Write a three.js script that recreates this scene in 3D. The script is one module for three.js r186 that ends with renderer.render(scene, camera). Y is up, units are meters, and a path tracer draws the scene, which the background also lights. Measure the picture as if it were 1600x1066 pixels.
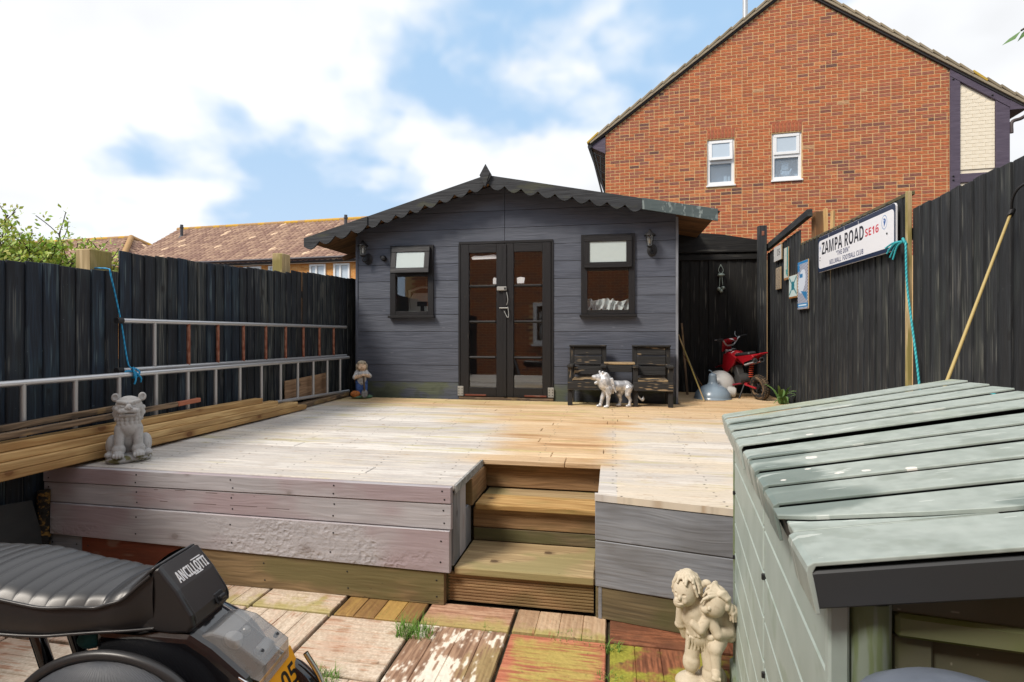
import * as THREE from 'three';
import { mergeGeometries } from 'three/addons/utils/BufferGeometryUtils.js';
import { FontLoader } from 'three/addons/loaders/FontLoader.js';
import { TextGeometry } from 'three/addons/geometries/TextGeometry.js';

// ---------------------------------------------------------------- camera, sky, sun, exposure
const scene = new THREE.Scene();
const camera = new THREE.PerspectiveCamera(64.18, 1600 / 1066, 0.05, 400);
camera.position.set(0, 1.37, 0);
camera.rotation.y = THREE.MathUtils.degToRad(10.5);
camera.setViewOffset(1600, 1066, 0, 12, 1600, 1066);   // a little lens shift: the horizon sits just above mid-frame
const renderer = new THREE.WebGLRenderer({ antialias: true });
renderer.setSize(1600, 1066);
renderer.toneMapping = THREE.LinearToneMapping;
renderer.toneMappingExposure = 1.85;
renderer.shadowMap.enabled = true;
renderer.shadowMap.type = THREE.PCFSoftShadowMap;

// noise -------------------------------------------------------------
function rng(seed) { let a = seed >>> 0; return () => { a = (a + 0x6D2B79F5) >>> 0; let t = Math.imul(a ^ (a >>> 15), 1 | a); t = (t + Math.imul(t ^ (t >>> 7), 61 | t)) ^ t; return ((t ^ (t >>> 14)) >>> 0) / 4294967296; }; }
function hash2(x, y, s) { let h = Math.imul(x, 374761393) ^ Math.imul(y, 668265263) ^ Math.imul(s, 974634777); h = Math.imul(h ^ (h >>> 13), 1274126177); h ^= h >>> 16; return (h >>> 0) / 4294967296; }
function hash3(x, y, z, s) { return hash2(x + Math.imul(z, 7919), y - Math.imul(z, 104729), s); }
const sm = (t) => t * t * (3 - 2 * t);
const TAB = new Float32Array(65536); for (let i = 0; i < 65536; i++) TAB[i] = hash2(i & 255, i >> 8, 999);
function vn(x, y, s = 0, px = 0, py = 0) {           // value noise 0..1, optional period
  let xi = Math.floor(x), yi = Math.floor(y); let fx = x - xi, fy = y - yi; fx = fx * fx * (3 - 2 * fx); fy = fy * fy * (3 - 2 * fy);
  let x1 = xi + 1, y1 = yi + 1;
  if (px > 0) { xi = ((xi % px) + px) % px; x1 = xi + 1 === px ? 0 : xi + 1; }
  if (py > 0) { yi = ((yi % py) + py) % py; y1 = yi + 1 === py ? 0 : yi + 1; }
  const ox = s * 57, oy = (s * 131 + (s >> 3) * 29); xi = (xi + ox) & 255; x1 = (x1 + ox) & 255; yi = ((yi + oy) & 255) << 8; y1 = ((y1 + oy) & 255) << 8;
  const a = TAB[yi | xi], b = TAB[yi | x1], c = TAB[y1 | xi], d = TAB[y1 | x1];
  return a + (b - a) * fx + (c - a + (a - b - c + d) * fx) * fy;
}
function fbm(x, y, s = 0, oct = 4, px = 0, py = 0) { let v = 0, a = .5, n = 0; for (let i = 0; i < oct; i++) { v += a * vn(x, y, s + i * 17, px, py); n += a; a *= .5; x *= 2; y *= 2; px *= 2; py *= 2; } return v / n; }
function vn3(x, y, z, s) {
  const xi = Math.floor(x), yi = Math.floor(y), zi = Math.floor(z); let fx = x - xi, fy = y - yi, fz = z - zi; fx = fx * fx * (3 - 2 * fx); fy = fy * fy * (3 - 2 * fy); fz = fz * fz * (3 - 2 * fz);
  const ox = s * 57, oy = s * 131; let v = 0, r0 = 0;
  for (let k = 0; k < 2; k++) { const q = (zi + k) * 73, r = (zi + k) * 151; const X0 = (xi + ox + q) & 255, X1 = (xi + 1 + ox + q) & 255, Y0 = ((yi + oy + r) & 255) << 8, Y1 = ((yi + 1 + oy + r) & 255) << 8; const a = TAB[Y0 | X0], b = TAB[Y0 | X1], c = TAB[Y1 | X0], d = TAB[Y1 | X1]; const w = a + (b - a) * fx + (c - a + (a - b - c + d) * fx) * fy; if (k) v = r0 + (w - r0) * fz; else r0 = w; }
  return v;
}
function fbm3(x, y, z, s, oct) { let v = 0, a = .5, n = 0; for (let i = 0; i < oct; i++) { v += a * vn3(x, y, z, s + i * 31); n += a; a *= .5; x *= 2.03; y *= 2.03; z *= 2.03; } return v / n; }
const clamp = (v, a = 0, b = 1) => v < a ? a : v > b ? b : v;
const step = (a, b, v) => sm(clamp((v - a) / (b - a)));
const mix = (a, b, t) => [a[0] + (b[0] - a[0]) * t, a[1] + (b[1] - a[1]) * t, a[2] + (b[2] - a[2]) * t];

// sky: broken bright cloud over pale blue ----------------------------
{
  const W = 1792, H = 896, data = new Float32Array(W * H * 4);
  const c0 = Math.cos(camera.rotation.y), s0 = Math.sin(camera.rotation.y);
  for (let j = 0; j < H; j++) for (let i = 0; i < W; i++) {
    const th = ((i + .5) / W - .5) * 2 * Math.PI, ph = ((j + .5) / H - .5) * Math.PI;
    const x = Math.cos(ph) * Math.cos(th), y = Math.sin(ph), z = Math.cos(ph) * Math.sin(th);
    const o = (j * W + i) * 4;
    if (y < -.02) { data[o] = .30; data[o + 1] = .29; data[o + 2] = .27; data[o + 3] = 1; continue; }
    const yy = Math.max(y, 0);
    const zen = Math.pow(yy, .55);
    let col = [.32 - .13 * zen, .42 - .10 * zen, .54 - .06 * zen];      // clear air: pale near the horizon
    const k = 1 / (yy + .35), px = x * k, pz = z * k;
    const wob = fbm3(x * 4, y * 4, z * 4, 5, 5) - .5;
    let n = fbm3(px * 1.25 + wob * .8 + 3.1, yy * 1.2, pz * 1.25 + 7.7, 11, 6);
    let d = n + .03;
    // the open blue gap above the shed roof
    const gx = c0 * x - s0 * z, gf = -s0 * x - c0 * z;      // bearing from the garden's axis
    if (gf > 0) { const u = gx / gf, v = y / gf; const g = Math.exp(-(((u + .05 + (v - .4) * -.35) / .17) ** 2) - (((v - .52) / .24) ** 2)); const g2 = Math.exp(-(((u + .36) / .16) ** 2) - (((v - .24) / .06) ** 2)); d -= .105 * g + .06 * g2; d += .10 * Math.exp(-(((u + .7) / .42) ** 2) - (((v - .42) / .25) ** 2)) + .10 * Math.exp(-(((u - .12) / .34) ** 2) - (((v - .26) / .1) ** 2)); }
    const cov = step(.44, .57, d + (fbm3(px * 7, yy * 5, pz * 7, 61, 5) - .5) * .16), thick = step(.48, .74, n + .06);
    const wh = .60 - .17 * thick * (1 - fbm3(px * 5, yy * 3, pz * 5, 77, 5) * 1.25);
    const cl = [wh * .985, wh * .995, wh * 1.015];
    col = mix(col, cl, cov * .97);
    const hz = Math.exp(-yy * 9); col = mix(col, [.49, .52, .56], hz * .6);
    if (y < 0) col = [.30, .29, .27];
    data[o] = col[0]; data[o + 1] = col[1]; data[o + 2] = col[2]; data[o + 3] = 1;
  }
  const t = new THREE.DataTexture(data, W, H, THREE.RGBAFormat, THREE.FloatType);
  t.mapping = THREE.EquirectangularReflectionMapping; t.magFilter = THREE.LinearFilter; t.minFilter = THREE.LinearFilter; t.needsUpdate = true;
  scene.background = t; scene.environment = t;
}
const sun = new THREE.DirectionalLight(0xfff5e8, 2.1);
sun.position.set(-11, 17, 7); sun.target.position.set(-.5, .5, -4);
sun.castShadow = true; sun.shadow.radius = 30; sun.shadow.mapSize.set(2048, 2048);
Object.assign(sun.shadow.camera, { left: -16, right: 16, top: 16, bottom: -16, near: 1, far: 60 });
scene.add(sun, sun.target);

// ---------------------------------------------------------------- helpers
const taken = {};
function numbered(n) { const k = taken[n] = (taken[n] || 0) + 1; return k === 1 ? n : `${n}_${String(k - 1).padStart(3, '0')}`; }
function mesh(name, geo, mat, parent) { const m = new THREE.Mesh(geo, mat); m.name = name; m.castShadow = m.receiveShadow = true; parent.add(m); return m; }
function thing(name, label, category, pos = [0, 0, 0], turn = 0, group) {
  const o = new THREE.Group(); o.name = numbered(name); o.position.set(...pos); o.rotation.y = turn; scene.add(o);
  o.userData = { label, category }; if (group) o.userData.group = group; return o;
}
function single(name, label, category, geo, mat, pos = [0, 0, 0], turn = 0, group) {
  const o = mesh(numbered(name), geo, mat, scene); o.position.set(...pos); o.rotation.y = turn;
  o.userData = { label, category }; if (group) o.userData.group = group; return o;
}
function structure(name, pos = [0, 0, 0]) { const o = new THREE.Group(); o.name = name; o.position.set(...pos); o.userData.kind = 'structure'; scene.add(o); return o; }
const rad = THREE.MathUtils.degToRad;
const R = rng(20240);
const V = (x, y, z) => new THREE.Vector3(x, y, z);

// textures: fn(u,v) in 0..1 -> [r,g,b] (0..255, sRGB)
function tex(w, h, fn, srgb = true) {
  const d = new Uint8Array(w * h * 4);
  for (let j = 0; j < h; j++) for (let i = 0; i < w; i++) { const c = fn((i + .5) / w, (j + .5) / h), o = (j * w + i) * 4; d[o] = clamp(c[0], 0, 255); d[o + 1] = clamp(c[1], 0, 255); d[o + 2] = clamp(c[2], 0, 255); d[o + 3] = 255; }
  const t = new THREE.DataTexture(d, w, h); t.wrapS = t.wrapT = THREE.RepeatWrapping; t.magFilter = THREE.LinearFilter; t.minFilter = THREE.LinearMipmapLinearFilter; t.generateMipmaps = true;
  if (srgb) t.colorSpace = THREE.SRGBColorSpace; t.needsUpdate = true; return t;
}
function bump(w, h, fn) { return tex(w, h, (u, v) => { const b = clamp(fn(u, v)) * 255; return [b, b, b]; }, false); }
function canvasTex(w, h, draw) {
  const c = document.createElement('canvas'); c.width = w; c.height = h; const g = c.getContext('2d'); draw(g, w, h);
  const t = new THREE.CanvasTexture(c); t.colorSpace = THREE.SRGBColorSpace; t.magFilter = THREE.LinearFilter; return t;
}
const std = (o) => new THREE.MeshStandardMaterial(o);
const lin = (r, g, b) => new THREE.Color().setRGB(r, g, b);
const srgb = (r, g, b) => new THREE.Color().setRGB(r / 255, g / 255, b / 255, THREE.SRGBColorSpace);
function tint(m, r, g, b) { const k = m.clone(); k.color.setRGB(r, g, b); return k; }

// chamfered box, uv in metres with u along the longest side (44 triangles)
function cbox(w, h, d, b = .003, uo = 0, vo = 0, uvf) {
  b = Math.min(b, w * .45, h * .45, d * .45);
  const s = [w / 2, h / 2, d / 2], pos = [], uv = [], nor = [];
  const long = w >= h && w >= d ? 0 : h >= d ? 1 : 2;
  const P = (sx, sy, sz, ax) => [sx * (s[0] - (ax === 0 ? 0 : b)), sy * (s[1] - (ax === 1 ? 0 : b)), sz * (s[2] - (ax === 2 ? 0 : b))];
  function poly(pts, n, face) {
    const ax = face !== undefined ? face : (Math.abs(n[0]) > .5 ? 0 : Math.abs(n[1]) > .5 ? 1 : 2);
    const e1 = pts[1].map((v, i) => v - pts[0][i]), e2 = pts[2].map((v, i) => v - pts[0][i]);
    const c = [e1[1] * e2[2] - e1[2] * e2[1], e1[2] * e2[0] - e1[0] * e2[2], e1[0] * e2[1] - e1[1] * e2[0]];
    if (c[0] * n[0] + c[1] * n[1] + c[2] * n[2] < 0) pts = pts.slice().reverse();
    const L = Math.hypot(...n), nn = n.map(v => v / L);
    const o = [0, 1, 2].filter(i => i !== ax); const ua = ax === long ? o[0] : long, va = o.find(i => i !== ua);
    for (let i = 1; i < pts.length - 1; i++) for (const p of [pts[0], pts[i], pts[i + 1]]) {
      pos.push(...p); nor.push(...nn);
      if (uvf) uv.push(...uvf(p, ax)); else uv.push(p[ua] + uo, p[va] + vo + ax * .37);
    }
  }
  for (let ax = 0; ax < 3; ax++) for (const k of [-1, 1]) {
    const [a, c] = [0, 1, 2].filter(i => i !== ax); const pts = [[-1, -1], [1, -1], [1, 1], [-1, 1]].map(q => { const g = [0, 0, 0]; g[ax] = k; g[a] = q[0]; g[c] = q[1]; return P(...g, ax); });
    const n = [0, 0, 0]; n[ax] = k; poly(pts, n, ax);
  }
  for (let ax = 0; ax < 3; ax++) { const [a, c] = [0, 1, 2].filter(i => i !== ax); for (const ka of [-1, 1]) for (const kc of [-1, 1]) {
    const g1 = [0, 0, 0], g2 = [0, 0, 0]; g1[a] = g2[a] = ka; g1[c] = g2[c] = kc; g1[ax] = -1; g2[ax] = 1; const n = [0, 0, 0]; n[a] = ka; n[c] = kc;
    poly([P(...g1, a), P(...g2, a), P(...g2, c), P(...g1, c)], n, a); } }
  for (const x of [-1, 1]) for (const y of [-1, 1]) for (const z of [-1, 1]) poly([P(x, y, z, 0), P(x, y, z, 1), P(x, y, z, 2)], [x, y, z], 0);
  const g = new THREE.BufferGeometry(); g.setAttribute('position', new THREE.Float32BufferAttribute(pos, 3)); g.setAttribute('normal', new THREE.Float32BufferAttribute(nor, 3)); g.setAttribute('uv', new THREE.Float32BufferAttribute(uv, 2)); return g;
}
// a board filling the box x0..x1, y0..y1, z0..z1 of its parent
function board(name, mat, parent, x0, x1, y0, y1, z0, z1, o = {}) {
  const cx = (x0 + x1) / 2, cy = (y0 + y1) / 2, cz = (z0 + z1) / 2;
  const g = cbox(Math.abs(x1 - x0), Math.abs(y1 - y0), Math.abs(z1 - z0), o.b === undefined ? .003 : o.b, R() * 7, R() * 5, o.uvf ? (p, ax) => o.uvf(p[0] + cx, p[1] + cy, p[2] + cz, ax) : undefined);
  const m = mesh(name, g, mat, parent); m.position.set(cx, cy, cz); if (o.rot) m.rotation.set(...o.rot); return m;
}
// flat polygon in XY given thickness along z (front face at z = 0, back at -t); uv in metres
function plate(pts, t, uo = 0, vo = 0, bevel = 0) {
  const s = new THREE.Shape(pts.map(p => new THREE.Vector2(p[0], p[1])));
  const g = new THREE.ExtrudeGeometry(s, { depth: t - 2 * bevel, bevelEnabled: bevel > 0, bevelSize: bevel, bevelOffset: -bevel, bevelThickness: bevel, bevelSegments: 1, steps: 1, curveSegments: 8 });
  g.translate(0, 0, -t + bevel); const uv = g.attributes.uv; for (let i = 0; i < uv.count; i++) uv.setXY(i, uv.getX(i) + uo, uv.getY(i) + vo); return g;
}
function clipPoly(pts, f) {                       // keep where f(p) >= 0
  const out = []; for (let i = 0; i < pts.length; i++) { const a = pts[i], b = pts[(i + 1) % pts.length], fa = f(a), fb = f(b); if (fa >= 0) out.push(a); if ((fa >= 0) !== (fb >= 0)) { const t = fa / (fa - fb); out.push([a[0] + (b[0] - a[0]) * t, a[1] + (b[1] - a[1]) * t]); } } return out;
}
function tube(pts, r, seg = 24, rs = 8, closed = false, tension) {
  const c = new THREE.CatmullRomCurve3(pts.map(p => V(...p)), closed, 'catmullrom', tension === undefined ? .5 : tension); return new THREE.TubeGeometry(c, seg, r, rs, closed);
}
// capped bar from a to b (radii ra, rb)
function bar(a, b, ra, rb = ra, seg = 10) {
  const A = V(...a), B = V(...b), d = B.clone().sub(A), g = new THREE.CylinderGeometry(rb, ra, d.length(), seg); g.applyQuaternion(new THREE.Quaternion().setFromUnitVectors(V(0, 1, 0), d.clone().normalize())); const m = A.add(B).multiplyScalar(.5); g.translate(m.x, m.y, m.z); return g;
}
function beam(a, b, w, h, bev = .003, roll = 0) {        // squared timber from a to b; w across, h upright
  const A = V(...a), B = V(...b), d = B.clone().sub(A), g = cbox(w, h, d.length(), bev, R() * 5, R() * 5);
  const m = new THREE.Matrix4().lookAt(A, B, V(0, 1, 0)); g.rotateZ(roll); g.applyMatrix4(m); const c = A.add(B).multiplyScalar(.5); g.translate(c.x, c.y, c.z); return g;
}
function lathe(prof, seg = 28) { return new THREE.LatheGeometry(prof.map(p => new THREE.Vector2(p[0], p[1])), seg); }
function merged(list) { return mergeGeometries(list.map(g => { g = g.index ? g.toNonIndexed() : g; for (const k of Object.keys(g.attributes)) if (!['position', 'normal', 'uv'].includes(k)) g.deleteAttribute(k); if (!g.attributes.uv) g.setAttribute('uv', new THREE.Float32BufferAttribute(new Float32Array(g.attributes.position.count * 2), 2)); return g; })); }
function tf(g, x = 0, y = 0, z = 0, rx = 0, ry = 0, rz = 0, sx = 1, sy = 1, sz = 1) { g.scale(sx, sy, sz); g.applyMatrix4(new THREE.Matrix4().makeRotationFromEuler(new THREE.Euler(rx, ry, rz))); g.translate(x, y, z); return g; }
// ---------------------------------------------------------------- textures and materials (uv in metres)
// grain runs along u; a tile is 2 m x 1 m
const PU = 8, PV = 64;
function grain(u, v, s) { // 0..1, long fibres, periodic
  const w = (fbm(u * 6, v * 6, s + 3, 3, 6, 6) - .5) * .05;
  return .6 * fbm(u * PU, (v + w) * PV, s, 4, PU, PV) + .4 * vn(u * 16, (v + w) * 160, s + 9, 16, 160);
}
function knots(u, v, s, n = 7) { let k = 0; for (let i = 0; i < n; i++) { const a = hash2(i, 3, s), b = hash2(i, 5, s), r = .008 + .012 * hash2(i, 8, s); const dx = (u - a) * 2, dy = v - b, d = Math.hypot(dx * .7, dy) / r; if (d < 2.5) k = Math.max(k, d < 1 ? 1 : (2.5 - d) / 1.5 * .5); } return k; }
const GW = 640, GH = 320, grains = [0, 1, 2].map(k => { const f = new Float32Array(GW * GH); for (let j = 0; j < GH; j++) for (let i = 0; i < GW; i++) f[j * GW + i] = grain((i + .5) / GW, (j + .5) / GH, 300 + k * 40); return f; });
const gAt = (k, u, v) => grains[k][Math.min(GH - 1, Math.floor(v * GH)) * GW + Math.min(GW - 1, Math.floor(u * GW))];
function woodTex(s, fn) { const t = tex(GW, GH, (u, v) => fn(u, v, gAt(s % 3, u, v), knots(u, v, 300 + s % 3))); t.repeat.set(.5, 1); return t; }
const woodBumps = [0, 1, 2].map(k => { const t = bump(GW, GH, (u, v) => .5 + (gAt(k, u, v) - .5) - knots(u, v, 300 + k) * .15); t.repeat.set(.5, 1); return t; });
const woodBump = (s) => woodBumps[s % 3];
function woodMat(s, fn, o = {}) { return std(Object.assign({ map: woodTex(s, fn), bumpMap: woodBump(s), bumpScale: .004, roughness: .85 }, o)); }
const crack = (u, v, s) => { const w = vn(u, v * 9, s, 1, 9) + (vn(u * 10, v * 6, s + 2, 10, 6) - .5) * .05, m = vn(u * 4, v * 10, s + 5, 4, 10); return m > .6 && Math.abs(w - .5) < .016 * (m - .6) ? 1 : 0; };      // drying splits along the grain
const fenceFn = (base, hi, sc, amt) => (u, v, g, k) => {
  let c = mix(base, hi, step(.35, .75, g));
  const pt = fbm(u * 5, v * 10, sc, 3, 5, 10); c = mix(c, [c[0] * 1.25 + 2, c[1] * 1.22 + 3, c[2] * 1.12 + 2], step(.5, .75, pt));
  const st = vn(u * 10, v * 200, sc + 4, 10, 200) * .6 + fbm(u * 7, v * 20, sc + 8, 3, 7, 20) * .6;      // weather has worn the stain off along the grain
  c = mix(c, [124, 122, 112], step(.80 - amt, .98 - amt, st) * .55);
  c = mix(c, [16, 17, 19], k * .7); if (crack(u, v, sc + 30)) c = mix(c, [12, 12, 13], .8);
  const sp = vn(u * 130, v * 70, sc + 21, 130, 70); if (sp > .988) c = mix(c, [150, 148, 140], .6);
  return c;
};
const M = {};
M.fenceNavy = woodMat(11, fenceFn([22, 26, 33], [33, 41, 51], 101, .07), { roughness: .8 });
M.fenceBlue = tint(M.fenceNavy, .85, 1.2, 1.45);
M.fenceWorn = woodMat(12, fenceFn([24, 29, 34], [44, 51, 57], 102, .19), { roughness: .85 });
M.fenceBlack = woodMat(13, fenceFn([26, 29, 33], [38, 42, 47], 103, .05), { roughness: .75 });
M.fenceBlack2 = tint(M.fenceBlack, .72, .74, .78);
M.fenceBlack3 = tint(M.fenceBlack, 1.35, 1.32, 1.3);
M.gateBlack = woodMat(14, fenceFn([14, 14, 15], [24, 23, 22], 104, .03), { roughness: .85 });
M.shed = woodMat(15, (u, v, g, k) => { let c = mix([74, 79, 90], [86, 91, 103], step(.3, .75, g)); const p = fbm(u * 4, v * 6, 41, 4, 4, 6); c = mix(c, [92, 98, 110], step(.5, .8, p) * .6); const sc = vn(u * 22, v * 150, 42, 22, 150) * .5 + fbm(u * 9, v * 12, 43, 3, 9, 12) * .6; c = mix(c, [134, 138, 146], step(.83, .95, sc) * .5); return c; }, { roughness: .55, bumpScale: .003 });
M.shedMoss = woodMat(15, (u, v, g) => { let c = mix([72, 77, 86], [84, 89, 99], step(.3, .75, g)); c = mix(c, [84, 92, 66], step(.4, .62, fbm(u * 7, v * 9, 50, 4, 7, 9)) * .7); return mix(c, [64, 70, 58], step(.55, .75, fbm(u * 20, v * 12, 51, 3, 20, 12)) * .5); }, { roughness: .65, bumpScale: .003 });
M.shed2 = tint(M.shed, .93, .93, .95); M.shed3 = tint(M.shed, 1.08, 1.07, 1.05);
M.barge = woodMat(16, (u, v, g) => { let c = mix([34, 36, 40], [50, 53, 57], step(.3, .75, g)); const a = fbm(u * 8, v * 14, 44, 4, 8, 14); return mix(c, [72, 74, 52], step(.6, .8, a) * .6); }, { roughness: .7 });
M.blackPaint = woodMat(17, (u, v, g) => { let c = mix([15, 14, 16], [26, 25, 27], g); const a = vn(u * 30, v * 90, 45, 30, 90) * .5 + fbm(u * 8, v * 10, 46, 3, 8, 10) * .55; return mix(c, [120, 108, 92], step(.82, .92, a) * .6); }, { roughness: .5, bumpScale: .002 });
M.bench = woodMat(18, (u, v, g) => { let c = mix([22, 22, 23], [38, 37, 36], g); const a = vn(u * 26, v * 110, 47, 26, 110) * .5 + fbm(u * 7, v * 12, 48, 3, 7, 12) * .6; return mix(c, [172, 146, 110], step(.74, .84, a) * .75); }, { roughness: .75 });
M.benchWorn = woodMat(19, (u, v, g) => { const a = fbm(u * 12, v * 18, 49, 4, 12, 18); return mix(mix([120, 98, 70], [190, 165, 125], g), [40, 38, 37], step(.5, .62, a)); }, { roughness: .85 });
const lilac = (u, v, g, k) => {
  let c = mix([158, 156, 161], [174, 172, 177], step(.25, .8, g));
  const p = fbm(u * 4, v * 3, 61, 4, 4, 3); c = mix(c, [152, 134, 140], step(.42, .68, p) * .75);
  const q = fbm(u * 9, v * 13, 62, 3, 9, 13); c = mix(c, [130, 104, 98], step(.72, .86, q * .6 + g * .4) * .6);
  if (crack(u, v, 66)) c = mix(c, [74, 62, 60], .85); return mix(c, [110, 100, 98], k * .5);
};
M.lilac = woodMat(20, lilac, { roughness: .6, bumpScale: .0025 });
M.blister = std({ map: M.lilac.map, roughness: .55, bumpScale: .0045, bumpMap: (() => { const t = bump(640, 320, (u, v) => { const g = gAt(20 % 3, u, v); const zone = step(.52, .66, fbm(u * 4, v * 3, 65, 3, 4, 3)); const w = Math.abs(fbm(u * 60, v * 36, 66, 3, 60, 36) - .5) * 2; return .45 + (g - .5) * .4 + zone * (.5 - w * 1.6); }); t.repeat.set(.5, 1); return t; })() });
M.greyPaint = woodMat(22, (u, v, g, k) => { let c = mix([120, 124, 132], [136, 140, 148], step(.25, .8, g)); c = mix(c, [98, 98, 100], step(.5, .75, fbm(u * 6, v * 5, 63, 4, 6, 5)) * .5); if (crack(u, v, 67)) c = mix(c, [58, 60, 66], .85); return mix(c, [80, 82, 88], k); }, { roughness: .6, bumpScale: .003 });
const mossy = (a, b, gr, amt, s) => (u, v, g, k) => { let c = mix(a, b, step(.25, .8, g)); const p = fbm(u * 6, v * 7, s, 4, 6, 7); c = mix(c, gr, step(.5 - amt, .72 - amt, p) * .8); c = mix(c, [70, 52, 34], k * .8); if (crack(u, v, s + 7)) c = mix(c, [48, 38, 26], .8); const q = vn(u * 60, v * 60, s + 5, 60, 60); if (q > .985) c = mix(c, [60, 50, 35], .5); return c; };
M.sleeper = woodMat(23, mossy([104, 86, 60], [138, 116, 84], [100, 93, 58], .06, 71), { bumpScale: .003 });
M.sleeperDark = woodMat(24, mossy([86, 76, 56], [114, 101, 74], [84, 82, 50], .06, 72), { bumpScale: .003 });
M.tread = woodMat(25, mossy([142, 120, 86], [176, 154, 116], [140, 130, 88], .06, 73), { bumpScale: .003 });
M.treadWarm = woodMat(26, mossy([152, 116, 66], [190, 156, 102], [138, 120, 68], -.02, 74), { bumpScale: .003 });
M.riser = woodMat(27, mossy([122, 94, 64], [156, 124, 88], [110, 92, 58], -.02, 75), { bumpScale: .004 });
M.redBoard = woodMat(28, (u, v, g) => { let c = mix([92, 42, 26], [118, 58, 36], g); return mix(c, [128, 110, 100], step(.62, .78, fbm(u * 12, v * 18, 76, 3, 12, 18)) * .6); }, { roughness: .55 });
M.timber = woodMat(29, (u, v, g, k) => { let c = mix([176, 138, 88], [212, 180, 126], step(.25, .8, g)); c = mix(c, [146, 114, 72], step(.55, .8, fbm(u * 5, v * 9, 77, 3, 5, 9)) * .5); return mix(c, [112, 72, 36], k * .8); }, { roughness: .75, bumpScale: .0025 });
M.timber2 = tint(M.timber, .88, .84, .78);
M.oldWood = woodMat(30, (u, v, g, k) => { let c = mix([86, 70, 54], [146, 122, 96], step(.25, .8, g)); c = mix(c, [46, 40, 34], step(.55, .75, fbm(u * 10, v * 16, 78, 4, 10, 16)) * .7); return mix(c, [156, 128, 82], step(.66, .8, fbm(u * 16, v * 8, 79, 3, 16, 8)) * .6); });
M.postWood = woodMat(31, mossy([158, 138, 100], [198, 178, 138], [126, 118, 62], .0, 80));
M.brownWood = woodMat(32, mossy([104, 72, 44], [146, 106, 66], [90, 66, 42], 0, 81));
M.offcut = woodMat(33, mossy([128, 100, 76], [164, 134, 104], [110, 84, 62], 0, 82));
M.ply = woodMat(34, (u, v, g) => mix([34, 36, 38], [52, 54, 55], fbm(u * 12, v * 12, 83, 4, 12, 12)), { roughness: .6, bumpScale: .001 });
M.rotten = woodMat(35, (u, v, g) => mix([18, 15, 11], [122, 92, 40], step(.52, .72, fbm(u * 16, v * 26, 84, 4, 16, 26))), { bumpScale: .01 });

// metals, plastics, stone
M.alu = std({ color: lin(.62, .63, .65), metalness: .75, roughness: .38 });
M.aluDull = std({ color: lin(.48, .48, .48), metalness: .6, roughness: .5 });
M.rust = std({ roughness: .85, map: tex(128, 128, (u, v) => mix([118, 62, 42], [152, 106, 86], step(.35, .7, fbm(u * 8, v * 8, 91, 4, 8, 8)))) });
M.chrome = std({ color: lin(.8, .8, .8), metalness: 1, roughness: .12 });
M.zinc = std({ color: lin(.42, .42, .4), metalness: .6, roughness: .5 });
M.iron = std({ color: lin(.018, .018, .02), roughness: .5, metalness: .3 });
M.rubber = std({ color: lin(.02, .02, .021), roughness: .75 });
M.glass = new THREE.MeshPhysicalMaterial({ color: 0xffffff, transmission: 1, thickness: 0, roughness: .02, ior: 1.85 });
M.houseGlass = new THREE.MeshPhysicalMaterial({ color: lin(.5, .58, .66), roughness: .12, ior: 1.7 });
M.obscure = new THREE.MeshPhysicalMaterial({ color: lin(.5, .57, .56), roughness: .28, ior: 1.6, bumpScale: .001, bumpMap: bump(128, 128, (u, v) => fbm(u * 24, v * 24, 93, 3, 24, 24)) });
M.upvc = std({ color: lin(.8, .81, .82), roughness: .35 });
M.paper = std({ color: lin(.75, .77, .78), roughness: .8 });
M.felt = std({ roughness: .95, map: tex(256, 256, (u, v) => { const n = vn(u * 128, v * 128, 94, 128, 128); return mix([52, 56, 58], [92, 96, 98], n); }), bumpMap: bump(128, 128, (u, v) => vn(u * 64, v * 64, 95, 64, 64)), bumpScale: .002 });
M.feltStained = std({ roughness: .8, map: (() => { const t = tex(512, 256, (u, v) => { let c = mix([66, 78, 80], [84, 96, 97], fbm(u * 8, v * 8, 96, 4, 8, 8)); const d = fbm(u * 40, v * 3, 97, 3, 40, 3); return mix(c, [150, 160, 158], step(.55, .68, d) * .7 * step(.3, .5, vn(u * 12, 0.5, 98, 12))); }); t.repeat.set(1, 6); return t; })() });
M.zincStrip = std({ roughness: .8, map: tex(128, 128, (u, v) => mix([110, 112, 112], [176, 178, 176], vn(u * 64, v * 64, 99, 64, 64))) });
M.soil = std({ roughness: 1, map: (() => { const t = tex(512, 512, (u, v) => mix([42, 36, 26], [86, 76, 54], fbm(u * 24, v * 24, 110, 5, 24, 24))); return t; })() });
M.dark = std({ color: lin(.012, .012, .013), roughness: .9 });
M.interior = std({ color: lin(.15, .12, .09), roughness: .9 });
M.stone = std({ vertexColors: true, roughness: .85 });
M.rope = std({ roughness: .6, map: tex(256, 64, (u, v) => { const t = Math.sin((u * 24 + v) * Math.PI * 2) * .5 + .5; return mix([14, 118, 172], [46, 166, 212], t); }) });
M.ropeTeal = std({ roughness: .6, map: tex(512, 64, (u, v) => { const t = Math.sin((u * 40 + v * 2) * Math.PI * 2) * .5 + .5; return mix([14, 122, 138], [70, 190, 196], t); }) });
M.brass = std({ roughness: .45, metalness: .35, color: lin(.50, .38, .15) });
M.purple = std({ roughness: .7, map: (() => { const t = tex(256, 256, (u, v) => mix([72, 62, 78], [92, 82, 98], fbm(u * 6, v * 40, 120, 3, 6, 40))); return t; })(), bumpScale: .003, bumpMap: bump(128, 128, (u, v) => fbm(u * 6, v * 40, 121, 3, 6, 40)) });
M.creamBrick = std({ roughness: .8, map: tex(128, 128, (u, v) => mix([226, 214, 192], [238, 228, 208], fbm(u * 12, v * 12, 122, 3, 12, 12))) });
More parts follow.
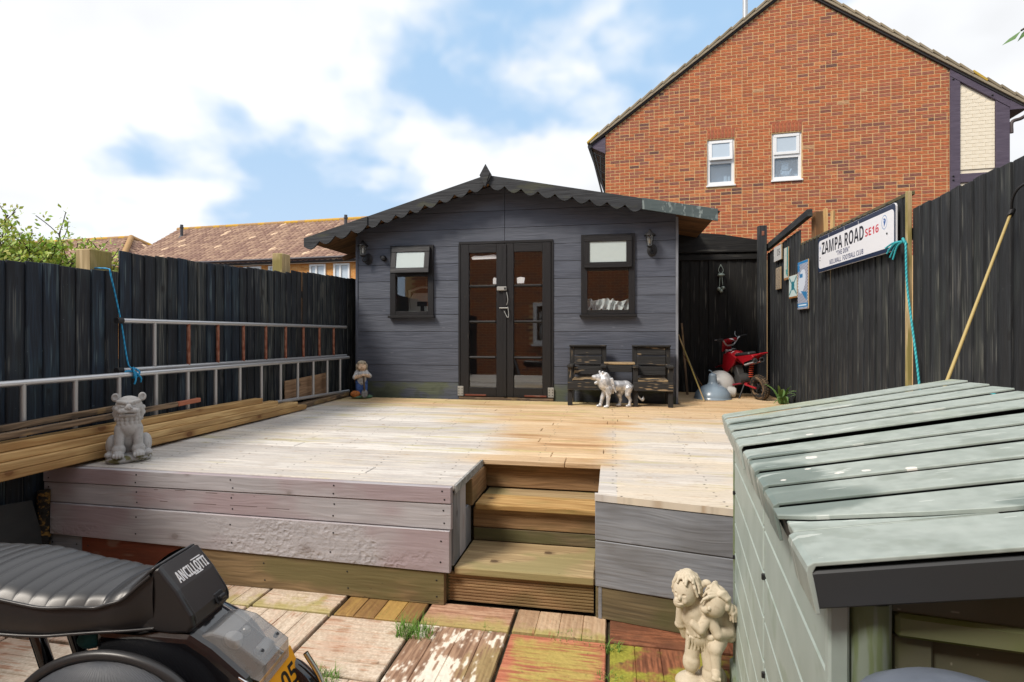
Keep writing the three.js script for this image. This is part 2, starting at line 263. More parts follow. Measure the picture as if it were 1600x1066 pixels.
// ---------------------------------------------------------------- ground, paving, deck, steps
{
  const g = structure('ground'); const m = mesh('soil', new THREE.PlaneGeometry(240, 240, 1, 1).rotateX(-Math.PI / 2), M.soil, g); m.position.y = -.06;
  const uv = m.geometry.attributes.uv; for (let i = 0; i < uv.count; i++) uv.setXY(i, uv.getX(i) * 120, uv.getY(i) * 120);
}
// paving: plank-embossed concrete slabs 445 mm square, every second one turned
const GX = -.4655, GZ = -2.452, GS = .4445;
const PAVE = { x0: -3.6, z0: -2.75, w: 5.6, d: 2.8 };
// each slab as it has weathered: worn pale cement, red pigment, ochre, lichen, moss
const slabKind = (i, j) => j < 0 ? (i <= -3 ? 'paleMoss' : i === -2 ? 'ochre' : i === -1 ? 'rose' : i === 0 ? 'tan' : 'rust') : i <= -2 ? 'pale' : i === -1 ? 'lichen' : i === 0 ? 'salmon' : 'rustMoss';
{
  const PW = 1400, PH = 700;
  const fn = (u, v) => {
    const X = PAVE.x0 + u * PAVE.w, Z = PAVE.z0 + v * PAVE.d; const i = Math.floor((X - GX) / GS), j = Math.floor((Z - GZ) / GS), k = slabKind(i, j);
    const turned = ((i + j) & 1) === 0; const a = turned ? X : Z, b = turned ? Z : X; const p = (X - GX) / GS - i, q = j < 0 ? (Z + 2.668) / .216 : (Z - GZ) / GS - j, e = Math.min(p, 1 - p, q, 1 - q) * 2;
    const gr = fbm(a * 9 + i * 3, b * 130, 201, 3), st = vn(a * 14, b * 230, 213), lo = fbm(X * 5 + i * 7, Z * 5 + j * 3, 210, 3), md = fbm(X * 17, Z * 17, 211, 4), fine = vn(X * 190, Z * 190, 212), gy = fbm(a * 20, b * 60, 219, 3), pk = hash2(Math.floor((turned ? q : p) * 4), i * 31 + j, 6);
    const br = gr * .45 + md * .35 + lo * .2;      // soft masks broken up along the embossed grain
    let c;
    if (k === 'pale' || k === 'paleMoss') { c = mix([186, 168, 148], [214, 200, 182], step(.3, .7, gr * .6 + fine * .4)); c = mix(c, [188, 156, 134], step(.40, .7, lo * .6 + gr * .4) * .7); c = mix(c, [152, 102, 74], step(.54, .74, br + (1 - e) * .03) * .75); c = mix(c, [150, 132, 110], step(.6, .8, st * .5 + md * .5) * .5); if (k === 'paleMoss') c = mix(c, [164, 154, 92], step(.38, .62, md * .5 + q * .35) * .75); }
    else if (k === 'ochre') { c = mix([126, 94, 56], [172, 138, 76], step(.2, .8, pk * .5 + gr * .5)); c = mix(c, [112, 112, 60], step(.5, .7, lo * .5 + gr * .5) * .6); c = mix(c, [110, 66, 42], step(.6, .75, br) * .6); }
    else if (k === 'rose') { c = mix([158, 116, 92], [190, 154, 128], step(.3, .7, gr)); c = mix(c, [168, 154, 92], step(.45, .75, q * .6 + md * .35) * .8); c = mix(c, [140, 96, 74], step(.58, .74, br) * .6); }
    else if (k === 'tan') { c = mix([162, 132, 104], [196, 170, 140], step(.2, .8, pk * .4 + gr * .6)); c = mix(c, [158, 150, 84], step(.5, .75, q * .5 + md * .4) * .75); c = mix(c, [150, 92, 70], step(.57, .72, br) * .5); }
    else if (k === 'lichen') { c = mix([126, 96, 76], [164, 132, 108], step(.3, .7, gr)); c = mix(c, [150, 134, 82], step(.55, .75, lo * .4 + p * .4 + gr * .2) * .6); const w = gy * .5 + fbm(X * 8 + 2, Z * 8, 215, 3) * .5 + (.5 - Math.abs(p - .45)) * .12; c = mix(c, [234, 228, 214], step(.54, .60, w) * .9); c = mix(c, [226, 216, 202], step(.47, .6, w) * .35); }
    else if (k === 'salmon') { c = mix([160, 92, 68], [190, 122, 94], step(.3, .7, gr)); const m = step(.08, .34, e + (md - .5) * .5) * step(.28, .5, gr * .5 + lo * .5); c = mix(c, mix([150, 138, 66], [186, 174, 96], fine * .5 + gr * .5), m * .85); c = mix(c, [130, 72, 54], step(.6, .75, br) * .5); }
    else { c = mix([104, 62, 40], [152, 96, 66], step(.3, .7, gr)); c = mix(c, [84, 54, 36], step(.5, .68, br) * .6); if (k === 'rustMoss') c = mix(c, mix([126, 130, 38], [168, 172, 62], fine), step(.42, .56, md * .5 + fbm(X * 5 + 3, Z * 5, 214, 3) * .5) * .85); }
    const dirt = 1 - step(.015, .05, e + (md - .5) * .06); c = mix(c, [88, 72, 52], dirt * .65);         // soil and moss creep in from the joints
    const sp = vn(X * 75, Z * 75, 217); if (sp > .965) c = mix(c, [82, 66, 50], .5);
    return c;
  };
  const map = tex(PW, PH, fn);
  const bm = bump(PW, PH, (u, v) => { const X = PAVE.x0 + u * PAVE.w, Z = PAVE.z0 + v * PAVE.d; const i = Math.floor((X - GX) / GS), j = Math.floor((Z - GZ) / GS); const turned = ((i + j) & 1) === 0; const a = turned ? X : Z, b = turned ? Z : X; return .5 * fbm(a * 7, b * 90, 221, 3) + .5 * fbm(X * 50, Z * 50, 222, 3); });
  M.slab = std({ map, bumpMap: bm, bumpScale: .008, roughness: .8 });
}
{
  const pav = structure('paving');
  const bed = mesh('joint_bed', new THREE.PlaneGeometry(5.5, 5.3).rotateX(-Math.PI / 2), M.soil, pav); bed.position.set(-.8, -.02, -.1);
  const bu = bed.geometry.attributes.uv; for (let i = 0; i < bu.count; i++) bu.setXY(i, bu.getX(i) * 5, bu.getY(i) * 5);
  const slabGeo = (w, d, cols, turned, cx, cz) => { // cols planks with recessed grooves between them
    const L = turned ? w : d, W = turned ? d : w, prof = []; const pw = W / cols, gr = .0035, dp = .005;
    prof.push([-W / 2, -.05], [-W / 2, -.006], [-W / 2 + .005, 0]);
    for (let k = 1; k < cols; k++) { const x = -W / 2 + k * pw; prof.push([x - gr, 0], [x, -dp], [x + gr, 0]); }
    prof.push([W / 2 - .005, 0], [W / 2, -.006], [W / 2, -.05]);
    const s = new THREE.Shape(prof.map(p => new THREE.Vector2(...p))); const g = new THREE.ExtrudeGeometry(s, { depth: L - .008, bevelEnabled: true, bevelThickness: .004, bevelSize: .004, bevelOffset: -.004, bevelSegments: 1, steps: 1 });
    g.translate(0, 0, -L / 2 + .004); if (turned) g.rotateY(Math.PI / 2);
    const p = g.attributes.position, uv = g.attributes.uv; for (let i = 0; i < p.count; i++) uv.setXY(i, (p.getX(i) + cx - PAVE.x0) / PAVE.w, (p.getZ(i) + cz - PAVE.z0) / PAVE.d); return g;
  };
  for (let i = -7; i <= 4; i++) for (let j = -1; j <= 10; j++) {
    const x0 = GX + i * GS, z0 = j < 0 ? -2.668 : GZ + j * GS, z1 = GZ + (j + 1) * GS; if (x0 > 1.7) continue;
    const w = GS - .017, d = z1 - z0 - .017, cx = x0 + GS / 2, cz = (z0 + z1) / 2; const turned = ((i + j) & 1) === 0;
    const s = mesh('paving_slab', slabGeo(w, d, j < 0 && turned ? 2 : 4, turned, cx, cz), M.slab, pav);
    s.position.set(cx, (R() - .5) * .006, cz); s.rotation.set((R() - .5) * .008, (R() - .5) * .006, (R() - .5) * .008);
  }
}
// ---- deck
const DY = .6, DK = { x0: -3.4, z0: -7.7, w: 5.5, d: 5.4 };
{
  const pitch = .1445;
  // bare timber where feet have worn the paint from the steps to the doors
  const bare = (X, Z, rt) => {
    const n = (fbm(X * 2.2, Z * 5, 231, 4) - .5) * .5 + (rt - .5) * .35;
    let b = 0;
    b = Math.max(b, step(-1.0 + n * .5, -.62 + n * .5, X) * (1 - step(-.12 + n * .4, .16 + n * .4, X)) * step(3.05, 3.3, -Z));
    b = Math.max(b, step(-1.6, -.6, X + n * 1.2 - (Z + 4.6) * .35) * (1 - step(.1, .4, X + n * .6)) * step(4.2, 4.6, -Z + n * .4));
    b = Math.max(b, step(4.9, 5.6, -Z + n * .6 + clamp(X + .6, -1, 1) * .3));
    return b;
  };
  const fn = (u, v) => {
    const X = DK.x0 + u * DK.w, Z = DK.z0 + v * DK.d, rf = (-2.66 - Z) / pitch, row = Math.floor(rf), rt = hash2(row, 3, 7), rt2 = hash2(row, 8, 7);
    const g = fbm(X * 3.5 + row * 9, Z * 70, 240, 4), g2 = vn(X * 7 + row * 5, Z * 300, 241), lo = fbm(X * 1.2, Z * 2.4, 242, 4), mid = fbm(X * 5 + row * 3, Z * 22, 243, 4), fine = vn(X * 60, Z * 420, 250);
    let wood = mix([178, 140, 96], [212, 180, 138], step(.25, .75, g * .7 + rt * .3)); wood = mix(wood, [158, 116, 76], step(.52, .76, g2 * .35 + mid * .45 + rt2 * .2) * .6); wood = mix(wood, [212, 192, 162], step(.4, .7, lo) * .45);
    let paint = mix([186, 181, 176], [214, 210, 204], step(.3, .7, g * .6 + rt * .4)); paint = mix(paint, [170, 164, 160], step(.52, .72, mid) * .4); paint = mix(paint, [202, 186, 160], step(.5, .78, g * .35 + lo * .4 + rt2 * .25) * .4);
    if (X > .02) paint = mix(paint, [208, 194, 172], .15 + .5 * step(.35, .65, fbm(X * 3, Z * 8, 247, 3)));
    const be = bare(X, Z, rt), wear = clamp(be + step(.66, .8, fine * .25 + g2 * .25 + mid * .5) * .55);
    let c = mix(paint, wood, wear * .92);
    const al = fbm(X * 1.6 + 9, Z * 9, 244, 4) * .6 + fbm(X * 6, Z * 40, 245, 3) * .4; const back = step(4.0, 6.2, -Z) * (1 - step(-.6, .8, X)) * .13 + step(5.3, 6.2, -Z) * .05;
    c = mix(c, [178, 168, 112], step(.62 - back, .78 - back, al) * .5);                                 // yellow-green algae
    c = mix(c, [150, 106, 66], step(.6, .76, fbm(X * 1.4 + 3, Z * 13, 246, 3) * .7 + rt2 * .2) * .6 * be);
    c = mix(c, [c[0] * .86, c[1] * .86, c[2] * .86], step(.6, .75, fine * .5 + g2 * .5) * .5);            // open grain
    const fr = rf - row; for (const jx of [.28, .72]) { const kx = (X + 3.2 + (row % 2) * .02) / .46; if (Math.hypot((kx - Math.round(kx)) * .46, (fr - jx) * pitch) < .0055) c = [74, 66, 58]; }   // screw heads over the joists
    const kn = vn(X * 5 + row * 11, row * 7.3, 251); if (kn > .86 && Math.hypot((X * 5 + row * 11 - Math.floor(X * 5 + row * 11) - .5) * .2, (fr - .3 - rt * .4) * pitch) < .012) c = mix(c, [122, 86, 54], .7);
    const sp = vn(X * 70, Z * 70, 248); if (sp > .983) c = mix(c, [110, 96, 80], .5);
    return c;
  };
  M.deck = std({ map: tex(1280, 1280, fn), roughness: .75, bumpScale: .004, bumpMap: bump(640, 1024, (u, v) => { const X = DK.x0 + u * DK.w, Z = DK.z0 + v * DK.d; return .6 * fbm(X * 3.5, Z * 55, 240, 3) + .4 * vn(X * 8, Z * 230, 249); }) });
  const duv = (X, Y, Z, ax) => [(X - DK.x0) / DK.w, (Z + (ax === 2 ? (Y - DY) : 0) - DK.z0) / DK.d];
  const deck = thing('timber_deck', 'raised timber deck with pale worn paint filling the yard before the shed', 'deck');
  const plankAt = (x0, x1, z0, z1) => { const m = board('deck_plank', M.deck, deck, x0, x1, DY - .032, DY + (R() - .5) * .003, z0, z1, { b: .004, uvf: duv }); m.rotation.x = (R() - .5) * .006; return m; };
  for (let i = 0; i < 34; i++) {
    const zb = -2.66 - (i + 1) * pitch, zf = zb + pitch - .005 - .008 * R() * R(); if (zb < -7.5) break;
    let segs = zb > -3.33 ? [[-3.27, -.79], [-.07, 1.92]] : zb < -6.27 ? [[.72, 1.92]] : [[-3.27, 1.92]];
    for (const [a, b] of segs) {
      let x = a; while (x < b - .01) { let e = x + 1.5 + R() * 1.9; if (i % 2 && x === a && b - a > 3) e = a + .9 + R() * .5; if (b - e < .5) e = b; plankAt(x, e - (e < b ? .004 : 0), zb, zf); x = e; }
    }
  }
  // the right-hand front runs out at an angle
  const ang = rad(10.6), sx = -.085, sz = -2.632;
  { const s = [[sx, -2.658], [1.3, -2.658], [1.3, sz + (1.3 - sx) * Math.tan(ang)], [sx, sz]]; const g = plate(s.map(p => [p[0], -p[1]]), .032); g.rotateX(-Math.PI / 2); const p = g.attributes.position, uv = g.attributes.uv; for (let i = 0; i < p.count; i++) uv.setXY(i, (p.getX(i) - DK.x0) / DK.w, clamp((p.getZ(i) - DK.z0) / DK.d, 0, .999)); mesh('deck_plank', g, M.deck, deck).position.y = DY; }
  // left front facing, upper boards painted lilac grey
  const face = (mat, x0, x1, y0, y1, z = -2.655, t = .03) => board('facing_board', mat, deck, x0, x1, y0, y1, z - t, z, { b: .004 });
  const screwG = lathe([[0, .0015], [.004, .0012], [.0048, 0]], 8).rotateX(Math.PI / 2);
  const taper = (mat, x0, x1, a0, a1, b0, b1, z, t = .032) => { const screws = (m) => { const n = Math.max(2, Math.round((x1 - x0) / .6) + 1); for (let i = 0; i < n; i++) for (const f of [.25, .75]) { const x = x0 + .04 + (x1 - x0 - .08) * i / (n - 1), tt = (x - x0) / (x1 - x0), lo = a0 + (b0 - a0) * tt, hi = a1 + (b1 - a1) * tt; mesh('screw', screwG, M.iron, m).position.set(x + (R() - .5) * .02, lo + (hi - lo) * f, .0005); } return m; }; const m = mesh('facing_board', plate([[x0, a0], [x1, b0], [x1, b1], [x0, a1]], t, R() * 4, R() * 4, .003), mat, deck); m.position.z = z; return screws(m); };
  taper(M.lilac, -3.27, -.797, .507, .596, .514, .597, -2.622, .034);
  taper(M.lilac, -3.27, -.797, .391, .503, .383, .510, -2.627, .03);
  taper(M.blister, -3.27, -.803, .207, .387, .168, .379, -2.618, .036);
  taper(M.greyPaint, -3.27, -3.02, .0, .200, .0, .197, -2.64, .03);
  taper(M.redBoard, -3.016, -2.36, .0, .197, .0, .190, -2.636, .03);
  taper(M.sleeper, -2.356, -.834, .0, .189, .0, .163, -2.63, .04);
  // framing behind
  board('joist', M.sleeperDark, deck, -3.27, -.82, .0, .56, -2.74, -2.68); board('joist', M.sleeperDark, deck, -3.2, -3.1, 0, .56, -6.2, -2.75); board('joist', M.sleeperDark, deck, .0, .06, 0, .56, -6.2, -3.4);
  // notch sides
  for (let k = 0; k < 3; k++) board('notch_board', k === 1 ? M.lilac : M.greyPaint, deck, -.825, -.795, .185, k === 2 ? .41 : .556, -2.668 - .115 * (k + 1) + .004, -2.668 - .115 * k, { b: .003 });
  board('notch_board', M.riser, deck, -.83, -.772, .405, .556, -3.3, -2.955, { b: .004 });
  for (const [a, b] of [[-2.66, -2.98], [-2.985, -3.14], [-3.145, -3.31]]) board('edge_strip', M.zincStrip, deck, -.79, -.782, .556, .597, b, a, { b: .001 });
  board('notch_board', M.greyPaint, deck, -.068, -.05, 0, .56, -3.3, -2.64, { b: .003 });
  board('notch_board', M.riser, deck, -.79, -.07, .415, .562, -3.345, -3.318, { b: .003 });
  // right block boards
  const rb = new THREE.Group(); rb.name = 'front_block'; rb.position.set(sx, 0, sz); rb.rotation.y = ang * -1; deck.add(rb);
  for (const [m, y0, y1, z] of [[M.greyPaint, .381, .566, 0], [M.greyPaint, .155, .377, -.003], [M.sleeperDark, 0, .151, -.012]]) board('facing_board', m, rb, 0, 1.3, y0, y1, z - .03, z, { b: .004 });
  rb.children.forEach(c => { c.position.z -= .005; });
}
// ---- steps cut into the deck front
{
  const st = thing('timber_steps', 'mossy timber steps let into the deck front, two treads over a ribbed riser', 'steps');
  board('tread', M.tread, st, -.79, -.088, .147, .189, -2.86, -2.655, { b: .006 });
  board('tread', M.tread, st, -.79, -.088, .149, .187, -3.03, -2.864, { b: .006 });
  board('riser_board', M.sleeperDark, st, -.785, -.088, .19, .262, -3.06, -3.022, { b: .004 });
  board('riser_board', M.riser, st, -.785, -.088, .266, .374, -3.06, -3.018, { b: .004 });
  board('tread', M.treadWarm, st, -.765, -.075, .378, .413, -3.17, -2.975, { b: .006 });
  board('tread', M.tread, st, -.765, -.075, .372, .404, -3.35, -3.176, { b: .006 });
  // ribbed decking board used as the lowest riser
  const prof = [[0, 0]]; for (let k = 0; k < 9; k++) { const y = k * .0155; prof.push([.022, y + .002], [.026, y + .004], [.026, y + .0105], [.022, y + .0125]); } prof.push([.022, .142], [0, .142]);
  const g = new THREE.ExtrudeGeometry(new THREE.Shape(prof.map(p => new THREE.Vector2(...p))), { depth: .735, bevelEnabled: false }); g.rotateY(-Math.PI / 2);
  const uvp = g.attributes.position, uv = g.attributes.uv; for (let i = 0; i < uvp.count; i++) uv.setXY(i, uvp.getX(i), uvp.getY(i) + uvp.getZ(i));
  const rm = mesh('ribbed_riser', g, M.riser, st); rm.position.set(-.092, .003, -2.705);
  board('step_carcass', M.sleeperDark, st, -.78, -.095, 0, .14, -3.0, -2.712);
}
// ---------------------------------------------------------------- summerhouse shed
const SZ = -6.25;           // front wall plane
const RIDGE = [-1.41, 3.15], EL = [-3.66, 2.505], ER = [1.08, 2.655];
const roofY = (x) => x < RIDGE[0] ? RIDGE[1] + (RIDGE[0] - x) * (EL[1] - RIDGE[1]) / (RIDGE[0] - EL[0]) : RIDGE[1] + (x - RIDGE[0]) * (ER[1] - RIDGE[1]) / (ER[0] - RIDGE[0]);
const shed = thing('garden_shed', 'grey timber garden shed with black double doors and scalloped barge boards', 'shed');
{
  const S = shed, x0 = -3.1, x1 = .69, back = -8.6;
  const holes = [[-2.64, -2.13, 1.585, 2.41], [-1.785, -.69, 0, 2.435], [-.335, .225, 1.585, 2.47]];
  // weatherboards, one per course; cut round the openings and under the roof
  const h = .2025, mats = [M.shed, M.shed2, M.shed3];
  for (let k = 0; k < 13; k++) {
    const ya = .585 + k * h, yb = ya + h - .005; const uo = R() * 5, vo = R() * 5;
    const xs = [...new Set([x0, ...holes.flatMap(q => [q[0], q[1]]), -1.245, x1])].sort((a, b) => a - b);
    const runs = []; // contiguous pieces of this course
    for (let i = 0; i < xs.length - 1; i++) {
      let cells = [[ya, yb]]; const mx = (xs[i] + xs[i + 1]) / 2;
      for (const q of holes) if (mx > q[0] && mx < q[1]) cells = cells.flatMap(([a, b]) => { const out = []; if (q[2] > a) out.push([a, Math.min(b, q[2])]); if (q[3] < b) out.push([Math.max(a, q[3]), b]); return out; }).filter(c => c[1] - c[0] > .004);
      let touched = false;
      for (const [a, b] of cells) {
        const gap = k > 8 && Math.abs(xs[i + 1] + 1.245) < .001 ? .005 : 0;
        let poly = [[xs[i], a], [xs[i + 1] - gap, a], [xs[i + 1] - gap, b], [xs[i], b]];
        poly = clipPoly(poly, p => RIDGE[1] - .05 + (RIDGE[0] - p[0]) * (EL[1] - RIDGE[1]) / (RIDGE[0] - EL[0]) - p[1]);
        poly = clipPoly(poly, p => RIDGE[1] - .05 + (p[0] - RIDGE[0]) * (ER[1] - RIDGE[1]) / (ER[0] - RIDGE[0]) - p[1]);
        if (poly.length > 2) { if (!runs.length || runs[runs.length - 1].end !== i) runs.push({ g: [], end: i }); const r = runs[runs.length - 1]; r.g.push(plate(poly, .022, uo, vo)); touched = gap ? false : true; }
      }
      if (touched) runs[runs.length - 1].end = i + 1;
    }
    const rowMat = k === 0 ? M.shedMoss : mats[Math.floor(R() * 3)], rz = SZ + (R() - .5) * .003;
    for (const r of runs) mesh('wall_board', merged(r.g), rowMat, S).position.z = rz;
  }
  // lining behind the boards, the other walls, floor
  const liningPts = []; for (const [a, b, c, d] of [[x0, -2.64, .58, 9], [-2.64, -2.13, .58, 1.585], [-2.64, -2.13, 2.41, 9], [-2.13, -1.785, .58, 9], [-1.785, -.69, 2.435, 9], [-.69, -.335, .58, 9], [-.335, .225, .58, 1.585], [-.335, .225, 2.47, 9], [.225, x1, .58, 9]]) {
    let poly = [[a, c], [b, c], [b, d], [a, d]]; for (const f of [p => RIDGE[1] - .06 + (RIDGE[0] - p[0]) * (EL[1] - RIDGE[1]) / (RIDGE[0] - EL[0]) - p[1], p => RIDGE[1] - .06 + (p[0] - RIDGE[0]) * (ER[1] - RIDGE[1]) / (ER[0] - RIDGE[0]) - p[1]]) poly = clipPoly(poly, f); liningPts.push(plate(poly, .03)); }
  mesh('lining', merged(liningPts), M.interior, S).position.z = SZ - .025;
  const sideWall = (x, y1) => { for (let k = 0; k < Math.floor((y1 - .585) / h) + 1; k++) board('wall_board', M.shed, S, x - .011, x + .011, .585 + k * h, Math.min(.585 + (k + 1) * h - .005, y1), back, SZ - .03, { b: .002 }); };
  sideWall(x0 + .012, 2.6); sideWall(x1 - .012, 2.68);
  board('lining', M.interior, S, x0 + .03, x0 + .06, .585, 2.58, back, SZ - .06); board('lining', M.interior, S, x1 - .06, x1 - .03, .585, 2.66, back, SZ - .06);
  board('back_wall', M.interior, S, x0, x1, .55, 3.0, back - .04, back); board('floor_panel', M.interior, S, x0 + .06, x1 - .06, .55, .585, back, SZ - .06);
  board('corner_trim', M.shed2, S, x0 - .018, x0 + .012, .585, 2.56, SZ - .03, SZ + .012); board('corner_trim', M.greyPaint, S, x1 - .005, x1 + .022, .585, 2.66, SZ - .045, SZ + .014);
  // roof
  const zf = SZ + .21, zb = back - .1;
  const slope = (a, b, mat, name, off, t, z0, z1) => { const dx = b[0] - a[0], dy = b[1] - a[1], L = Math.hypot(dx, dy), m = board(name, mat, S, -L / 2, L / 2, -t, 0, z0, z1); m.rotation.z = Math.atan2(dy, dx) * (dx > 0 ? 1 : 1); m.position.set((a[0] + b[0]) / 2, (a[1] + b[1]) / 2 + off, (z0 + z1) / 2); if (dx < 0) m.rotation.z += Math.PI; return m; };
  const rg = (s, e, y, z0, z1, t, mat, name) => { const g = plate([[s[0], s[1] - t], [e[0], e[1] - t], [e[0], e[1]], [s[0], s[1]]].sort(() => 0), z1 - z0, R() * 3, R() * 3); const m = mesh(name, g, mat, S); m.position.set(0, y, z1); return m; };
  rg(EL, RIDGE, -.004, zb, zf, .026, M.brownWood, 'roof_boarding'); rg(RIDGE, ER, -.004, zb, zf, .026, M.brownWood, 'roof_boarding');
  rg([EL[0] - .02, EL[1] - .003], [RIDGE[0] + .003, RIDGE[1] + .004], .006, zb - .02, zf + .02, .008, M.felt, 'roof_felt'); rg([RIDGE[0] - .003, RIDGE[1] + .004], [ER[0] + .03, ER[1] - .003], .006, zb - .02, zf + .02, .008, M.felt, 'roof_felt');
  for (const z of [SZ - .6, SZ - 1.5]) { board('rafter', M.brownWood, S, EL[0] + .05, x0 - .02, 2.42, 2.48, z - .03, z + .03).rotation.z = .28; }
  // barge boards: straight top, scalloped lower edge
  const scallop = (s, e, n, dTop, dep, first) => { // s -> e along the slope; n scallops
    const dx = (e[0] - s[0]) / n, pts = []; const yAt = x => s[1] + (x - s[0]) * (e[1] - s[1]) / (e[0] - s[0]);
    pts.push([s[0], s[1] + dTop], [s[0], s[1] - dep * .6]);
    for (let k = 0; k < n; k++) for (let q = 1; q <= 7; q++) { const x = s[0] + dx * (k + q / 7); pts.push([x, yAt(x) - dep * .6 - dep * .45 * Math.sin(Math.PI * q / 7)]); }
    pts.push([e[0], e[1] + dTop]); return pts;
  };
  const bj = [-2.86, roofY(-2.86)], be = [.32, roofY(.32)];
  const bz = zf + .028;
  const ps = [scallop([EL[0] - .01, roofY(EL[0] - .01)], [bj[0] + .01, bj[1]], 4, .018, .14), scallop([bj[0], bj[1]], [RIDGE[0] - .02, roofY(RIDGE[0] - .02)], 8, .018, .135), scallop([RIDGE[0] + .02, roofY(RIDGE[0] + .02)], be, 9, .018, .135)];
  ps.forEach((p, i) => { const m = mesh('barge_board', plate(p, .022, R() * 3, R() * 3, .002), M.barge, S); m.position.z = bz + (i === 0 ? .014 : 0); });
  { const e2 = [1.085, roofY(1.085)]; const m = mesh('barge_board', plate([[be[0] - .01, be[1] - .10], [e2[0], e2[1] - .105], [e2[0], e2[1] + .022], [be[0] - .01, be[1] + .022]], .02, .2, .3, .002), M.feltStained, S); m.position.z = bz + .012; }
  // finial diamond at the peak
  { const w = .07; const m = mesh('finial', plate([[0, -.16], [w, -.02], [0, .105], [-w, -.02]], .028, 0, 0, .003), M.barge, S); m.position.set(RIDGE[0] - .005, RIDGE[1] + .03, bz + .03);
    mesh('strip', plate([[-.012, -.15], [.0, -.15], [.05, .0], [.036, .0]], .008), M.barge, m).position.z = .008; }
  board('offcut', M.brownWood, S, -.22, .2, roofY(0) + .008, roofY(0) + .04, SZ - .5, SZ - .38, { rot: [0, 0, -.19] });
  // windows
  const win = (wx0, wx1, wy0, wy1, open, split) => {
    const w = new THREE.Group(); w.name = 'window'; S.add(w); const f = .05, zf = SZ + .03, zb = SZ - .05;
    board('frame', M.blackPaint, w, wx0 - .02, wx0 + f, wy0, wy1 + .02, zb, zf); board('frame', M.blackPaint, w, wx1 - f, wx1 + .02, wy0, wy1 + .02, zb, zf);
    board('frame', M.blackPaint, w, wx0 + f, wx1 - f, wy1 - f + .01, wy1 + .02, zb, zf - .002); board('frame', M.blackPaint, w, wx0 + f, wx1 - f, wy0, wy0 + f, zb, zf - .002); board('frame', M.blackPaint, w, wx0 + f, wx1 - f, split - .022, split + .022, zb, zf - .003);
    board('sill', M.blackPaint, w, wx0 - .035, wx1 + .035, wy0 - .03, wy0 - .002, zb, zf + .035);
    board('pane', M.glass, w, wx0 + f, wx1 - f, wy0 + f, split - .022, SZ - .008, SZ - .004, { b: .0005 });
    // top-hung vent
    const v = new THREE.Group(); v.name = 'vent_sash'; w.add(v); const vw = wx1 - wx0 - .03, vh = wy1 - split - .01; v.position.set((wx0 + wx1) / 2, wy1 - .005, zf + .012); v.rotation.x = -open;
    const fr = .062, d = .034; board('sash_rail', M.blackPaint, v, -vw / 2, vw / 2, -fr, 0, -d / 2, d / 2); board('sash_rail', M.blackPaint, v, -vw / 2, vw / 2, -vh, -vh + fr, -d / 2, d / 2); board('sash_rail', M.blackPaint, v, -vw / 2, -vw / 2 + fr, -vh + fr, -fr, -d / 2, d / 2 - .002); board('sash_rail', M.blackPaint, v, vw / 2 - fr, vw / 2, -vh + fr, -fr, -d / 2, d / 2 - .002);
    board('pane', M.obscure, v, -vw / 2 + fr, vw / 2 - fr, -vh + fr, -fr, -.004, .004, { b: .001 });
    return w;
  };
  win(-2.64, -2.13, 1.585, 2.41, .17, 2.08); win(-.335, .225, 1.585, 2.47, .0, 2.105);
  // double doors, four panes each
  const leaf = (dx0, dx1, hinge) => {
    const D = new THREE.Group(); D.name = 'door'; S.add(D); const st = .1, z0 = SZ - .03, z1 = SZ + .018, y0 = .625, y1 = 2.42;
    board('stile', M.blackPaint, D, dx0, dx0 + st, y0, y1, z0, z1); board('stile', M.blackPaint, D, dx1 - st, dx1, y0, y1, z0, z1);
    board('rail', M.blackPaint, D, dx0 + st, dx1 - st, y1 - .1, y1, z0, z1 - .002); board('rail', M.blackPaint, D, dx0 + st, dx1 - st, y0, y0 + .11, z0, z1 - .002);
    const py = [y0 + .11, 1.085, 1.505, 1.925, y1 - .1];
    for (let k = 1; k < 4; k++) { const g = cbox(dx1 - dx0 - 2 * st, .03, .05, .012, R(), R()); const m = mesh('glazing_bar', g, M.blackPaint, D); m.position.set((dx0 + dx1) / 2, py[k], SZ - .002); }
    for (let k = 0; k < 4; k++) board('pane', M.glass, D, dx0 + st, dx1 - st, py[k] + (k ? .015 : 0), py[k + 1] - (k < 3 ? .015 : 0), SZ - .014, SZ - .01, { b: .0005 });
    const hx = hinge < 0 ? dx0 : dx1;
    const H = board('hinge', M.zinc, D, hx - .035, hx + .035, .63, .745, z1, z1 + .006, { b: .002 }); for (const a of [-.02, .02]) for (const b of [-.03, .0, .03]) { const s = mesh('screw', new THREE.CylinderGeometry(.0055, .0055, .004, 8).rotateX(Math.PI / 2), M.iron, H); s.position.set(a, b, .004); }
    board('bare_patch', M.redBoard, D, hinge < 0 ? dx0 + .05 : dx1 - .31, hinge < 0 ? dx0 + .31 : dx1 - .05, .63, .652, z1 - .004, z1 + .003);
    return D;
  };
  const dl = leaf(-1.775, -1.243, -1), dr = leaf(-1.237, -.70, 1);
  board('door_frame', M.blackPaint, S, -1.8, -.675, 2.424, 2.455, SZ - .04, SZ + .012); board('door_frame', M.blackPaint, S, -1.805, -1.779, .6, 2.424, SZ - .04, SZ + .012); board('door_frame', M.blackPaint, S, -.696, -.67, .6, 2.424, SZ - .04, SZ + .012);
  board('threshold', M.oldWood, S, -1.8, -.67, .585, .618, SZ - .05, SZ + .016);
  board('cover_strip', M.blackPaint, dl, -1.262, -1.22, .63, 2.41, SZ + .0185, SZ + .03);
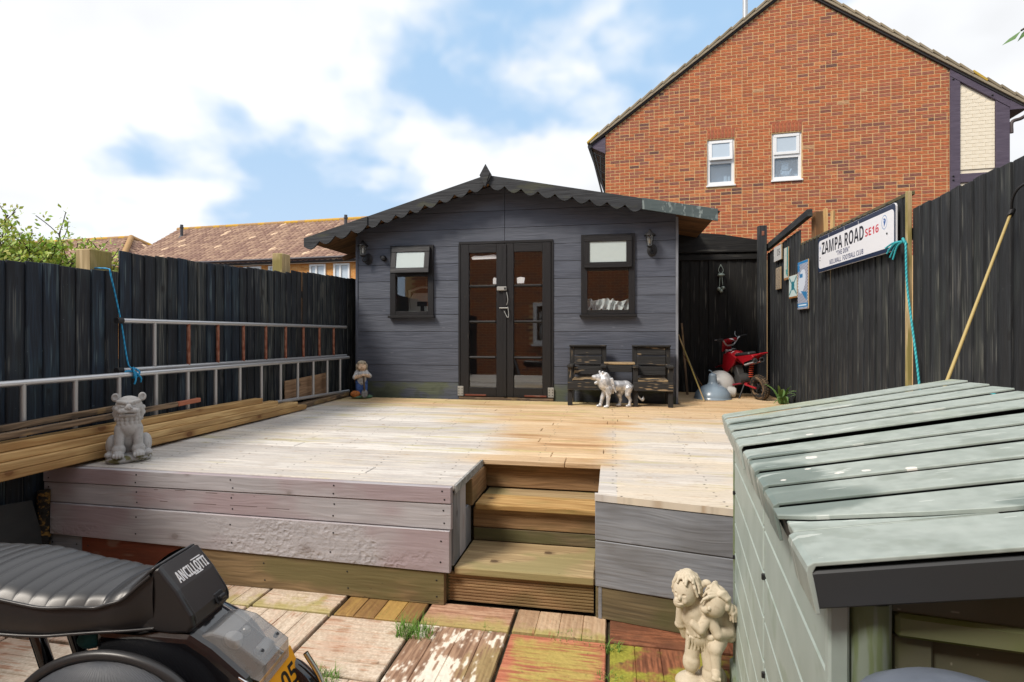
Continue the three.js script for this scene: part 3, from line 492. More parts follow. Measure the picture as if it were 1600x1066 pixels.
  { const lk = board('padlock_bar', M.zinc, dl, -1.33, -1.215, 1.868, 1.915, SZ + .03, SZ + .05, { b: .005 }); board('keyhole', M.iron, lk, .03, .05, -.012, .012, .01, .013);
    mesh('hasp', merged([tube([[-1.215, 1.85, SZ + .036], [-1.2, 1.76, SZ + .045], [-1.215, 1.7, SZ + .036]], .0042, 12, 6), tube([[-1.245, 1.63, SZ + .036], [-1.2, 1.55, SZ + .05], [-1.19, 1.6, SZ + .045], [-1.2, 1.68, SZ + .04]], .0042, 14, 6), bar([-1.3, 1.665, SZ + .035], [-1.2, 1.665, SZ + .04], .006)]), M.zinc, dl); }
  // paper scraps stuck inside the door glass
  const scrap = (pts, p) => mesh('paper_scrap', plate(pts, .002), M.paper, p).position.z = SZ - .018;
  scrap([[-1.62, 2.245], [-1.3, 2.25], [-1.29, 2.28], [-1.36, 2.3], [-1.5, 2.285], [-1.6, 2.29], [-1.635, 2.27]].map(p => [p[0] - .02, p[1]]), dl); scrap([[-1.39, 1.95], [-1.35, 1.95], [-1.35, 2.02], [-1.375, 2.03], [-1.39, 2.01]], dl); scrap([[-1.1, 1.955], [-1.02, 1.955], [-1.01, 2.02], [-1.06, 2.03], [-1.105, 2.02]], dr);
}
// wall lanterns and the vent cap
function lantern(label, x, y, lit) {
  const L = thing('wall_lantern', label, 'lantern', [x, y, SZ + .012], 0, 'lanterns on the shed front');
  const bp = mesh('backplate', lathe([[0, .014], [.04, .012], [.055, .004], [.056, 0]], 20).rotateX(Math.PI / 2), M.iron, L); bp.position.set(.03, -.12, 0); bp.scale.y = 1.25;
  mesh('arm', tube([[.03, -.12, .01], [.028, -.16, .05], [.0, -.15, .085], [0, -.095, .085]], .009, 16, 6), M.iron, L);
  mesh('lamp_glass', lathe([[.028, -.09], [.047, .03]], 6).translate(0, 0, .085), new THREE.MeshPhysicalMaterial({ color: lin(.7, .72, .72), transmission: .85, thickness: 0, roughness: .15 }), L);
  const fr = []; for (let k = 0; k < 6; k++) { const a = k * Math.PI / 3; fr.push(bar([Math.sin(a) * .028, -.09, .085 + Math.cos(a) * .028], [Math.sin(a) * .048, .03, .085 + Math.cos(a) * .048], .004, .004, 5)); }
  mesh('cage', merged([...fr, lathe([[0, -.11], [.02, -.1], [.032, -.088], [.028, -.08]], 6).translate(0, 0, .085)]), M.iron, L);
  mesh('roof_cap', lathe([[.068, .028], [.06, .042], [.03, .068], [.018, .08], [.012, .095], [0, .1]], 12).translate(0, 0, .085), M.iron, L);
  mesh('bulb', lathe([[0, -.06], [.012, -.058], [.014, -.02], [.008, 0], [0, .008]], 12).translate(0, 0, .085), lit, L);
}
lantern('black wall lantern left of the shed doors beside the open vent window', -2.98, 2.40, std({ color: lin(.85, .85, .82), roughness: .3 }));
lantern('black wall lantern under the right eave of the shed', .40, 2.415, std({ color: lin(.75, .55, .3), roughness: .3 }));
single('vent_cap', 'small black round vent cap on the shed wall beside the left lantern', 'vent cap', merged([lathe([[.03, 0], [.034, .02], [.03, .05], [.018, .06], [0, .058]], 14).rotateX(Math.PI / 2), tf(new THREE.BoxGeometry(.05, .03, .03), -.02, .02, .02)]), M.iron, [-2.74, 2.28, SZ + .004]);
// ---------------------------------------------------------------- fences
// a run of upright boards along z at x; inside face toward `side`
function fencePanel(label, x, za, zb, y0, ya, yb, bw, side, mats, group) {
  const f = thing('board_fence', label, 'fence', [x, 0, 0], 0, group); const n = Math.round(Math.abs(zb - za) / bw), dz = (zb - za) / n;
  for (let i = 0; i < n; i++) {
    const z0 = za + i * dz, z1 = z0 + dz, top = ya + (yb - ya) * (i + .5) / n + (R() - .5) * .012, m = mats[Math.floor(R() * mats.length)];
    const b = mesh('board', cbox(.016, top - y0, Math.abs(dz) + .006, .003, R() * 6, R() * 6), m, f); b.position.set(-side * .01, (top + y0) / 2, (z0 + z1) / 2); b.rotation.y = side * .13 * (R() * .4 + .8); b.rotation.x = (R() - .5) * .006; b.position.x += (R() - .5) * .003;
  }
  for (const y of [y0 + .25, (ya + yb) / 2 - .3]) board('rail', M.fenceBlack, f, -side * .07, -side * .03, y, y + .07, Math.min(za, zb) + .01, Math.max(za, zb) - .01);
  return f;
}
const navy = [M.fenceNavy, M.fenceNavy, M.fenceBlue, M.fenceNavy], blk = [M.fenceBlack, M.fenceBlack, M.fenceBlack2, M.fenceBlack3];
fencePanel('low navy fence panel at the far left, below the green tree', -3.3, -3.15, -1.35, 0, 1.788, 1.765, .1, 1, navy);
fencePanel('navy fence panel off the left edge of the photo, beside the scooter', -3.3, -1.33, .5, 0, 1.80, 1.79, .1, 1, navy);
fencePanel('tall worn navy fence panel behind the upper ladder', -3.3, -5.18, -3.155, 0, 2.0, 1.928, .1, 1, [M.fenceNavy, M.fenceWorn, M.fenceWorn, M.fenceBlue, M.fenceNavy]);
fencePanel('tall dark fence panel running in beside the left wall of the shed', -3.3, -7.0, -5.172, 0, 2.09, 2.03, .1, 1, [M.fenceNavy, M.fenceWorn, M.fenceBlack]);
function rawPost(label, x, z, w, d, y1, mat = M.postWood) { return single('fence_post', label, 'post', cbox(w, y1, d, .006, R() * 4, R() * 4), mat, [x, y1 / 2, z]); }
rawPost('pale raw timber post top where the left fence steps up', -3.42, -3.075, .12, .16, 1.925);
rawPost('mossy square timber post standing above the tall left fence', -3.42, -5.17, .12, .14, 2.2);
fencePanel('black fence panel at the right edge with the brass rod leaning on it', 1.95, -4.03, -2.2, 0, 2.195, 2.265, .1, -1, blk);
fencePanel('black fence panel right of the photo, behind the green store', 1.95, -2.19, -.35, 0, 2.24, 2.26, .1, -1, blk);
const signPanel = fencePanel('black fence panel carrying the white street sign', 1.95, -6.21, -4.06, 0, 2.318, 2.30, .1, -1, blk);
board('edge_batten', M.postWood, signPanel, -.03, .0, .1, 2.315, -4.052, -4.025, { rot: [.0, 0, 0] });
board('capping', M.sleeperDark, signPanel, .0, .035, 2.296, 2.322, -6.2, -4.06);
const farPanel = fencePanel('black fence panel in the far corner hung with small plaques', 1.95, -7.5, -6.215, .3, 2.40, 2.47, .1, -1, blk);
{ const g = beam([1.935 - 1.95, 2.455, -7.42], [1.935 - 1.95, 2.575, -5.88], .05, .075); mesh('top_rail', g, M.fenceBlack2, farPanel); }
rawPost('dark brown fence post in the gap at the far end of the sign panel', 2.05, -5.99, .1, .1, 2.6, M.brownWood);
single('timber_offcut', 'pale split timber sticking up behind the sign panel', 'timber', merged([beam([0, -.3, 0], [.0, .16, -.03], .035, .03), beam([.03, -.3, .05], [.035, .12, .06], .03, .03)]), M.timber, [2.03, 2.42, -5.72]);
// back boarding and gate post
{
  const f = thing('back_fence', 'black upright boarding between the shed and the right fence', 'fence', [0, 0, -7.5]);
  const n = 11, dx = (1.94 - .66) / n; for (let i = 0; i < n; i++) { const b = mesh('board', cbox(dx + .012, 2.02, .018, .003, R() * 6, R() * 6), M.gateBlack, f); b.position.set(.66 + (i + .5) * dx, 1.44, (R() - .5) * .01); b.rotation.y = .1; }
  mesh('header_beam', plate([[.66, 2.43], [1.94, 2.42], [1.94, 2.55], [1.4, 2.655], [.66, 2.73]], .05, 0, 0, .003), M.gateBlack, f).position.z = .06;
  for (const y of [.7, 1.4, 2.1]) board('rail', M.gateBlack, f, .66, 1.94, y, y + .09, -.06, -.012); board('rail', M.gateBlack, f, .66, 1.94, 2.33, 2.4, .012, .04);
}
single('gate_post', 'dark grey square post standing in the far right corner', 'post', cbox(.095, 2.12, .095, .004, 1, 2), M.fenceBlack3, [1.845, .6 + 1.06, -7.3]);
single('post_plate', 'small rusty plate screwed near the top of the grey corner post', 'plate', merged([cbox(.03, .055, .004, .001), tf(cbox(.016, .03, .003, .001), 0, 0, .003)]), M.rust, [1.845, 2.62, -7.249]);
// black sheet and rotten post stump under the timbers at far left
{ const g = plate([[0, .0], [.5, 0], [.42, .42], [0, .47]], .012, .3, .4, .002); const m = single('black_sheet', 'black painted sheet leaning on the fence below the timber stack', 'sheet', g, M.ply, [-3.2, .005, -2.12], Math.PI / 2); m.rotation.set(0, Math.PI / 2, 0); m.rotation.order = 'YXZ'; m.rotation.x = -.1; }
{ const g = new THREE.CylinderGeometry(.03, .034, .46, 9, 6); const p = g.attributes.position; for (let i = 0; i < p.count; i++) { const k = 1 + .3 * (vn(p.getX(i) * 60 + p.getZ(i) * 40, p.getY(i) * 9, 5) - .5); p.setX(i, p.getX(i) * k); p.setZ(i, p.getZ(i) * k); } g.computeVertexNormals(); single('rotten_stake', 'rotten black stake with yellow splits at the left deck corner', 'stake', g, M.rotten, [-3.235, .232, -2.6]); }

// ---------------------------------------------------------------- ladders on the left fence
function ladder(label, x, zA, zB, yt, yb, rungs, rungMat, r, group) {
  const l = thing('ladder', label, 'ladder', [x, 0, 0], 0, group);
  for (const [ya, yc] of [yt, yb]) { mesh('rail', bar([0, ya, zA], [0, yc, zB], r, r, 12), M.alu, l); mesh('end_cap', bar([0, ya, zA - .0], [0, ya - (yc - ya) * .01, zA + .045 * Math.sign(zA - zB)], r * 1.25, r * 1.25, 10), M.rubber, l); }
  for (const z of rungs) { const t = (z - zA) / (zB - zA); mesh('rung', bar([0, yt[0] + (yt[1] - yt[0]) * t, z], [0, yb[0] + (yb[1] - yb[0]) * t, z], r * .82, r * .82, 10), typeof rungMat === 'function' ? rungMat(z) : rungMat, l); }
  return l;
}
const rg = (a, b, n) => Array.from({ length: n }, (_, i) => a + (b - a) * i / (n - 1));
ladder('long aluminium ladder lying on edge along the left fence, lower of two', -3.17, -1.6, -6.16, [1.105, 1.077], [.80, .668], rg(-1.85, -5.95, 15), M.aluDull, .0175);
ladder('aluminium ladder with rusty rungs on the left fence, upper of two', -3.225, -3.1, -6.2, [1.455, 1.447], [1.122, 1.098], rg(-3.36, -5.9, 9), (z) => z > -3.5 ? M.aluDull : M.rust, .0165);
// rope holding them
single('blue_rope', 'blue rope looped over the left fence and knotted round the ladders', 'rope', merged([tube([[-3.41, 1.80, -3.02], [-3.33, 1.80, -3.03], [-3.268, 1.793, -3.045], [-3.262, 1.76, -3.05], [-3.235, 1.45, -3.1], [-3.2, 1.17, -3.12], [-3.165, 1.135, -3.13]], .0052, 40, 7), tube([[-3.17, 1.14, -3.13], [-3.145, 1.12, -3.11], [-3.15, 1.08, -3.12], [-3.19, 1.075, -3.14], [-3.205, 1.11, -3.15], [-3.165, 1.135, -3.13], [-3.14, 1.11, -3.15], [-3.155, 1.075, -3.145]], .0065, 40, 7), tube([[-3.15, 1.11, -3.13], [-3.14, 1.06, -3.12], [-3.145, 1.03, -3.115]], .006, 10, 6), tube([[-3.15, 1.11, -3.13], [-3.14, 1.07, -3.16], [-3.15, 1.04, -3.17]], .006, 10, 6), tube([[-3.15, 1.11, -3.13], [-3.17, 1.12, -3.08], [-3.165, 1.1, -3.06]], .006, 10, 6)]), M.rope);

// ---------------------------------------------------------------- timber stack along the fence
{
  const grp = 'new timbers stacked along the left fence';
  const t = (label, a, b, w, h, mat) => single('timber_length', label, 'timber', beam(a, b, w, h, .005), mat, [0, 0, 0], 0, grp);
  board; // lengths bear on the deck at the far end and on a block at the near end
  t('lowest new timber of the stack, lying on the deck edge', [-3.06, .648, -1.7], [-3.07, .632, -5.0], .09, .045, M.timber2);
  t('second new timber of the stack with a pale sawn end', [-3.065, .694, -1.7], [-3.075, .679, -4.85], .095, .045, M.timber);
  t('third new timber of the stack, shorter and paler', [-3.075, .741, -1.7], [-3.085, .725, -4.55], .09, .045, M.timber);
  t('topmost new timber of the stack beneath the weathered laths', [-3.10, .788, -1.7], [-3.10, .771, -4.35], .085, .045, M.timber2);
  t('new timber lying behind the stack against the ladder', [-3.17, .655, -1.7], [-3.175, .64, -4.9], .07, .055, M.timber2);
  const o = (label, a, b, w, h) => single('weathered_lath', label, 'lath', beam(a, b, w, h, .004), M.oldWood, [0, 0, 0], 0, 'weathered laths on the timber stack');
  o('dark crumbling lath nearest the fence on the timber stack', [-3.13, .855, -1.6], [-3.14, .895, -3.15], .03, .035); o('grey weathered lath with a red end on top of the timbers', [-3.075, .828, -1.6], [-3.08, .862, -3.4], .035, .033);
  single('red_lath_end', 'short red painted lath end beyond the guardian lion', 'lath', beam([-3.0795, .8608, -3.403], [-3.082, .8665, -3.62], .034, .032, .004), std({ color: lin(.38, .13, .07), roughness: .8 }));
  single('support_block', 'timber block propping the near end of the stack', 'block', cbox(.16, .622, .1, .004, 2, 1), M.sleeperDark, [-3.1, .312, -1.8]);
  const g = cbox(.012, .23, .8, .003, 1, 1); single('board_offcut', 'pale brown board offcut leaning behind the lower ladder', 'board', g, M.offcut, [-3.238, .79, -5.35]).rotation.set(.035, 0, .0);
  single('dark_plank', 'dark weathered plank lying beneath the ladder beside the shed corner', 'plank', beam([-3.16, .625, -5.05], [-3.18, .64, -6.1], .1, .045, .005), M.oldWood);
}
// ---------------------------------------------------------------- things on the right fence
{
  const art = canvasTex(1024, 256, (g, w, h) => {
    g.fillStyle = '#26324c'; g.fillRect(0, 0, w, h); g.fillStyle = '#e9ebf2'; const r = 26; g.beginPath(); g.moveTo(14 + r, 28); g.arcTo(w - 14, 28, w - 14, h - 28, r); g.arcTo(w - 14, h - 24, 14, h - 24, r); g.arcTo(14, h - 24, 14, 28, r); g.arcTo(14, 28, w - 14, 28, r); g.fill();
    g.fillStyle = '#e9ebf2'; for (const x of [180, 420, 610]) g.fillRect(x, 8, 5, 22);
    g.textBaseline = 'alphabetic'; g.fillStyle = '#20222e'; g.font = 'bold 122px sans-serif';
    const fit = (s, x, y, tw) => { const m = g.measureText(s).width; g.save(); g.translate(x, y); g.scale(tw / m, 1); g.fillText(s, 0, 0); g.restore(); };
    fit('ZAMPA ROAD', 66, 134, 620); g.fillStyle = '#c8283c'; g.font = 'bold 64px sans-serif'; fit('SE16', 694, 124, 160);
    g.fillStyle = '#2b3560'; g.font = 'bold 44px sans-serif'; fit('"THE DEN"', 300, 176, 200); fit('MILLWALL  FOOTBALL CLUB', 196, 222, 480);
    for (const [x, y, s] of [[38, 84, 20], [912, 82, 38]]) { g.strokeStyle = '#6f93c4'; g.lineWidth = s * .1; g.beginPath(); g.ellipse(x, y, s * .72, s, 0, 0, 7); g.stroke(); g.fillStyle = '#2f5fa8'; g.beginPath(); g.moveTo(x - s * .2, y - s * .6); g.quadraticCurveTo(x + s * .6, y - s * .5, x + s * .3, y + s * .1); g.quadraticCurveTo(x + s * .1, y + s * .5, x - s * .1, y + s * .7); g.quadraticCurveTo(x - s * .1, y, x - s * .3, y - s * .1); g.fill(); g.fillStyle = '#cfdcf0'; g.beginPath(); g.arc(x - s * .1, y - s * .25, s * .14, 0, 7); g.fill(); }
    g.fillStyle = '#333'; for (const [x, y] of [[34, 170], [936, 150]]) { g.beginPath(); g.arc(x, y, 6, 0, 7); g.fill(); }
  });
  const sign = thing('street_sign', 'white street sign with navy border reading ZAMPA ROAD on the black fence', 'sign', [1.915, 2.104, -4.857], -Math.PI / 2);
  const sh = new THREE.Shape(); const w = 1.43, h = .325, r = .03; sh.moveTo(-w / 2 + r, -h / 2); sh.lineTo(w / 2 - r, -h / 2); sh.absarc(w / 2 - r, -h / 2 + r, r, -Math.PI / 2, 0); sh.lineTo(w / 2, h / 2 - r); sh.absarc(w / 2 - r, h / 2 - r, r, 0, Math.PI / 2); sh.lineTo(-w / 2 + r, h / 2); sh.absarc(-w / 2 + r, h / 2 - r, r, Math.PI / 2, Math.PI); sh.lineTo(-w / 2, -h / 2 + r); sh.absarc(-w / 2 + r, -h / 2 + r, r, Math.PI, Math.PI * 1.5);
  const bg = new THREE.ExtrudeGeometry(sh, { depth: .006, bevelEnabled: true, bevelSize: .003, bevelThickness: .003, bevelSegments: 2 }); mesh('plate', bg, std({ color: lin(.6, .61, .65), roughness: .4 }), sign);
  const face = new THREE.ShapeGeometry(sh, 8), uv = face.attributes.uv, p = face.attributes.position; for (let i = 0; i < uv.count; i++) uv.setXY(i, p.getX(i) / w + .5, p.getY(i) / h + .5); mesh('sign_face', face, std({ map: art, roughness: .35 }), sign).position.z = .0105;
  for (const x of [-.66, .6]) mesh('screw', lathe([[0, .004], [.006, .002], [.007, 0]], 10).rotateX(Math.PI / 2), M.iron, sign).position.set(x, -.03, .011);
  const plaque = (label, z, y, w, h, tilt, draw, cw = 128, ch = 256) => { const P = thing('wall_plaque', label, 'plaque', [1.93, y, z], -Math.PI / 2, 'plaques on the far right fence'); P.rotation.z = 0; const q = new THREE.Group(); q.name = 'panel'; q.rotation.z = tilt; P.add(q); mesh('plate', cbox(w, h, .012, .004), std({ color: lin(.4, .3, .18), roughness: .7 }), q); const f = mesh('print', new THREE.PlaneGeometry(w - .008, h - .008), std({ map: canvasTex(cw, ch, draw), roughness: .4 }), q); f.position.z = .0085; };
  const speck = (g, w, h, cols, n, s) => { const r = rng(s); for (let i = 0; i < n; i++) { g.fillStyle = cols[Math.floor(r() * cols.length)]; g.fillRect(r() * w, r() * h, 2 + r() * 8, 2 + r() * 10); } };
  plaque('curled white plaque lettered US, farthest on the right fence', -6.92, 2.32, .3, .18, .0, (g, w, h) => { g.fillStyle = '#cfd0d0'; g.fillRect(0, 0, w, h); g.fillStyle = '#23272e'; g.font = 'bold 80px serif'; g.fillText('US', w * .42, h * .68); speck(g, w, h, ['#b3b5b6', '#dcdcdc'], 40, 1); }, 256, 128);
  plaque('narrow rusty speckled plaque below the US plaque', -6.9, 2.02, .19, .26, 0, (g, w, h) => { g.fillStyle = '#a89a86'; g.fillRect(0, 0, w, h); speck(g, w, h, ['#6a5440', '#d6cdbf', '#4b5060', '#8a7760'], 160, 2); });
  plaque('narrow pale plaque with a teal edge beside the US plaque', -6.6, 2.155, .15, .37, 0, (g, w, h) => { g.fillStyle = '#cfd3cb'; g.fillRect(0, 0, w, h); g.fillStyle = '#57a0a5'; g.fillRect(w * .72, 0, w * .28, h * .9); g.fillRect(w * .5, h * .68, w * .3, h * .16); g.fillStyle = '#a5703c'; g.fillRect(0, h * .94, w, h * .06); speck(g, w, h, ['#b9bdb4', '#8fb4b4'], 50, 3); });
  plaque('square pale blue plaque with a crossed emblem', -6.36, 1.876, .265, .25, 0, (g, w, h) => { g.fillStyle = '#cfe2e2'; g.fillRect(0, 0, w, h); g.strokeStyle = '#3d8794'; g.lineWidth = 22; g.beginPath(); g.moveTo(10, 20); g.lineTo(w - 10, h - 40); g.moveTo(w - 10, 20); g.lineTo(10, h - 40); g.stroke(); g.fillStyle = '#2f7f90'; g.beginPath(); g.arc(w / 2, h * .46, w * .2, 0, 7); g.fill(); g.fillStyle = '#a06a38'; g.fillRect(0, h * .94, w, h * .06); }, 256, 256);
  plaque('tall blue and white chequered plaque nearest the street sign', -6.05, 1.868, .31, .5, 0, (g, w, h) => { g.fillStyle = '#c9cfe0'; g.fillRect(0, 0, w, h); g.fillStyle = '#47506c'; for (let y = 0; y < h; y += 8) for (let x = (y / 8 % 2) * 8; x < w; x += 16) g.fillRect(x, y, 7, 7); g.fillStyle = '#d9e4f4'; g.beginPath(); g.ellipse(w * .42, h * .42, w * .34, h * .26, .4, 0, 7); g.fill(); g.fillStyle = '#2b86c8'; g.fillRect(0, 0, w, h * .05); g.fillRect(0, h * .88, w, h * .08); g.fillRect(0, h * .06, w * .2, h * .14); g.fillStyle = '#3a83bb'; g.beginPath(); g.moveTo(w * .3, h * .62); g.lineTo(w * .92, h * .66); g.lineTo(w * .9, h * .84); g.closePath(); g.fill(); g.fillRect(w * .2, h * .26, w * .3, h * .08); g.fillStyle = '#e6f2fb'; g.fillRect(w * .08, h * .905, w * .8, h * .03); });
  // teal rope tied to the batten, hanging down
  single('teal_rope', 'teal rope knotted on the fence batten and hanging beside it', 'rope', merged([tube([[1.92, 1.985, -4.05], [1.905, 1.95, -4.01], [1.90, 1.7, -3.985], [1.905, 1.45, -3.94], [1.90, 1.2, -3.87], [1.90, .95, -3.82]], .007, 60, 8), tube([[1.915, 1.99, -4.06], [1.90, 2.0, -4.035], [1.905, 1.97, -4.02], [1.925, 1.965, -4.04], [1.915, 1.99, -4.06]], .009, 20, 8), ...[[-.02, -.09, -.13], [-.03, -.02, -.17], [-.03, -.06, -.15], [-.02, -.11, -.09], [-.04, -.045, -.11]].map(d => tube([[1.91, 1.985, -4.045], [1.905 + d[0] * .5, 1.995 + d[1] * .3, -4.05 + d[2] * .5], [1.905 + d[0], 1.985 + d[1], -4.045 + d[2]]], .0065, 10, 6))]), M.ropeTeal);
}
{ const g = []; const r = rng(77); single('wind_chime', 'little green and silver bell wind chime on the black back boarding', 'wind chime', merged([tube([[0, .12, 0], [-.03, .04, .01], [0, 0, .015], [.03, .04, .01], [0, .12, 0]], .003, 24, 5), tf(new THREE.SphereGeometry(.035, 10, 8), 0, -.02, .02, 0, 0, 0, 1.4, .6, .8), bar([-.012, -.03, .02], [-.02, -.17, .02], .005), bar([.01, -.03, .02], [.02, -.15, .025], .005), tf(new THREE.SphereGeometry(.026, 10, 8), -.025, -.2, .022), tf(new THREE.SphereGeometry(.026, 10, 8), .025, -.19, .024), tf(new THREE.SphereGeometry(.024, 10, 8), 0, -.23, .03)]), std({ color: lin(.34, .4, .36), metalness: .4, roughness: .45 }), [1.385, 2.15, -7.475]); }
// ---------------------------------------------------------------- neighbouring houses
const brickTex = tex(512, 512, (u, v) => { const n = fbm(u * 20, v * 20, 401, 4, 20, 20), m = vn(u * 90, v * 90, 402, 90, 90); const k = .8 + .35 * n + .12 * (m - .5); return [255 * k * .86, 255 * k * .84, 255 * k * .82]; });
const brickBump = bump(256, 256, (u, v) => fbm(u * 30, v * 30, 403, 4, 30, 30));
const brickCols = [[212, 126, 82], [204, 118, 78], [198, 116, 82], [190, 114, 86], [178, 112, 92], [156, 102, 90], [126, 90, 84], [218, 140, 94]].map(c => srgb(...c));
const pickBrick = (h) => brickCols[h < .22 ? 0 : h < .42 ? 1 : h < .6 ? 2 : h < .76 ? 3 : h < .87 ? 4 : h < .94 ? 5 : h < .975 ? 6 : 7];
const brickMat = std({ map: brickTex, bumpMap: brickBump, bumpScale: .004, roughness: .9 });
const brickMats = brickCols.map(c => { const m = brickMat.clone(); m.color.copy(c); return m; });
const mortarMat = std({ roughness: .95, map: (() => { const t = tex(256, 256, (u, v) => mix([194, 158, 112], [216, 182, 134], fbm(u * 16, v * 16, 404, 4, 16, 16))); return t; })() });
{
  const H = thing('brick_house', 'red brick gable house with two white windows behind the right fence', 'house', [2.3228, 0, -13.001], rad(-4.2));
  const x0 = -2.503, xr = 4.518, xe = 5.541, apex = [1.563, 9.06], eL = [-2.9, 5.93], eR = [5.83, 5.96];
  const under = (x, y) => Math.min(apex[1] + (apex[0] - x) * (eL[1] - apex[1]) / (apex[0] - eL[0]), apex[1] + (x - apex[0]) * (eR[1] - apex[1]) / (eR[0] - apex[0])) - y;
  const poly = clipPoly(clipPoly([[x0, 0], [xr, 0], [xr, 10], [x0, 10]], p => apex[1] - .08 + (apex[0] - p[0]) * (eL[1] - apex[1]) / (apex[0] - eL[0]) - p[1]), p => apex[1] - .08 + (p[0] - apex[0]) * (eR[1] - apex[1]) / (eR[0] - apex[0]) - p[1]);
  // wall core in mortar with window openings
  const wins = [[-.206, .38, 4.703, 5.775], [1.149, 1.754, 4.727, 5.80]];
  const shp = new THREE.Shape(poly.map(p => new THREE.Vector2(...p))); for (const w of wins) { const hl = new THREE.Path(); hl.moveTo(w[0], w[2]); hl.lineTo(w[1], w[2]); hl.lineTo(w[1], w[3]); hl.lineTo(w[0], w[3]); hl.closePath(); shp.holes.push(hl); }
  const core = new THREE.ExtrudeGeometry(shp, { depth: .25, bevelEnabled: false }); core.translate(0, 0, -.25); mesh('mortar_wall', core, mortarMat, H);
  // bricks: stretcher bond with occasional headers, 75 mm courses
  const P = .075, BL = .225, list = []; const rb = rng(99);
  for (let c = 40; c < 122; c++) {
    const y = c * P + .0375; let x = x0 - (c % 2 ? 0 : BL / 2), k = 0;
    while (x < xr) {
      const half = hash2(k, c, 9) > .86; const L = half ? BL / 2 : BL; let a = Math.max(x, x0) + .0065, b = Math.min(x + L, xr) - .0065; x += L; k++;
      // under the verge
      for (const s of [-1, 1]) { const yy = y + .036 + .1; if (s < 0) { const lim = apex[0] - (apex[1] - yy) * (apex[0] - eL[0]) / (apex[1] - eL[1]); a = Math.max(a, lim); } else { const lim = apex[0] + (apex[1] - yy) * (eR[0] - apex[0]) / (apex[1] - eR[1]); b = Math.min(b, lim); } }
      let segs = [[a, b]]; for (const w of wins) if (y > w[2] - .03 && y < w[3] + .232) segs = segs.flatMap(([p, q]) => { const o = []; if (p < w[0] - .01) o.push([p, Math.min(q, w[0] - .012)]); if (q > w[1] + .01) o.push([Math.max(p, w[1] + .012), q]); return o.length || q > w[0] && p < w[1] ? o : [[p, q]]; });
      for (const [p, q] of segs) if (q - p > .012) list.push([(p + q) / 2, y, q - p, hash2(k, c, 12)]);
    }
  }
  // the 300 nearest to the garden stand as bricks of their own
  list.sort((p, q) => (q[0] * .28 - q[1] * .3) - (p[0] * .28 - p[1] * .3));
  const geos = [.215, .1025].map(w => { const g = cbox(w, .0615, .03, .003); const uv = g.attributes.uv; return g; });
  const inst = [];
  const patch = (x, y) => fbm(x * .9 + 3, y * .9, 410, 3);
  list.forEach((b, i) => {
    let hsh = clamp(b[3] * .8 + .35 * Math.exp(-(((b[0] + .7) / .6) ** 2) - (((b[1] - 5.3) / .5) ** 2)) * hash2(i, 6, 35) + (patch(b[0], b[1]) - .5) * .9 + .1, 0, .999); const odd = hash2(i, 4, 31);
    if (i < 300) { const g = geos[b[2] > .15 ? 0 : 1]; const m = mesh('brick', g, brickMats[brickCols.indexOf(pickBrick(hsh))], H); m.position.set(b[0], b[1], -.0125 + odd * .003); m.scale.x = b[2] / (b[2] > .15 ? .215 : .1025); }
    else inst.push([b, hsh, odd]);
  });
  const im = new THREE.InstancedMesh(cbox(.215, .0615, .03, .003), brickMat, inst.length); im.name = 'brickwork'; im.userData.kind = 'stuff'; const d = new THREE.Object3D(), col = new THREE.Color();
  inst.forEach(([b, hsh, odd], i) => { d.position.set(b[0], b[1], -.0125 + odd * .003); d.scale.set(b[2] / .215, 1, 1); d.updateMatrix(); im.setMatrixAt(i, d.matrix); col.copy(pickBrick(hsh)).multiplyScalar(.9 + .2 * hash2(i, 7, 33)); if (odd > .9975) col.copy(srgb(214, 168, 130)); im.setColorAt(i, col); });
  im.castShadow = im.receiveShadow = true; H.add(im);
  // soldier arches over the windows
  for (const w of wins) for (let k = 0; k < 8; k++) { const ww = (w[1] - w[0] + .01) / 8; const m = mesh('arch_brick', cbox(ww - .009, .215, .03, .003), brickMats[k % 3 === 1 ? 3 : 2], H); m.position.set(w[0] - .005 + (k + .5) * ww, w[3] + .125, -.006); }
  // windows
  wins.forEach((w, wi) => {
    const g = new THREE.Group(); g.name = 'window'; H.add(g); const f = .062, z1 = -.035, z0 = -.11, ym = w[2] + (w[3] - w[2]) * .53;
    board('frame', M.upvc, g, w[0], w[0] + f, w[2] + .03, w[3], z0, z1); board('frame', M.upvc, g, w[1] - f, w[1], w[2] + .03, w[3], z0, z1); board('frame', M.upvc, g, w[0] + f, w[1] - f, w[3] - f, w[3], z0, z1); board('frame', M.upvc, g, w[0] + f, w[1] - f, w[2] + .03, w[2] + f + .05, z0, z1); board('transom', M.upvc, g, w[0] + f, w[1] - f, ym - .04, ym + .035, z0, z1);
    const v = new THREE.Group(); v.name = 'vent_sash'; g.add(v); v.position.set(0, w[3] - .03, z1 + .012); v.rotation.x = wi ? 0 : -.09; const vx0 = w[0] + .045, vx1 = w[1] - .045, vh = w[3] - ym - .06;
    board('sash_rail', M.upvc, v, vx0, vx1, -.06, 0, -.03, .012); board('sash_rail', M.upvc, v, vx0, vx1, -vh, -vh + .06, -.03, .012); board('sash_rail', M.upvc, v, vx0, vx0 + .06, -vh + .06, -.06, -.03, .01); board('sash_rail', M.upvc, v, vx1 - .06, vx1, -vh + .06, -.06, -.03, .01); board('pane', M.houseGlass, v, vx0 + .06, vx1 - .06, -vh + .06, -.06, -.012, -.006, { b: .001 });
    board('pane', new THREE.MeshPhysicalMaterial({ transmission: .85, thickness: 0, roughness: .1, ior: 1.6, color: lin(.75, .82, .88) }), g, w[0] + f, w[1] - f, w[2] + f + .05, ym - .04, -.075, -.07, { b: .001 });
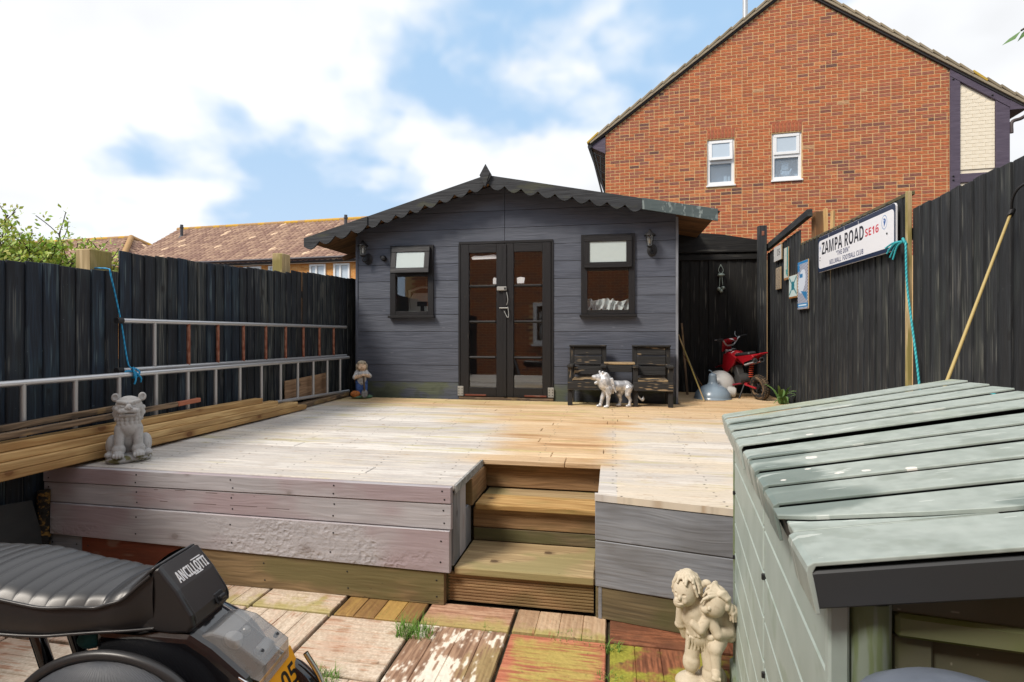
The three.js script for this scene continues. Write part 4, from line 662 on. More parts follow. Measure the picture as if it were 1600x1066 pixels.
    board('blind', std({ color: lin(.42, .48, .55), roughness: .9 }), g, w[0] + .01, w[1] - .01, w[2] + .01, w[3] - .01, -.24, -.235);
    const sillm = board('sill', M.upvc, g, w[0] - .02, w[1] + .02, w[2] - .005, w[2] + .028, -.08, .035);
    if (wi) { mesh('ornament', merged([tf(new THREE.SphereGeometry(.07, 10, 8), 1.46, 4.93, -.15, 0, 0, 0, 1.6, 1, .5), bar([1.42, 4.9, -.15], [1.36, 5.02, -.15], .02), bar([1.5, 4.9, -.15], [1.58, 5.03, -.15], .02), tf(new THREE.BoxGeometry(.14, .16, .02), 1.45, 5.1, -.17), bar([1.25, 4.82, -.14], [1.25, 4.94, -.14], .035, .02), bar([1.67, 4.82, -.14], [1.67, 4.9, -.14], .035)]), M.upvc, g); }
    else mesh('ornament', merged([bar([.2, 4.82, -.15], [.2, 4.97, -.15], .045, .03, 12), tf(new THREE.BoxGeometry(.3, .02, .05), .2, 4.83, -.14), bar([.28, 4.84, -.14], [.28, 4.95, -.14], .03)]), M.upvc, g);
  });
  // timber-framed strip with cream panel on the right
  const tim = (pts, z = .03) => mesh('frame_timber', plate(pts, .06, 0, 0, .004), M.purple, H).position.z = z;
  const vy = (x) => under(x, 0) - .10;
  tim([[xr, 0], [xr + .175, 0], [xr + .175, vy(xr + .175) - .16], [xr, vy(xr) - .16]]); tim([[xe - .235, 0], [xe, 0], [xe, vy(xe) - .165], [xe - .235, vy(xe - .235) - .165]]);
  tim([[xr - .002, vy(xr) - .155], [xe + .06, vy(xe + .06) - .155], [xe + .06, vy(xe + .06)], [xr - .002, vy(xr)]], .034); tim([[xr + .178, 4.46], [xe - .238, 4.46], [xe - .238, 4.64], [xr + .178, 4.64]], .026);
  mesh('cream_core', plate([[xr, 0], [xe, 0], [xe, vy(xe)], [xr, vy(xr)]], .25), M.creamBrick, H).position.z = -.02;
  for (let c = 57; c < 100; c++) { const y = c * .075; let off = c % 2 ? 0 : .1125; for (let x = xr + .178 - off; x < xe - .24; x += .225) { const a = Math.max(x, xr + .178), b = Math.min(x + .222, xe - .24); if (b - a < .03 || y > 4.41 && y < 4.65 || vy(b) - .17 < y + .07) continue; const m = mesh('cream_brick', cbox(b - a, .072, .025, .003), M.creamBrick, H); m.position.set((a + b) / 2, y + .036, -.012); } }
  for (const [x, y] of [[xr + .05, vy(xr) - .22], [xe - .3, vy(xe - .3) - .1], [xr + .05, 4.6], [xr + .05, 4.52]]) mesh('peg', lathe([[0, .012], [.016, .01], [.018, 0]], 10).rotateX(Math.PI / 2), M.iron, H).position.set(x, y, .036);
  // roof: dark underlay edge, then verge tiles lapping down each slope
  const tileM = [[150, 136, 112], [134, 122, 100], [150, 138, 118]].map(c => std({ color: srgb(...c), roughness: .95, bumpMap: brickBump, bumpScale: .004 })); const lichen = std({ color: srgb(188, 158, 70), roughness: .95, bumpMap: brickBump, bumpScale: .004 });
  const slopeRoof = (a, b) => {
    const dx = b[0] - a[0], dy = b[1] - a[1], L = Math.hypot(dx, dy), th = Math.atan2(dy, dx), s = dx > 0 ? 1 : -1;
    const grp = new THREE.Group(); grp.name = 'roof'; H.add(grp); grp.position.set(a[0], a[1], 0); grp.rotation.z = s > 0 ? th : th; // x runs down the slope
    const up = s > 0 ? 1 : -1; // local +y is outward for the right slope, inward for the left
    const deckG = mesh('underlay', cbox(L, .045, 6, .005), std({ color: lin(.03, .027, .028), roughness: .9 }), grp); deckG.position.set(L / 2, -up * .1, -2.95);
    const n = Math.round(L / .3); for (let i = 0; i < n; i++) { const t = mesh('verge_tile', cbox(L / n + .05, .05, .26, .008, i, 0), hash2(i, s, 51) > .9 ? lichen : tileM[Math.floor(hash2(i, s, 52) * 3)], grp); t.position.set((i + .5) * L / n + .02, up * .0, -.04); t.rotation.z = -up * .09; }
    const slab = mesh('roof_tiles', cbox(L, .05, 5.8, .005), tileM[0], grp); slab.position.set(L / 2, -up * .01, -3.05);
    mesh('verge_mortar', cbox(L, .05, .06, .004), tileM[2], grp).position.set(L / 2, -up * .052, .05);
  };
  slopeRoof([apex[0], apex[1] + .04], [eL[0], eL[1] + .04]); slopeRoof([apex[0], apex[1] + .04], [eR[0], eR[1] + .04]);
  mesh('ridge_tile', new THREE.CylinderGeometry(.12, .12, 6, 12, 1, false, -Math.PI / 2, Math.PI).rotateX(-Math.PI / 2), tileM[1], H).position.set(apex[0], apex[1] - .01, -2.9);
  // eaves: fascia box, gutter and pipe on the right; boxed eave and jetty on the left
  mesh('eave_box', plate([[xe, 5.86], [xe + .06, 5.86], [xe + .3, 5.86], [xe + .3, 5.99], [xe, 6.12]], 5.8), M.purple, H).position.z = .04;
  mesh('gutter', merged([bar([xe + .33, 5.94, .06], [xe + .33, 5.94, -5.8], .05), tube([[xe + .33, 5.92, 0], [xe + .33, 5.78, 0], [xe + .2, 5.68, 0], [xe + .05, 5.62, 0], [xe + .04, 5.4, 0]], .034, 20, 8)]), std({ color: lin(.06, .045, .045), roughness: .5 }), H);
  mesh('eave_box', plate([[x0 - .32, 5.83], [x0, 5.66], [x0, 6.05], [x0 - .32, 5.92]], 5.8), M.purple, H).position.z = .02; mesh('gutter', merged([bar([x0 - .37, 5.85, .05], [x0 - .37, 5.85, -5.8], .05), bar([x0 - .35, 5.8, .0], [x0 - .02, 4.5, .0], .022)]), M.iron, H);
  mesh('jetty_lattice', merged(rg(0, 1, 6).map(t => bar([x0 - .3 * (1 - t) - .02, 5.72 - t * 1.0, -.02], [x0, 5.55 - t * .9, -.02], .012)).concat([bar([x0 - .26, 5.72, -.03], [x0 - .01, 4.7, -.03], .02), bar([x0 - .12, 5.65, -.03], [x0 - .1, 5.05, -.03], .018)])), M.iron, H);
  mesh('side_wall', new THREE.BoxGeometry(.2, 6, 5.6), mortarMat, H).position.set(x0 + .12, 3, -3.06); mesh('side_wall', new THREE.BoxGeometry(.2, 6, 5.6), mortarMat, H).position.set(xe - .12, 3, -3.1); mesh('rear_wall', new THREE.BoxGeometry(8, 6, .2), mortarMat, H).position.set(1.5, 3, -5.9);
  mesh('flue', merged([bar([.78, 8.3, -1.2], [.78, 10.0, -1.2], .06, .06, 14), bar([.78, 9.7, -1.2], [.78, 9.78, -1.2], .09, .09, 14)]), std({ color: lin(.5, .52, .54), metalness: .5, roughness: .4 }), H);
}
// interlocking roof tile (a pan and a roll), instanced over far roofs
const farTile = (() => { const prof = []; const w = .3; for (let i = 0; i <= 9; i++) { const t = i / 9; prof.push([t * w - w / 2, t < .5 ? .0 + .006 * Math.cos(t * 4 * Math.PI) : .045 * Math.sin((t - .5) * 2 * Math.PI)]); } const pos = [], idx = []; for (const [k, z] of [[0, 0], [1, .40]]) prof.forEach(p => pos.push(p[0], p[1] + (k ? .035 : 0), z)); const n = prof.length; for (let i = 0; i < n - 1; i++) idx.push(i, n + i, i + 1, i + 1, n + i, n + i + 1); prof.forEach(p => pos.push(p[0], p[1] + .008, .401)); for (let i = 0; i < n - 1; i++) idx.push(n + i, 2 * n + i, n + i + 1, n + i + 1, 2 * n + i, 2 * n + i + 1); const g = new THREE.BufferGeometry(); g.setAttribute('position', new THREE.Float32BufferAttribute(pos, 3)); g.setIndex(idx); g.computeVertexNormals(); return g; })();
const farTileMat = std({ color: 0xffffff, roughness: .95 });
const tileCols = [[146, 118, 102], [138, 110, 96], [154, 126, 108], [130, 102, 90], [162, 134, 114]].map(c => srgb(...c));
function tiledSlope(parent, name, origin, along, down, nx, ny, skip) { // origin at ridge; along = unit x, down = unit down-slope
  const list = []; for (let j = 0; j < ny; j++) for (let i = 0; i < nx; i++) if (!skip || !skip(i * .3 + .15, (j + .5) * .34)) list.push([i, j]);
  const im = new THREE.InstancedMesh(farTile, farTileMat, list.length); im.name = name; im.userData.kind = 'stuff'; const z = down.clone(), x = along.clone(), y = z.clone().cross(x).normalize(); const m = new THREE.Matrix4(), col = new THREE.Color();
  list.forEach(([i, j], q) => { const p = origin.clone().addScaledVector(x, i * .3 + .15).addScaledVector(z, j * .34).addScaledVector(y, .02 + .006 * hash2(i, j, 61)); m.makeBasis(x, y, z); m.setPosition(p); im.setMatrixAt(q, m); col.copy(tileCols[Math.floor(TAB[(i * 5003 + j * 3571) & 65535] * 5)]); if (TAB[(i * 9973 + j * 7411 + 17) & 65535] > .985) col.copy(srgb(206, 178, 150)); im.setColorAt(q, col); });
  im.castShadow = im.receiveShadow = true; parent.add(im);
}
const ridgeM = std({ color: srgb(168, 134, 92), roughness: .95, bumpMap: brickBump, bumpScale: .006 }), ridgeY = std({ color: srgb(190, 150, 62), roughness: .95 });
function rowOfRidge(parent, a, b, mat2, r = .13) { const A = V(...a), B = V(...b), n = Math.max(2, Math.round(A.distanceTo(B) / .45)); for (let i = 0; i < n; i++) { const p = A.clone().lerp(B, i / n), q = A.clone().lerp(B, (i + .97) / n); mesh('ridge_tile', bar(p.toArray(), q.toArray(), r, r * .94, 10), hash2(i, n, 71) > .6 ? mat2 : ridgeM, parent); } }
const yellowBrick = std({ roughness: .9, map: (() => { const t = tex(512, 256, (u, v) => { const c = Math.floor(v * 27), o = (c % 2) * .5, k = u * 18 + o, f = k - Math.floor(k), g = v * 27 - c; const mort = f < .05 || g < .14; const h = hash2(Math.floor(k), c, 81); return mort ? [206, 176, 130] : mix([190, 122, 56], [214, 152, 84], h); }); return t; })() });
function terraceWindow(parent, x0, x1, y0, y1) { const w = new THREE.Group(); w.name = 'window'; parent.add(w); const f = .09, z = .05; board('frame', M.upvc, w, x0, x0 + f, y0, y1, -.05, z); board('frame', M.upvc, w, x1 - f, x1, y0, y1, -.05, z); board('frame', M.upvc, w, x0 + f, x1 - f, y1 - f, y1, -.05, z); board('frame', M.upvc, w, x0 + f, x1 - f, y0, y0 + f, -.05, z); const xm = x0 + (x1 - x0) * .42; board('mullion', M.upvc, w, xm - .05, xm + .05, y0 + f, y1 - f, -.05, z); board('pane', M.houseGlass, w, x0 + f, xm - .05, y0 + f, y1 - f, -.02, -.01, { b: .001 }); board('pane', M.houseGlass, w, xm + .05, x1 - f, y0 + f, y1 - f, -.02, -.01, { b: .001 }); }
{
  const T = thing('terrace_house', 'long terrace house with brown tiled roof beyond the left fence', 'house', [-15.734, 0, -24.34], rad(-4.2));
  const xa = -10.75, xb = 8.5, run = 4.0, ey = 5.05, ry = 7.72; const sl = Math.hypot(run + .3, ry - ey + .2);
  const down = V(0, -(ry - ey + .2), run + .3).normalize();
  mesh('front_wall', (() => { const g = new THREE.BoxGeometry(xb - xa, ey, .25); const p = g.attributes.position, uv = g.attributes.uv; for (let i = 0; i < p.count; i++) uv.setXY(i, p.getX(i) / 4.05, p.getY(i) / 2.025); return g; })(), yellowBrick, T).position.set((xa + xb) / 2, ey / 2, -.14);
  mesh('gable_wall', tf(plate([[-8, 0], [0, 0], [0, ey], [-4, ry - .1], [-8, ey]], .25), xa + .28, 0, 0, 0, -Math.PI / 2, 0), yellowBrick, T); mesh('rear_wall', new THREE.BoxGeometry(xb - xa, ey, .2), yellowBrick, T).position.set((xa + xb) / 2, ey / 2, -7.9);
  mesh('roof_underlay', plate([[-sl, 0], [0, 0], [0, -.05], [-sl, -.05]], xb - xa + .1).rotateY(-Math.PI / 2), M.dark, T); { const u = T.children[T.children.length - 1]; u.geometry = cbox(xb - xa + .2, .05, sl, .002); u.position.set((xa + xb) / 2, (ry + ey - .2) / 2 - .04, (-run + .3) / 2); u.rotation.x = Math.atan2(ry - ey + .2, run + .3); const u2 = mesh('roof_underlay', u.geometry, M.dark, T); u2.position.set((xa + xb) / 2, (ry + ey - .2) / 2 - .04, -run - (run + .3) / 2); u2.rotation.x = -u.rotation.x; }
  tiledSlope(T, 'roof_tiles', V(xa - .08, ry, -run), V(1, 0, 0), down, Math.ceil((xb - xa + .1) / .3), Math.floor(sl / .34));
  rowOfRidge(T, [xa - .1, ry + .02, -run], [xb, ry + .02, -run], ridgeY);
  board('fascia', M.purple, T, xa, xb, ey - .26, ey - .03, .2, .26); mesh('gutter', bar([xa, ey - .06, .33], [xb, ey - .06, .33], .06), std({ color: lin(.05, .04, .05), roughness: .5 }), T); board('soffit', M.upvc, T, xa, xb, ey - .28, ey - .262, .0, .2);
  for (const [a, b] of [[-2.6, -1.55], [-1.12, -.05], [1.23, 2.12], [2.55, 3.42], [5, 6]]) terraceWindow(T, a, b, 3.55, 4.72);
  for (const [x, s] of [[-9.5, .25], [1.4, .26]]) { const y = ry - s * 2.8, z = -run + s * 4.2; mesh('vent_pipe', merged([bar([x, y - .2, z], [x, y + .75, z], .085, .085, 12), bar([x, y + .55, z], [x, y + .62, z], .11, .11, 12), bar([x, y - .1, z], [x, y + .12, z], .2, .1, 12)]), std({ color: lin(.05, .05, .06), roughness: .6 }), T); }
  mesh('wall_sign', cbox(.4, .5, .02, .004), M.upvc, T).position.set(4.05, 3.9, .02);
}
{
  const T = thing('hipped_house', 'house with mossy hipped tile roof behind the tree at left', 'house', [-29.76, 0, -24.9], rad(-4.2));
  const ry = 7.33, ey = 4.7; // ridge ends at xe - 4
  const rx = -.15, run = 4.2; const down = V(0, -(ry - ey), run).normalize();
  mesh('walls', new THREE.BoxGeometry(12, ey, 8.2), yellowBrick, T).position.set(rx + 4.0 - 6, ey / 2, -4.2);
  const hipX = (z) => rx + (z / run) * 4.0; // hip line in plan
  tiledSlope(T, 'roof_tiles', V(-11, ry, -run), V(1, 0, 0), down, 51, 14, (u, s) => -11 + u > rx + s / Math.hypot(run, ry - ey) * 4.0 - .1);
  const d2 = V(4.0, -(ry - ey), 0).normalize(); tiledSlope(T, 'roof_tiles', V(rx, ry, -run + 4.2), V(0, 0, -1), d2, 28, 14, (u, s) => Math.abs(u - 4.2) > s / Math.hypot(4, ry - ey) * 4.2 - .05);
  const under = new THREE.BufferGeometry(); under.setAttribute('position', new THREE.Float32BufferAttribute([-11, ry, -run, rx, ry, -run, rx + 4, ey, 0, -11, ry, -run, rx + 4, ey, 0, -11, ey, 0, rx, ry, -run, rx + 4, ey, -2 * run, rx + 4, ey, 0, -11, ry, -run, -11, ey, -2 * run, rx + 4, ey, -2 * run, -11, ry, -run, rx + 4, ey, -2 * run, rx, ry, -run].map((v, i) => i % 3 === 1 ? v - .02 : v), 3)); under.computeVertexNormals(); mesh('roof_underlay', under, M.dark, T);
  rowOfRidge(T, [-11, ry + .03, -run], [rx, ry + .03, -run], ridgeY); rowOfRidge(T, [rx, ry + .05, -run], [rx + 3.95, ey + .08, -.05], ridgeM, .16); rowOfRidge(T, [rx, ry + .05, -run], [rx + 3.95, ey + .08, -2 * run + .05], ridgeY, .14);
}
// the house behind the camera, seen mirrored in the shed glass
{
  const B = thing('rear_house', 'brick back wall with a white window, mirrored in the shed glass', 'house', [0, 0, 2.62], Math.PI);
  const hole = [1.1, 2.2, 1.07, 2.23]; const sh = new THREE.Shape([[-6, -.05], [6, -.05], [6, 5.4], [-6, 5.4]].map(p => new THREE.Vector2(...p))); const hl = new THREE.Path(); hl.moveTo(hole[0], hole[2]); hl.lineTo(hole[1], hole[2]); hl.lineTo(hole[1], hole[3]); hl.lineTo(hole[0], hole[3]); hl.closePath(); sh.holes.push(hl);
  mesh('mortar_wall', new THREE.ExtrudeGeometry(sh, { depth: .25, bevelEnabled: false }).translate(0, 0, -.25), mortarMat, B);
  const list = []; for (let c = 0; c < 72; c++) for (let k = 0; k < 54; k++) { const x = -6 + k * .225 + (c % 2 ? .1125 : 0), y = c * .075 + .0375; if (x > 5.7 || y < hole[3] + .04 && y > hole[2] - .04 && x > hole[0] - .21 && x < hole[1] + .01) continue; list.push([x + .1, y]); }
  const im = new THREE.InstancedMesh(cbox(.211, .0615, .03, .003), brickMat, list.length); im.name = 'brickwork'; im.userData.kind = 'stuff'; const d = new THREE.Object3D(), col = new THREE.Color();
  list.forEach(([x, y], i) => { d.position.set(x, y, -.0115); d.updateMatrix(); im.setMatrixAt(i, d.matrix); col.copy(pickBrick(.35 + .6 * hash2(i, 5, 91))); im.setColorAt(i, col); }); B.add(im);
  const w = new THREE.Group(); w.name = 'window'; B.add(w); const [h0, h1, g0, g1] = hole, xm = (h0 + h1) / 2; board('frame', M.upvc, w, h0, h0 + .1, g0, g1, -.1, .02); board('frame', M.upvc, w, h1 - .1, h1, g0, g1, -.1, .02); board('frame', M.upvc, w, h0 + .1, h1 - .1, g1 - .1, g1, -.1, .02); board('frame', M.upvc, w, h0 + .1, h1 - .1, g0, g0 + .1, -.1, .02); board('mullion', M.upvc, w, xm - .05, xm + .05, g0 + .1, g1 - .1, -.1, .02); board('pane', M.glass, w, h0 + .1, xm - .05, g0 + .1, g1 - .1, -.05, -.045, { b: .001 }); board('pane', M.glass, w, xm + .05, h1 - .1, g0 + .1, g1 - .1, -.05, -.045, { b: .001 }); board('backing', M.interior, w, h0, h1, g0, g1, -.24, -.22); board('sill', M.upvc, w, h0 - .05, h1 + .05, g0 - .06, g0 - .003, -.05, .09);
  mesh('roof', cbox(12.6, .12, 5, .01), tint(farTileMat, .3, .2, .17), B).position.set(0, 6.6, -2); B.children[B.children.length - 1].rotation.x = .62;
}
// ---------------------------------------------------------------- sculpted figures: smooth distance fields meshed with surface nets
// primitives: ['c', ax,ay,az,ra, bx,by,bz,rb, tone] tapered capsule; ['e', cx,cy,cz, rx,ry,rz, tone] ellipsoid; ['x', ...same as e] carved away
function field(prims, k) {
  const N = prims.length, A = new Float64Array(N * 16);      // packed: type, data, tone, bounding ball
  prims.forEach((p, i) => { const o = i * 16; if (p[0] === 'c') { A[o] = 0; for (let q = 1; q <= 8; q++) A[o + q] = p[q]; A[o + 9] = p[9] || 0; const bx = p[5] - p[1], by = p[6] - p[2], bz = p[7] - p[3]; A[o + 10] = (p[1] + p[5]) / 2; A[o + 11] = (p[2] + p[6]) / 2; A[o + 12] = (p[3] + p[7]) / 2; A[o + 13] = Math.hypot(bx, by, bz) / 2 + Math.max(p[4], p[8]); A[o + 14] = 1 / (bx * bx + by * by + bz * bz + 1e-9); } else { A[o] = p[0] === 'x' ? 2 : 1; for (let q = 1; q <= 6; q++) A[o + q] = p[q]; A[o + 9] = p[7] || 0; A[o + 10] = p[1]; A[o + 11] = p[2]; A[o + 12] = p[3]; A[o + 13] = Math.max(p[4], p[5], p[6]); A[o + 14] = Math.min(p[4], p[5], p[6]); } });
  return (x, y, z) => {
    let d = 1e3, cut = 1e3, tone = 0, best = 1e3;
    for (let o = 0; o < N * 16; o += 16) {
      const ex = x - A[o + 10], ey = y - A[o + 11], ez = z - A[o + 12], ty = A[o], lim = (ty === 2 ? .03 : d + k) + A[o + 13]; if (lim > 0 && ex * ex + ey * ey + ez * ez > lim * lim) continue;
      let v;
      if (ty === 0) { const bx = A[o + 5] - A[o + 1], by = A[o + 6] - A[o + 2], bz = A[o + 7] - A[o + 3], px = x - A[o + 1], py = y - A[o + 2], pz = z - A[o + 3]; let t = (px * bx + py * by + pz * bz) * A[o + 14]; t = t < 0 ? 0 : t > 1 ? 1 : t; const qx = px - bx * t, qy = py - by * t, qz = pz - bz * t; v = Math.sqrt(qx * qx + qy * qy + qz * qz) - (A[o + 4] + (A[o + 8] - A[o + 4]) * t); }
      else { const rx = A[o + 4], ry = A[o + 5], rz = A[o + 6], px = ex / rx, py = ey / ry, pz = ez / rz, l = Math.sqrt(px * px + py * py + pz * pz), ux = px / rx, uy = py / ry, uz = pz / rz, l2 = Math.sqrt(ux * ux + uy * uy + uz * uz); v = l2 < 1e-6 ? -A[o + 14] : l * (l - 1) / l2; if (ty === 2) { if (v < cut) cut = v; continue; } }
      if (v < best) { best = v; tone = A[o + 9]; }
      const df = d - v, h = k - (df < 0 ? -df : df); if (v < d) d = v; if (h > 0) d -= h * h / k * .25;
    }
    if (cut < .1) { const kc = k * .5, h = Math.max(kc - Math.abs(-cut - d), 0) / kc; d = Math.max(d, -cut) + h * h * kc * .25; }
    field.tone = tone; return d;
  };
}
function nets(f, lo, hi, h, toneCol, detail) {
  const n = [0, 1, 2].map(i => Math.ceil((hi[i] - lo[i]) / h) + 1), [nx, ny, nz] = n; const val = new Float32Array(nx * ny * nz);
  const S = 5, far = S * h * .87 * 2.2 + .006; // skip blocks well away from the surface
  for (let K = 0; K < nz; K += S) for (let J = 0; J < ny; J += S) for (let I = 0; I < nx; I += S) {
    const c = f(lo[0] + (I + S / 2) * h, lo[1] + (J + S / 2) * h, lo[2] + (K + S / 2) * h), skip = Math.abs(c) > far;
    for (let k = K; k < Math.min(K + S, nz); k++) for (let j = J; j < Math.min(J + S, ny); j++) for (let i = I; i < Math.min(I + S, nx); i++) val[(k * ny + j) * nx + i] = skip ? c : f(lo[0] + i * h, lo[1] + j * h, lo[2] + k * h);
  }
  const id = new Int32Array(nx * ny * nz).fill(-1), pos = [], nor = [], col = [], idx = [];
  const at = (i, j, k) => val[(k * ny + j) * nx + i];
  for (let k = 0; k < nz - 1; k++) for (let j = 0; j < ny - 1; j++) for (let i = 0; i < nx - 1; i++) {
    let s = 0; const c = []; for (let q = 0; q < 8; q++) { const v = at(i + (q & 1), j + (q >> 1 & 1), k + (q >> 2)); c.push(v); if (v < 0) s++; } if (s === 0 || s === 8) continue;
    let x = 0, y = 0, z = 0, m = 0; for (const [a, b] of [[0, 1], [2, 3], [4, 5], [6, 7], [0, 2], [1, 3], [4, 6], [5, 7], [0, 4], [1, 5], [2, 6], [3, 7]]) if ((c[a] < 0) !== (c[b] < 0)) { const t = c[a] / (c[a] - c[b]); x += (a & 1) + ((b & 1) - (a & 1)) * t; y += (a >> 1 & 1) + ((b >> 1 & 1) - (a >> 1 & 1)) * t; z += (a >> 2) + ((b >> 2) - (a >> 2)) * t; m++; }
    const X = lo[0] + (i + x / m) * h, Y = lo[1] + (j + y / m) * h, Z = lo[2] + (k + z / m) * h; id[(k * ny + j) * nx + i] = pos.length / 3; const e = h * .4;
    const gx = f(X + e, Y, Z) - f(X - e, Y, Z), gy = f(X, Y + e, Z) - f(X, Y - e, Z), gz = f(X, Y, Z + e) - f(X, Y, Z - e), L = Math.hypot(gx, gy, gz) || 1; f(X, Y, Z); const t = field.tone; pos.push(X, Y, Z); nor.push(gx / L, gy / L, gz / L); col.push(...toneCol(t, X, Y, Z));
  }
  const cell = (i, j, k) => id[(k * ny + j) * nx + i];
  for (let k = 1; k < nz - 1; k++) for (let j = 1; j < ny - 1; j++) for (let i = 1; i < nx - 1; i++) { const a = at(i, j, k); for (let ax = 0; ax < 3; ax++) { const b = at(i + (ax === 0), j + (ax === 1), k + (ax === 2)); if ((a < 0) === (b < 0)) continue; const q = ax === 0 ? [cell(i, j - 1, k - 1), cell(i, j, k - 1), cell(i, j, k), cell(i, j - 1, k)] : ax === 1 ? [cell(i - 1, j, k - 1), cell(i - 1, j, k), cell(i, j, k), cell(i, j, k - 1)] : [cell(i - 1, j - 1, k), cell(i, j - 1, k), cell(i, j, k), cell(i - 1, j, k)]; if (q.includes(-1)) continue; if (a < 0) idx.push(q[0], q[1], q[2], q[0], q[2], q[3]); else idx.push(q[0], q[2], q[1], q[0], q[3], q[2]); } }
  const g = new THREE.BufferGeometry(); g.setAttribute('position', new THREE.Float32BufferAttribute(pos, 3)); g.setAttribute('normal', new THREE.Float32BufferAttribute(nor, 3)); g.setAttribute('color', new THREE.Float32BufferAttribute(col, 3)); g.setAttribute('uv', new THREE.Float32BufferAttribute(new Float32Array(pos.length / 3 * 2), 2)); g.setIndex(idx); return g;
}
const mir = (list) => list.flatMap(p => p[0] === 'c' ? [p, ['c', -p[1], ...p.slice(2, 5), -p[5], ...p.slice(6)]] : [p, [p[0], -p[1], ...p.slice(2)]]);
const l3 = (r, g, b) => { const c = srgb(r, g, b); return [c.r, c.g, c.b]; };
const speckle = (base, dark, s, sc) => (t, x, y, z) => { const n = fbm3(x * sc, y * sc, z * sc, s, 4), m = vn3(x * sc * 6, y * sc * 6, z * sc * 6, s + 3); return mix(mix(dark, base, step(.3, .6, n)), base.map(v => v * 1.1), m * .4); };

// guardian lion: seated, cast stone
{
  const P = [['e', 0, .022, 0, .135, .028, .105], ['e', -.04, .02, .02, .1, .03, .09], ['e', .05, .02, -.01, .09, .03, .09],
    ['e', 0, .13, -.045, .085, .1, .075], ['c', 0, .13, -.02, .062, 0, .25, .0, .066], ['e', 0, .215, .02, .078, .062, .062], ['e', 0, .26, .0, .075, .05, .065],
    ...mir([['c', .052, .205, .035, .034, .058, .085, .06, .028], ['e', .06, .057, .078, .036, .024, .046], ['e', .098, .1, -.03, .04, .065, .062], ['e', .112, .052, .035, .03, .02, .045], ['c', .05, .082, .062, .0335, .066, .082, .062, .0335]]),
    ...mir([.018, .038, .058, .078].map((o, i) => ['e', .06 + (i - 1.5) * .017, .05, .115 - Math.abs(i - 1.5) * .004, .011, .016, .018])),
    ['e', 0, .34, .02, .083, .062, .066], ['e', 0, .378, .012, .06, .028, .05], ['e', 0, .315, .062, .066, .034, .038], ['e', 0, .296, .066, .052, .016, .032],
    ...mir([['e', .079, .398, .005, .025, .027, .015], ['c', .016, .366, .078, .013, .062, .376, .06, .012], ['e', .034, .348, .074, .013, .01, .01], ['e', .034, .318, .094, .028, .017, .014], ['c', .07, .33, .05, .016, .078, .29, .03, .014]]),
    ['e', 0, .345, .092, .017, .016, .016], ['e', 0, .338, .098, .026, .01, .011], ['c', -.05, .292, .085, .007, .05, .292, .085, .007],
    ...mir([['x', .036, .355, .086, .013, .006, .01], ['x', .081, .4, .018, .014, .016, .008], ['x', .025, .304, .102, .03, .0045, .012]]), ['x', 0, .304, .1, .04, .005, .02], ...mir([['x', .01, .337, .108, .005, .004, .006]]),
    ['c', -.02, .1, -.1, .03, .03, .2, -.1, .02]];
  for (let r = 0; r < 4; r++) { const n = [9, 8, 6, 3][r]; for (let i = 0; i < n; i++) { const a = (i - (n - 1) / 2) / Math.max(1, n - 1) * [2.9, 2.3, 1.7, .8][r], rr = [.078, .079, .077, .074][r]; P.push(['e', Math.sin(a) * rr, .292 - r * .024, Math.cos(a) * rr * .85 + .006, .0145, .016, .012]); } }
  for (let i = 0; i < 12; i++) { const a = Math.PI * (.55 + .9 * i / 11); for (const y of [.33, .3]) P.push(['e', Math.sin(a) * .082, y, Math.cos(a) * .06 + .01, .018, .018, .016]); }
  const tone = (t, x, y, z) => { const n = fbm3(x * 26, y * 26, z * 26, 7, 4), m = vn3(x * 130, y * 130, z * 130, 9); let c = mix(l3(158, 157, 155), l3(182, 181, 181), n); c = mix(c, l3(112, 110, 106), step(.72, .9, m) * .35); if (y < .045) c = mix(c, l3(104, 100, 66), step(.4, .6, fbm3(x * 30, y * 30, z * 30, 13, 3))); return c; };
  single('guardian_lion_statue', 'grey stone seated guardian lion on the near left corner of the deck', 'statue', nets(field(P, .006), [-.16, -.012, -.14], [.16, .43, .15], .0034, tone), M.stone, [-2.875, .6, -2.81], rad(44)).scale.set(.84, .97, .84);
}
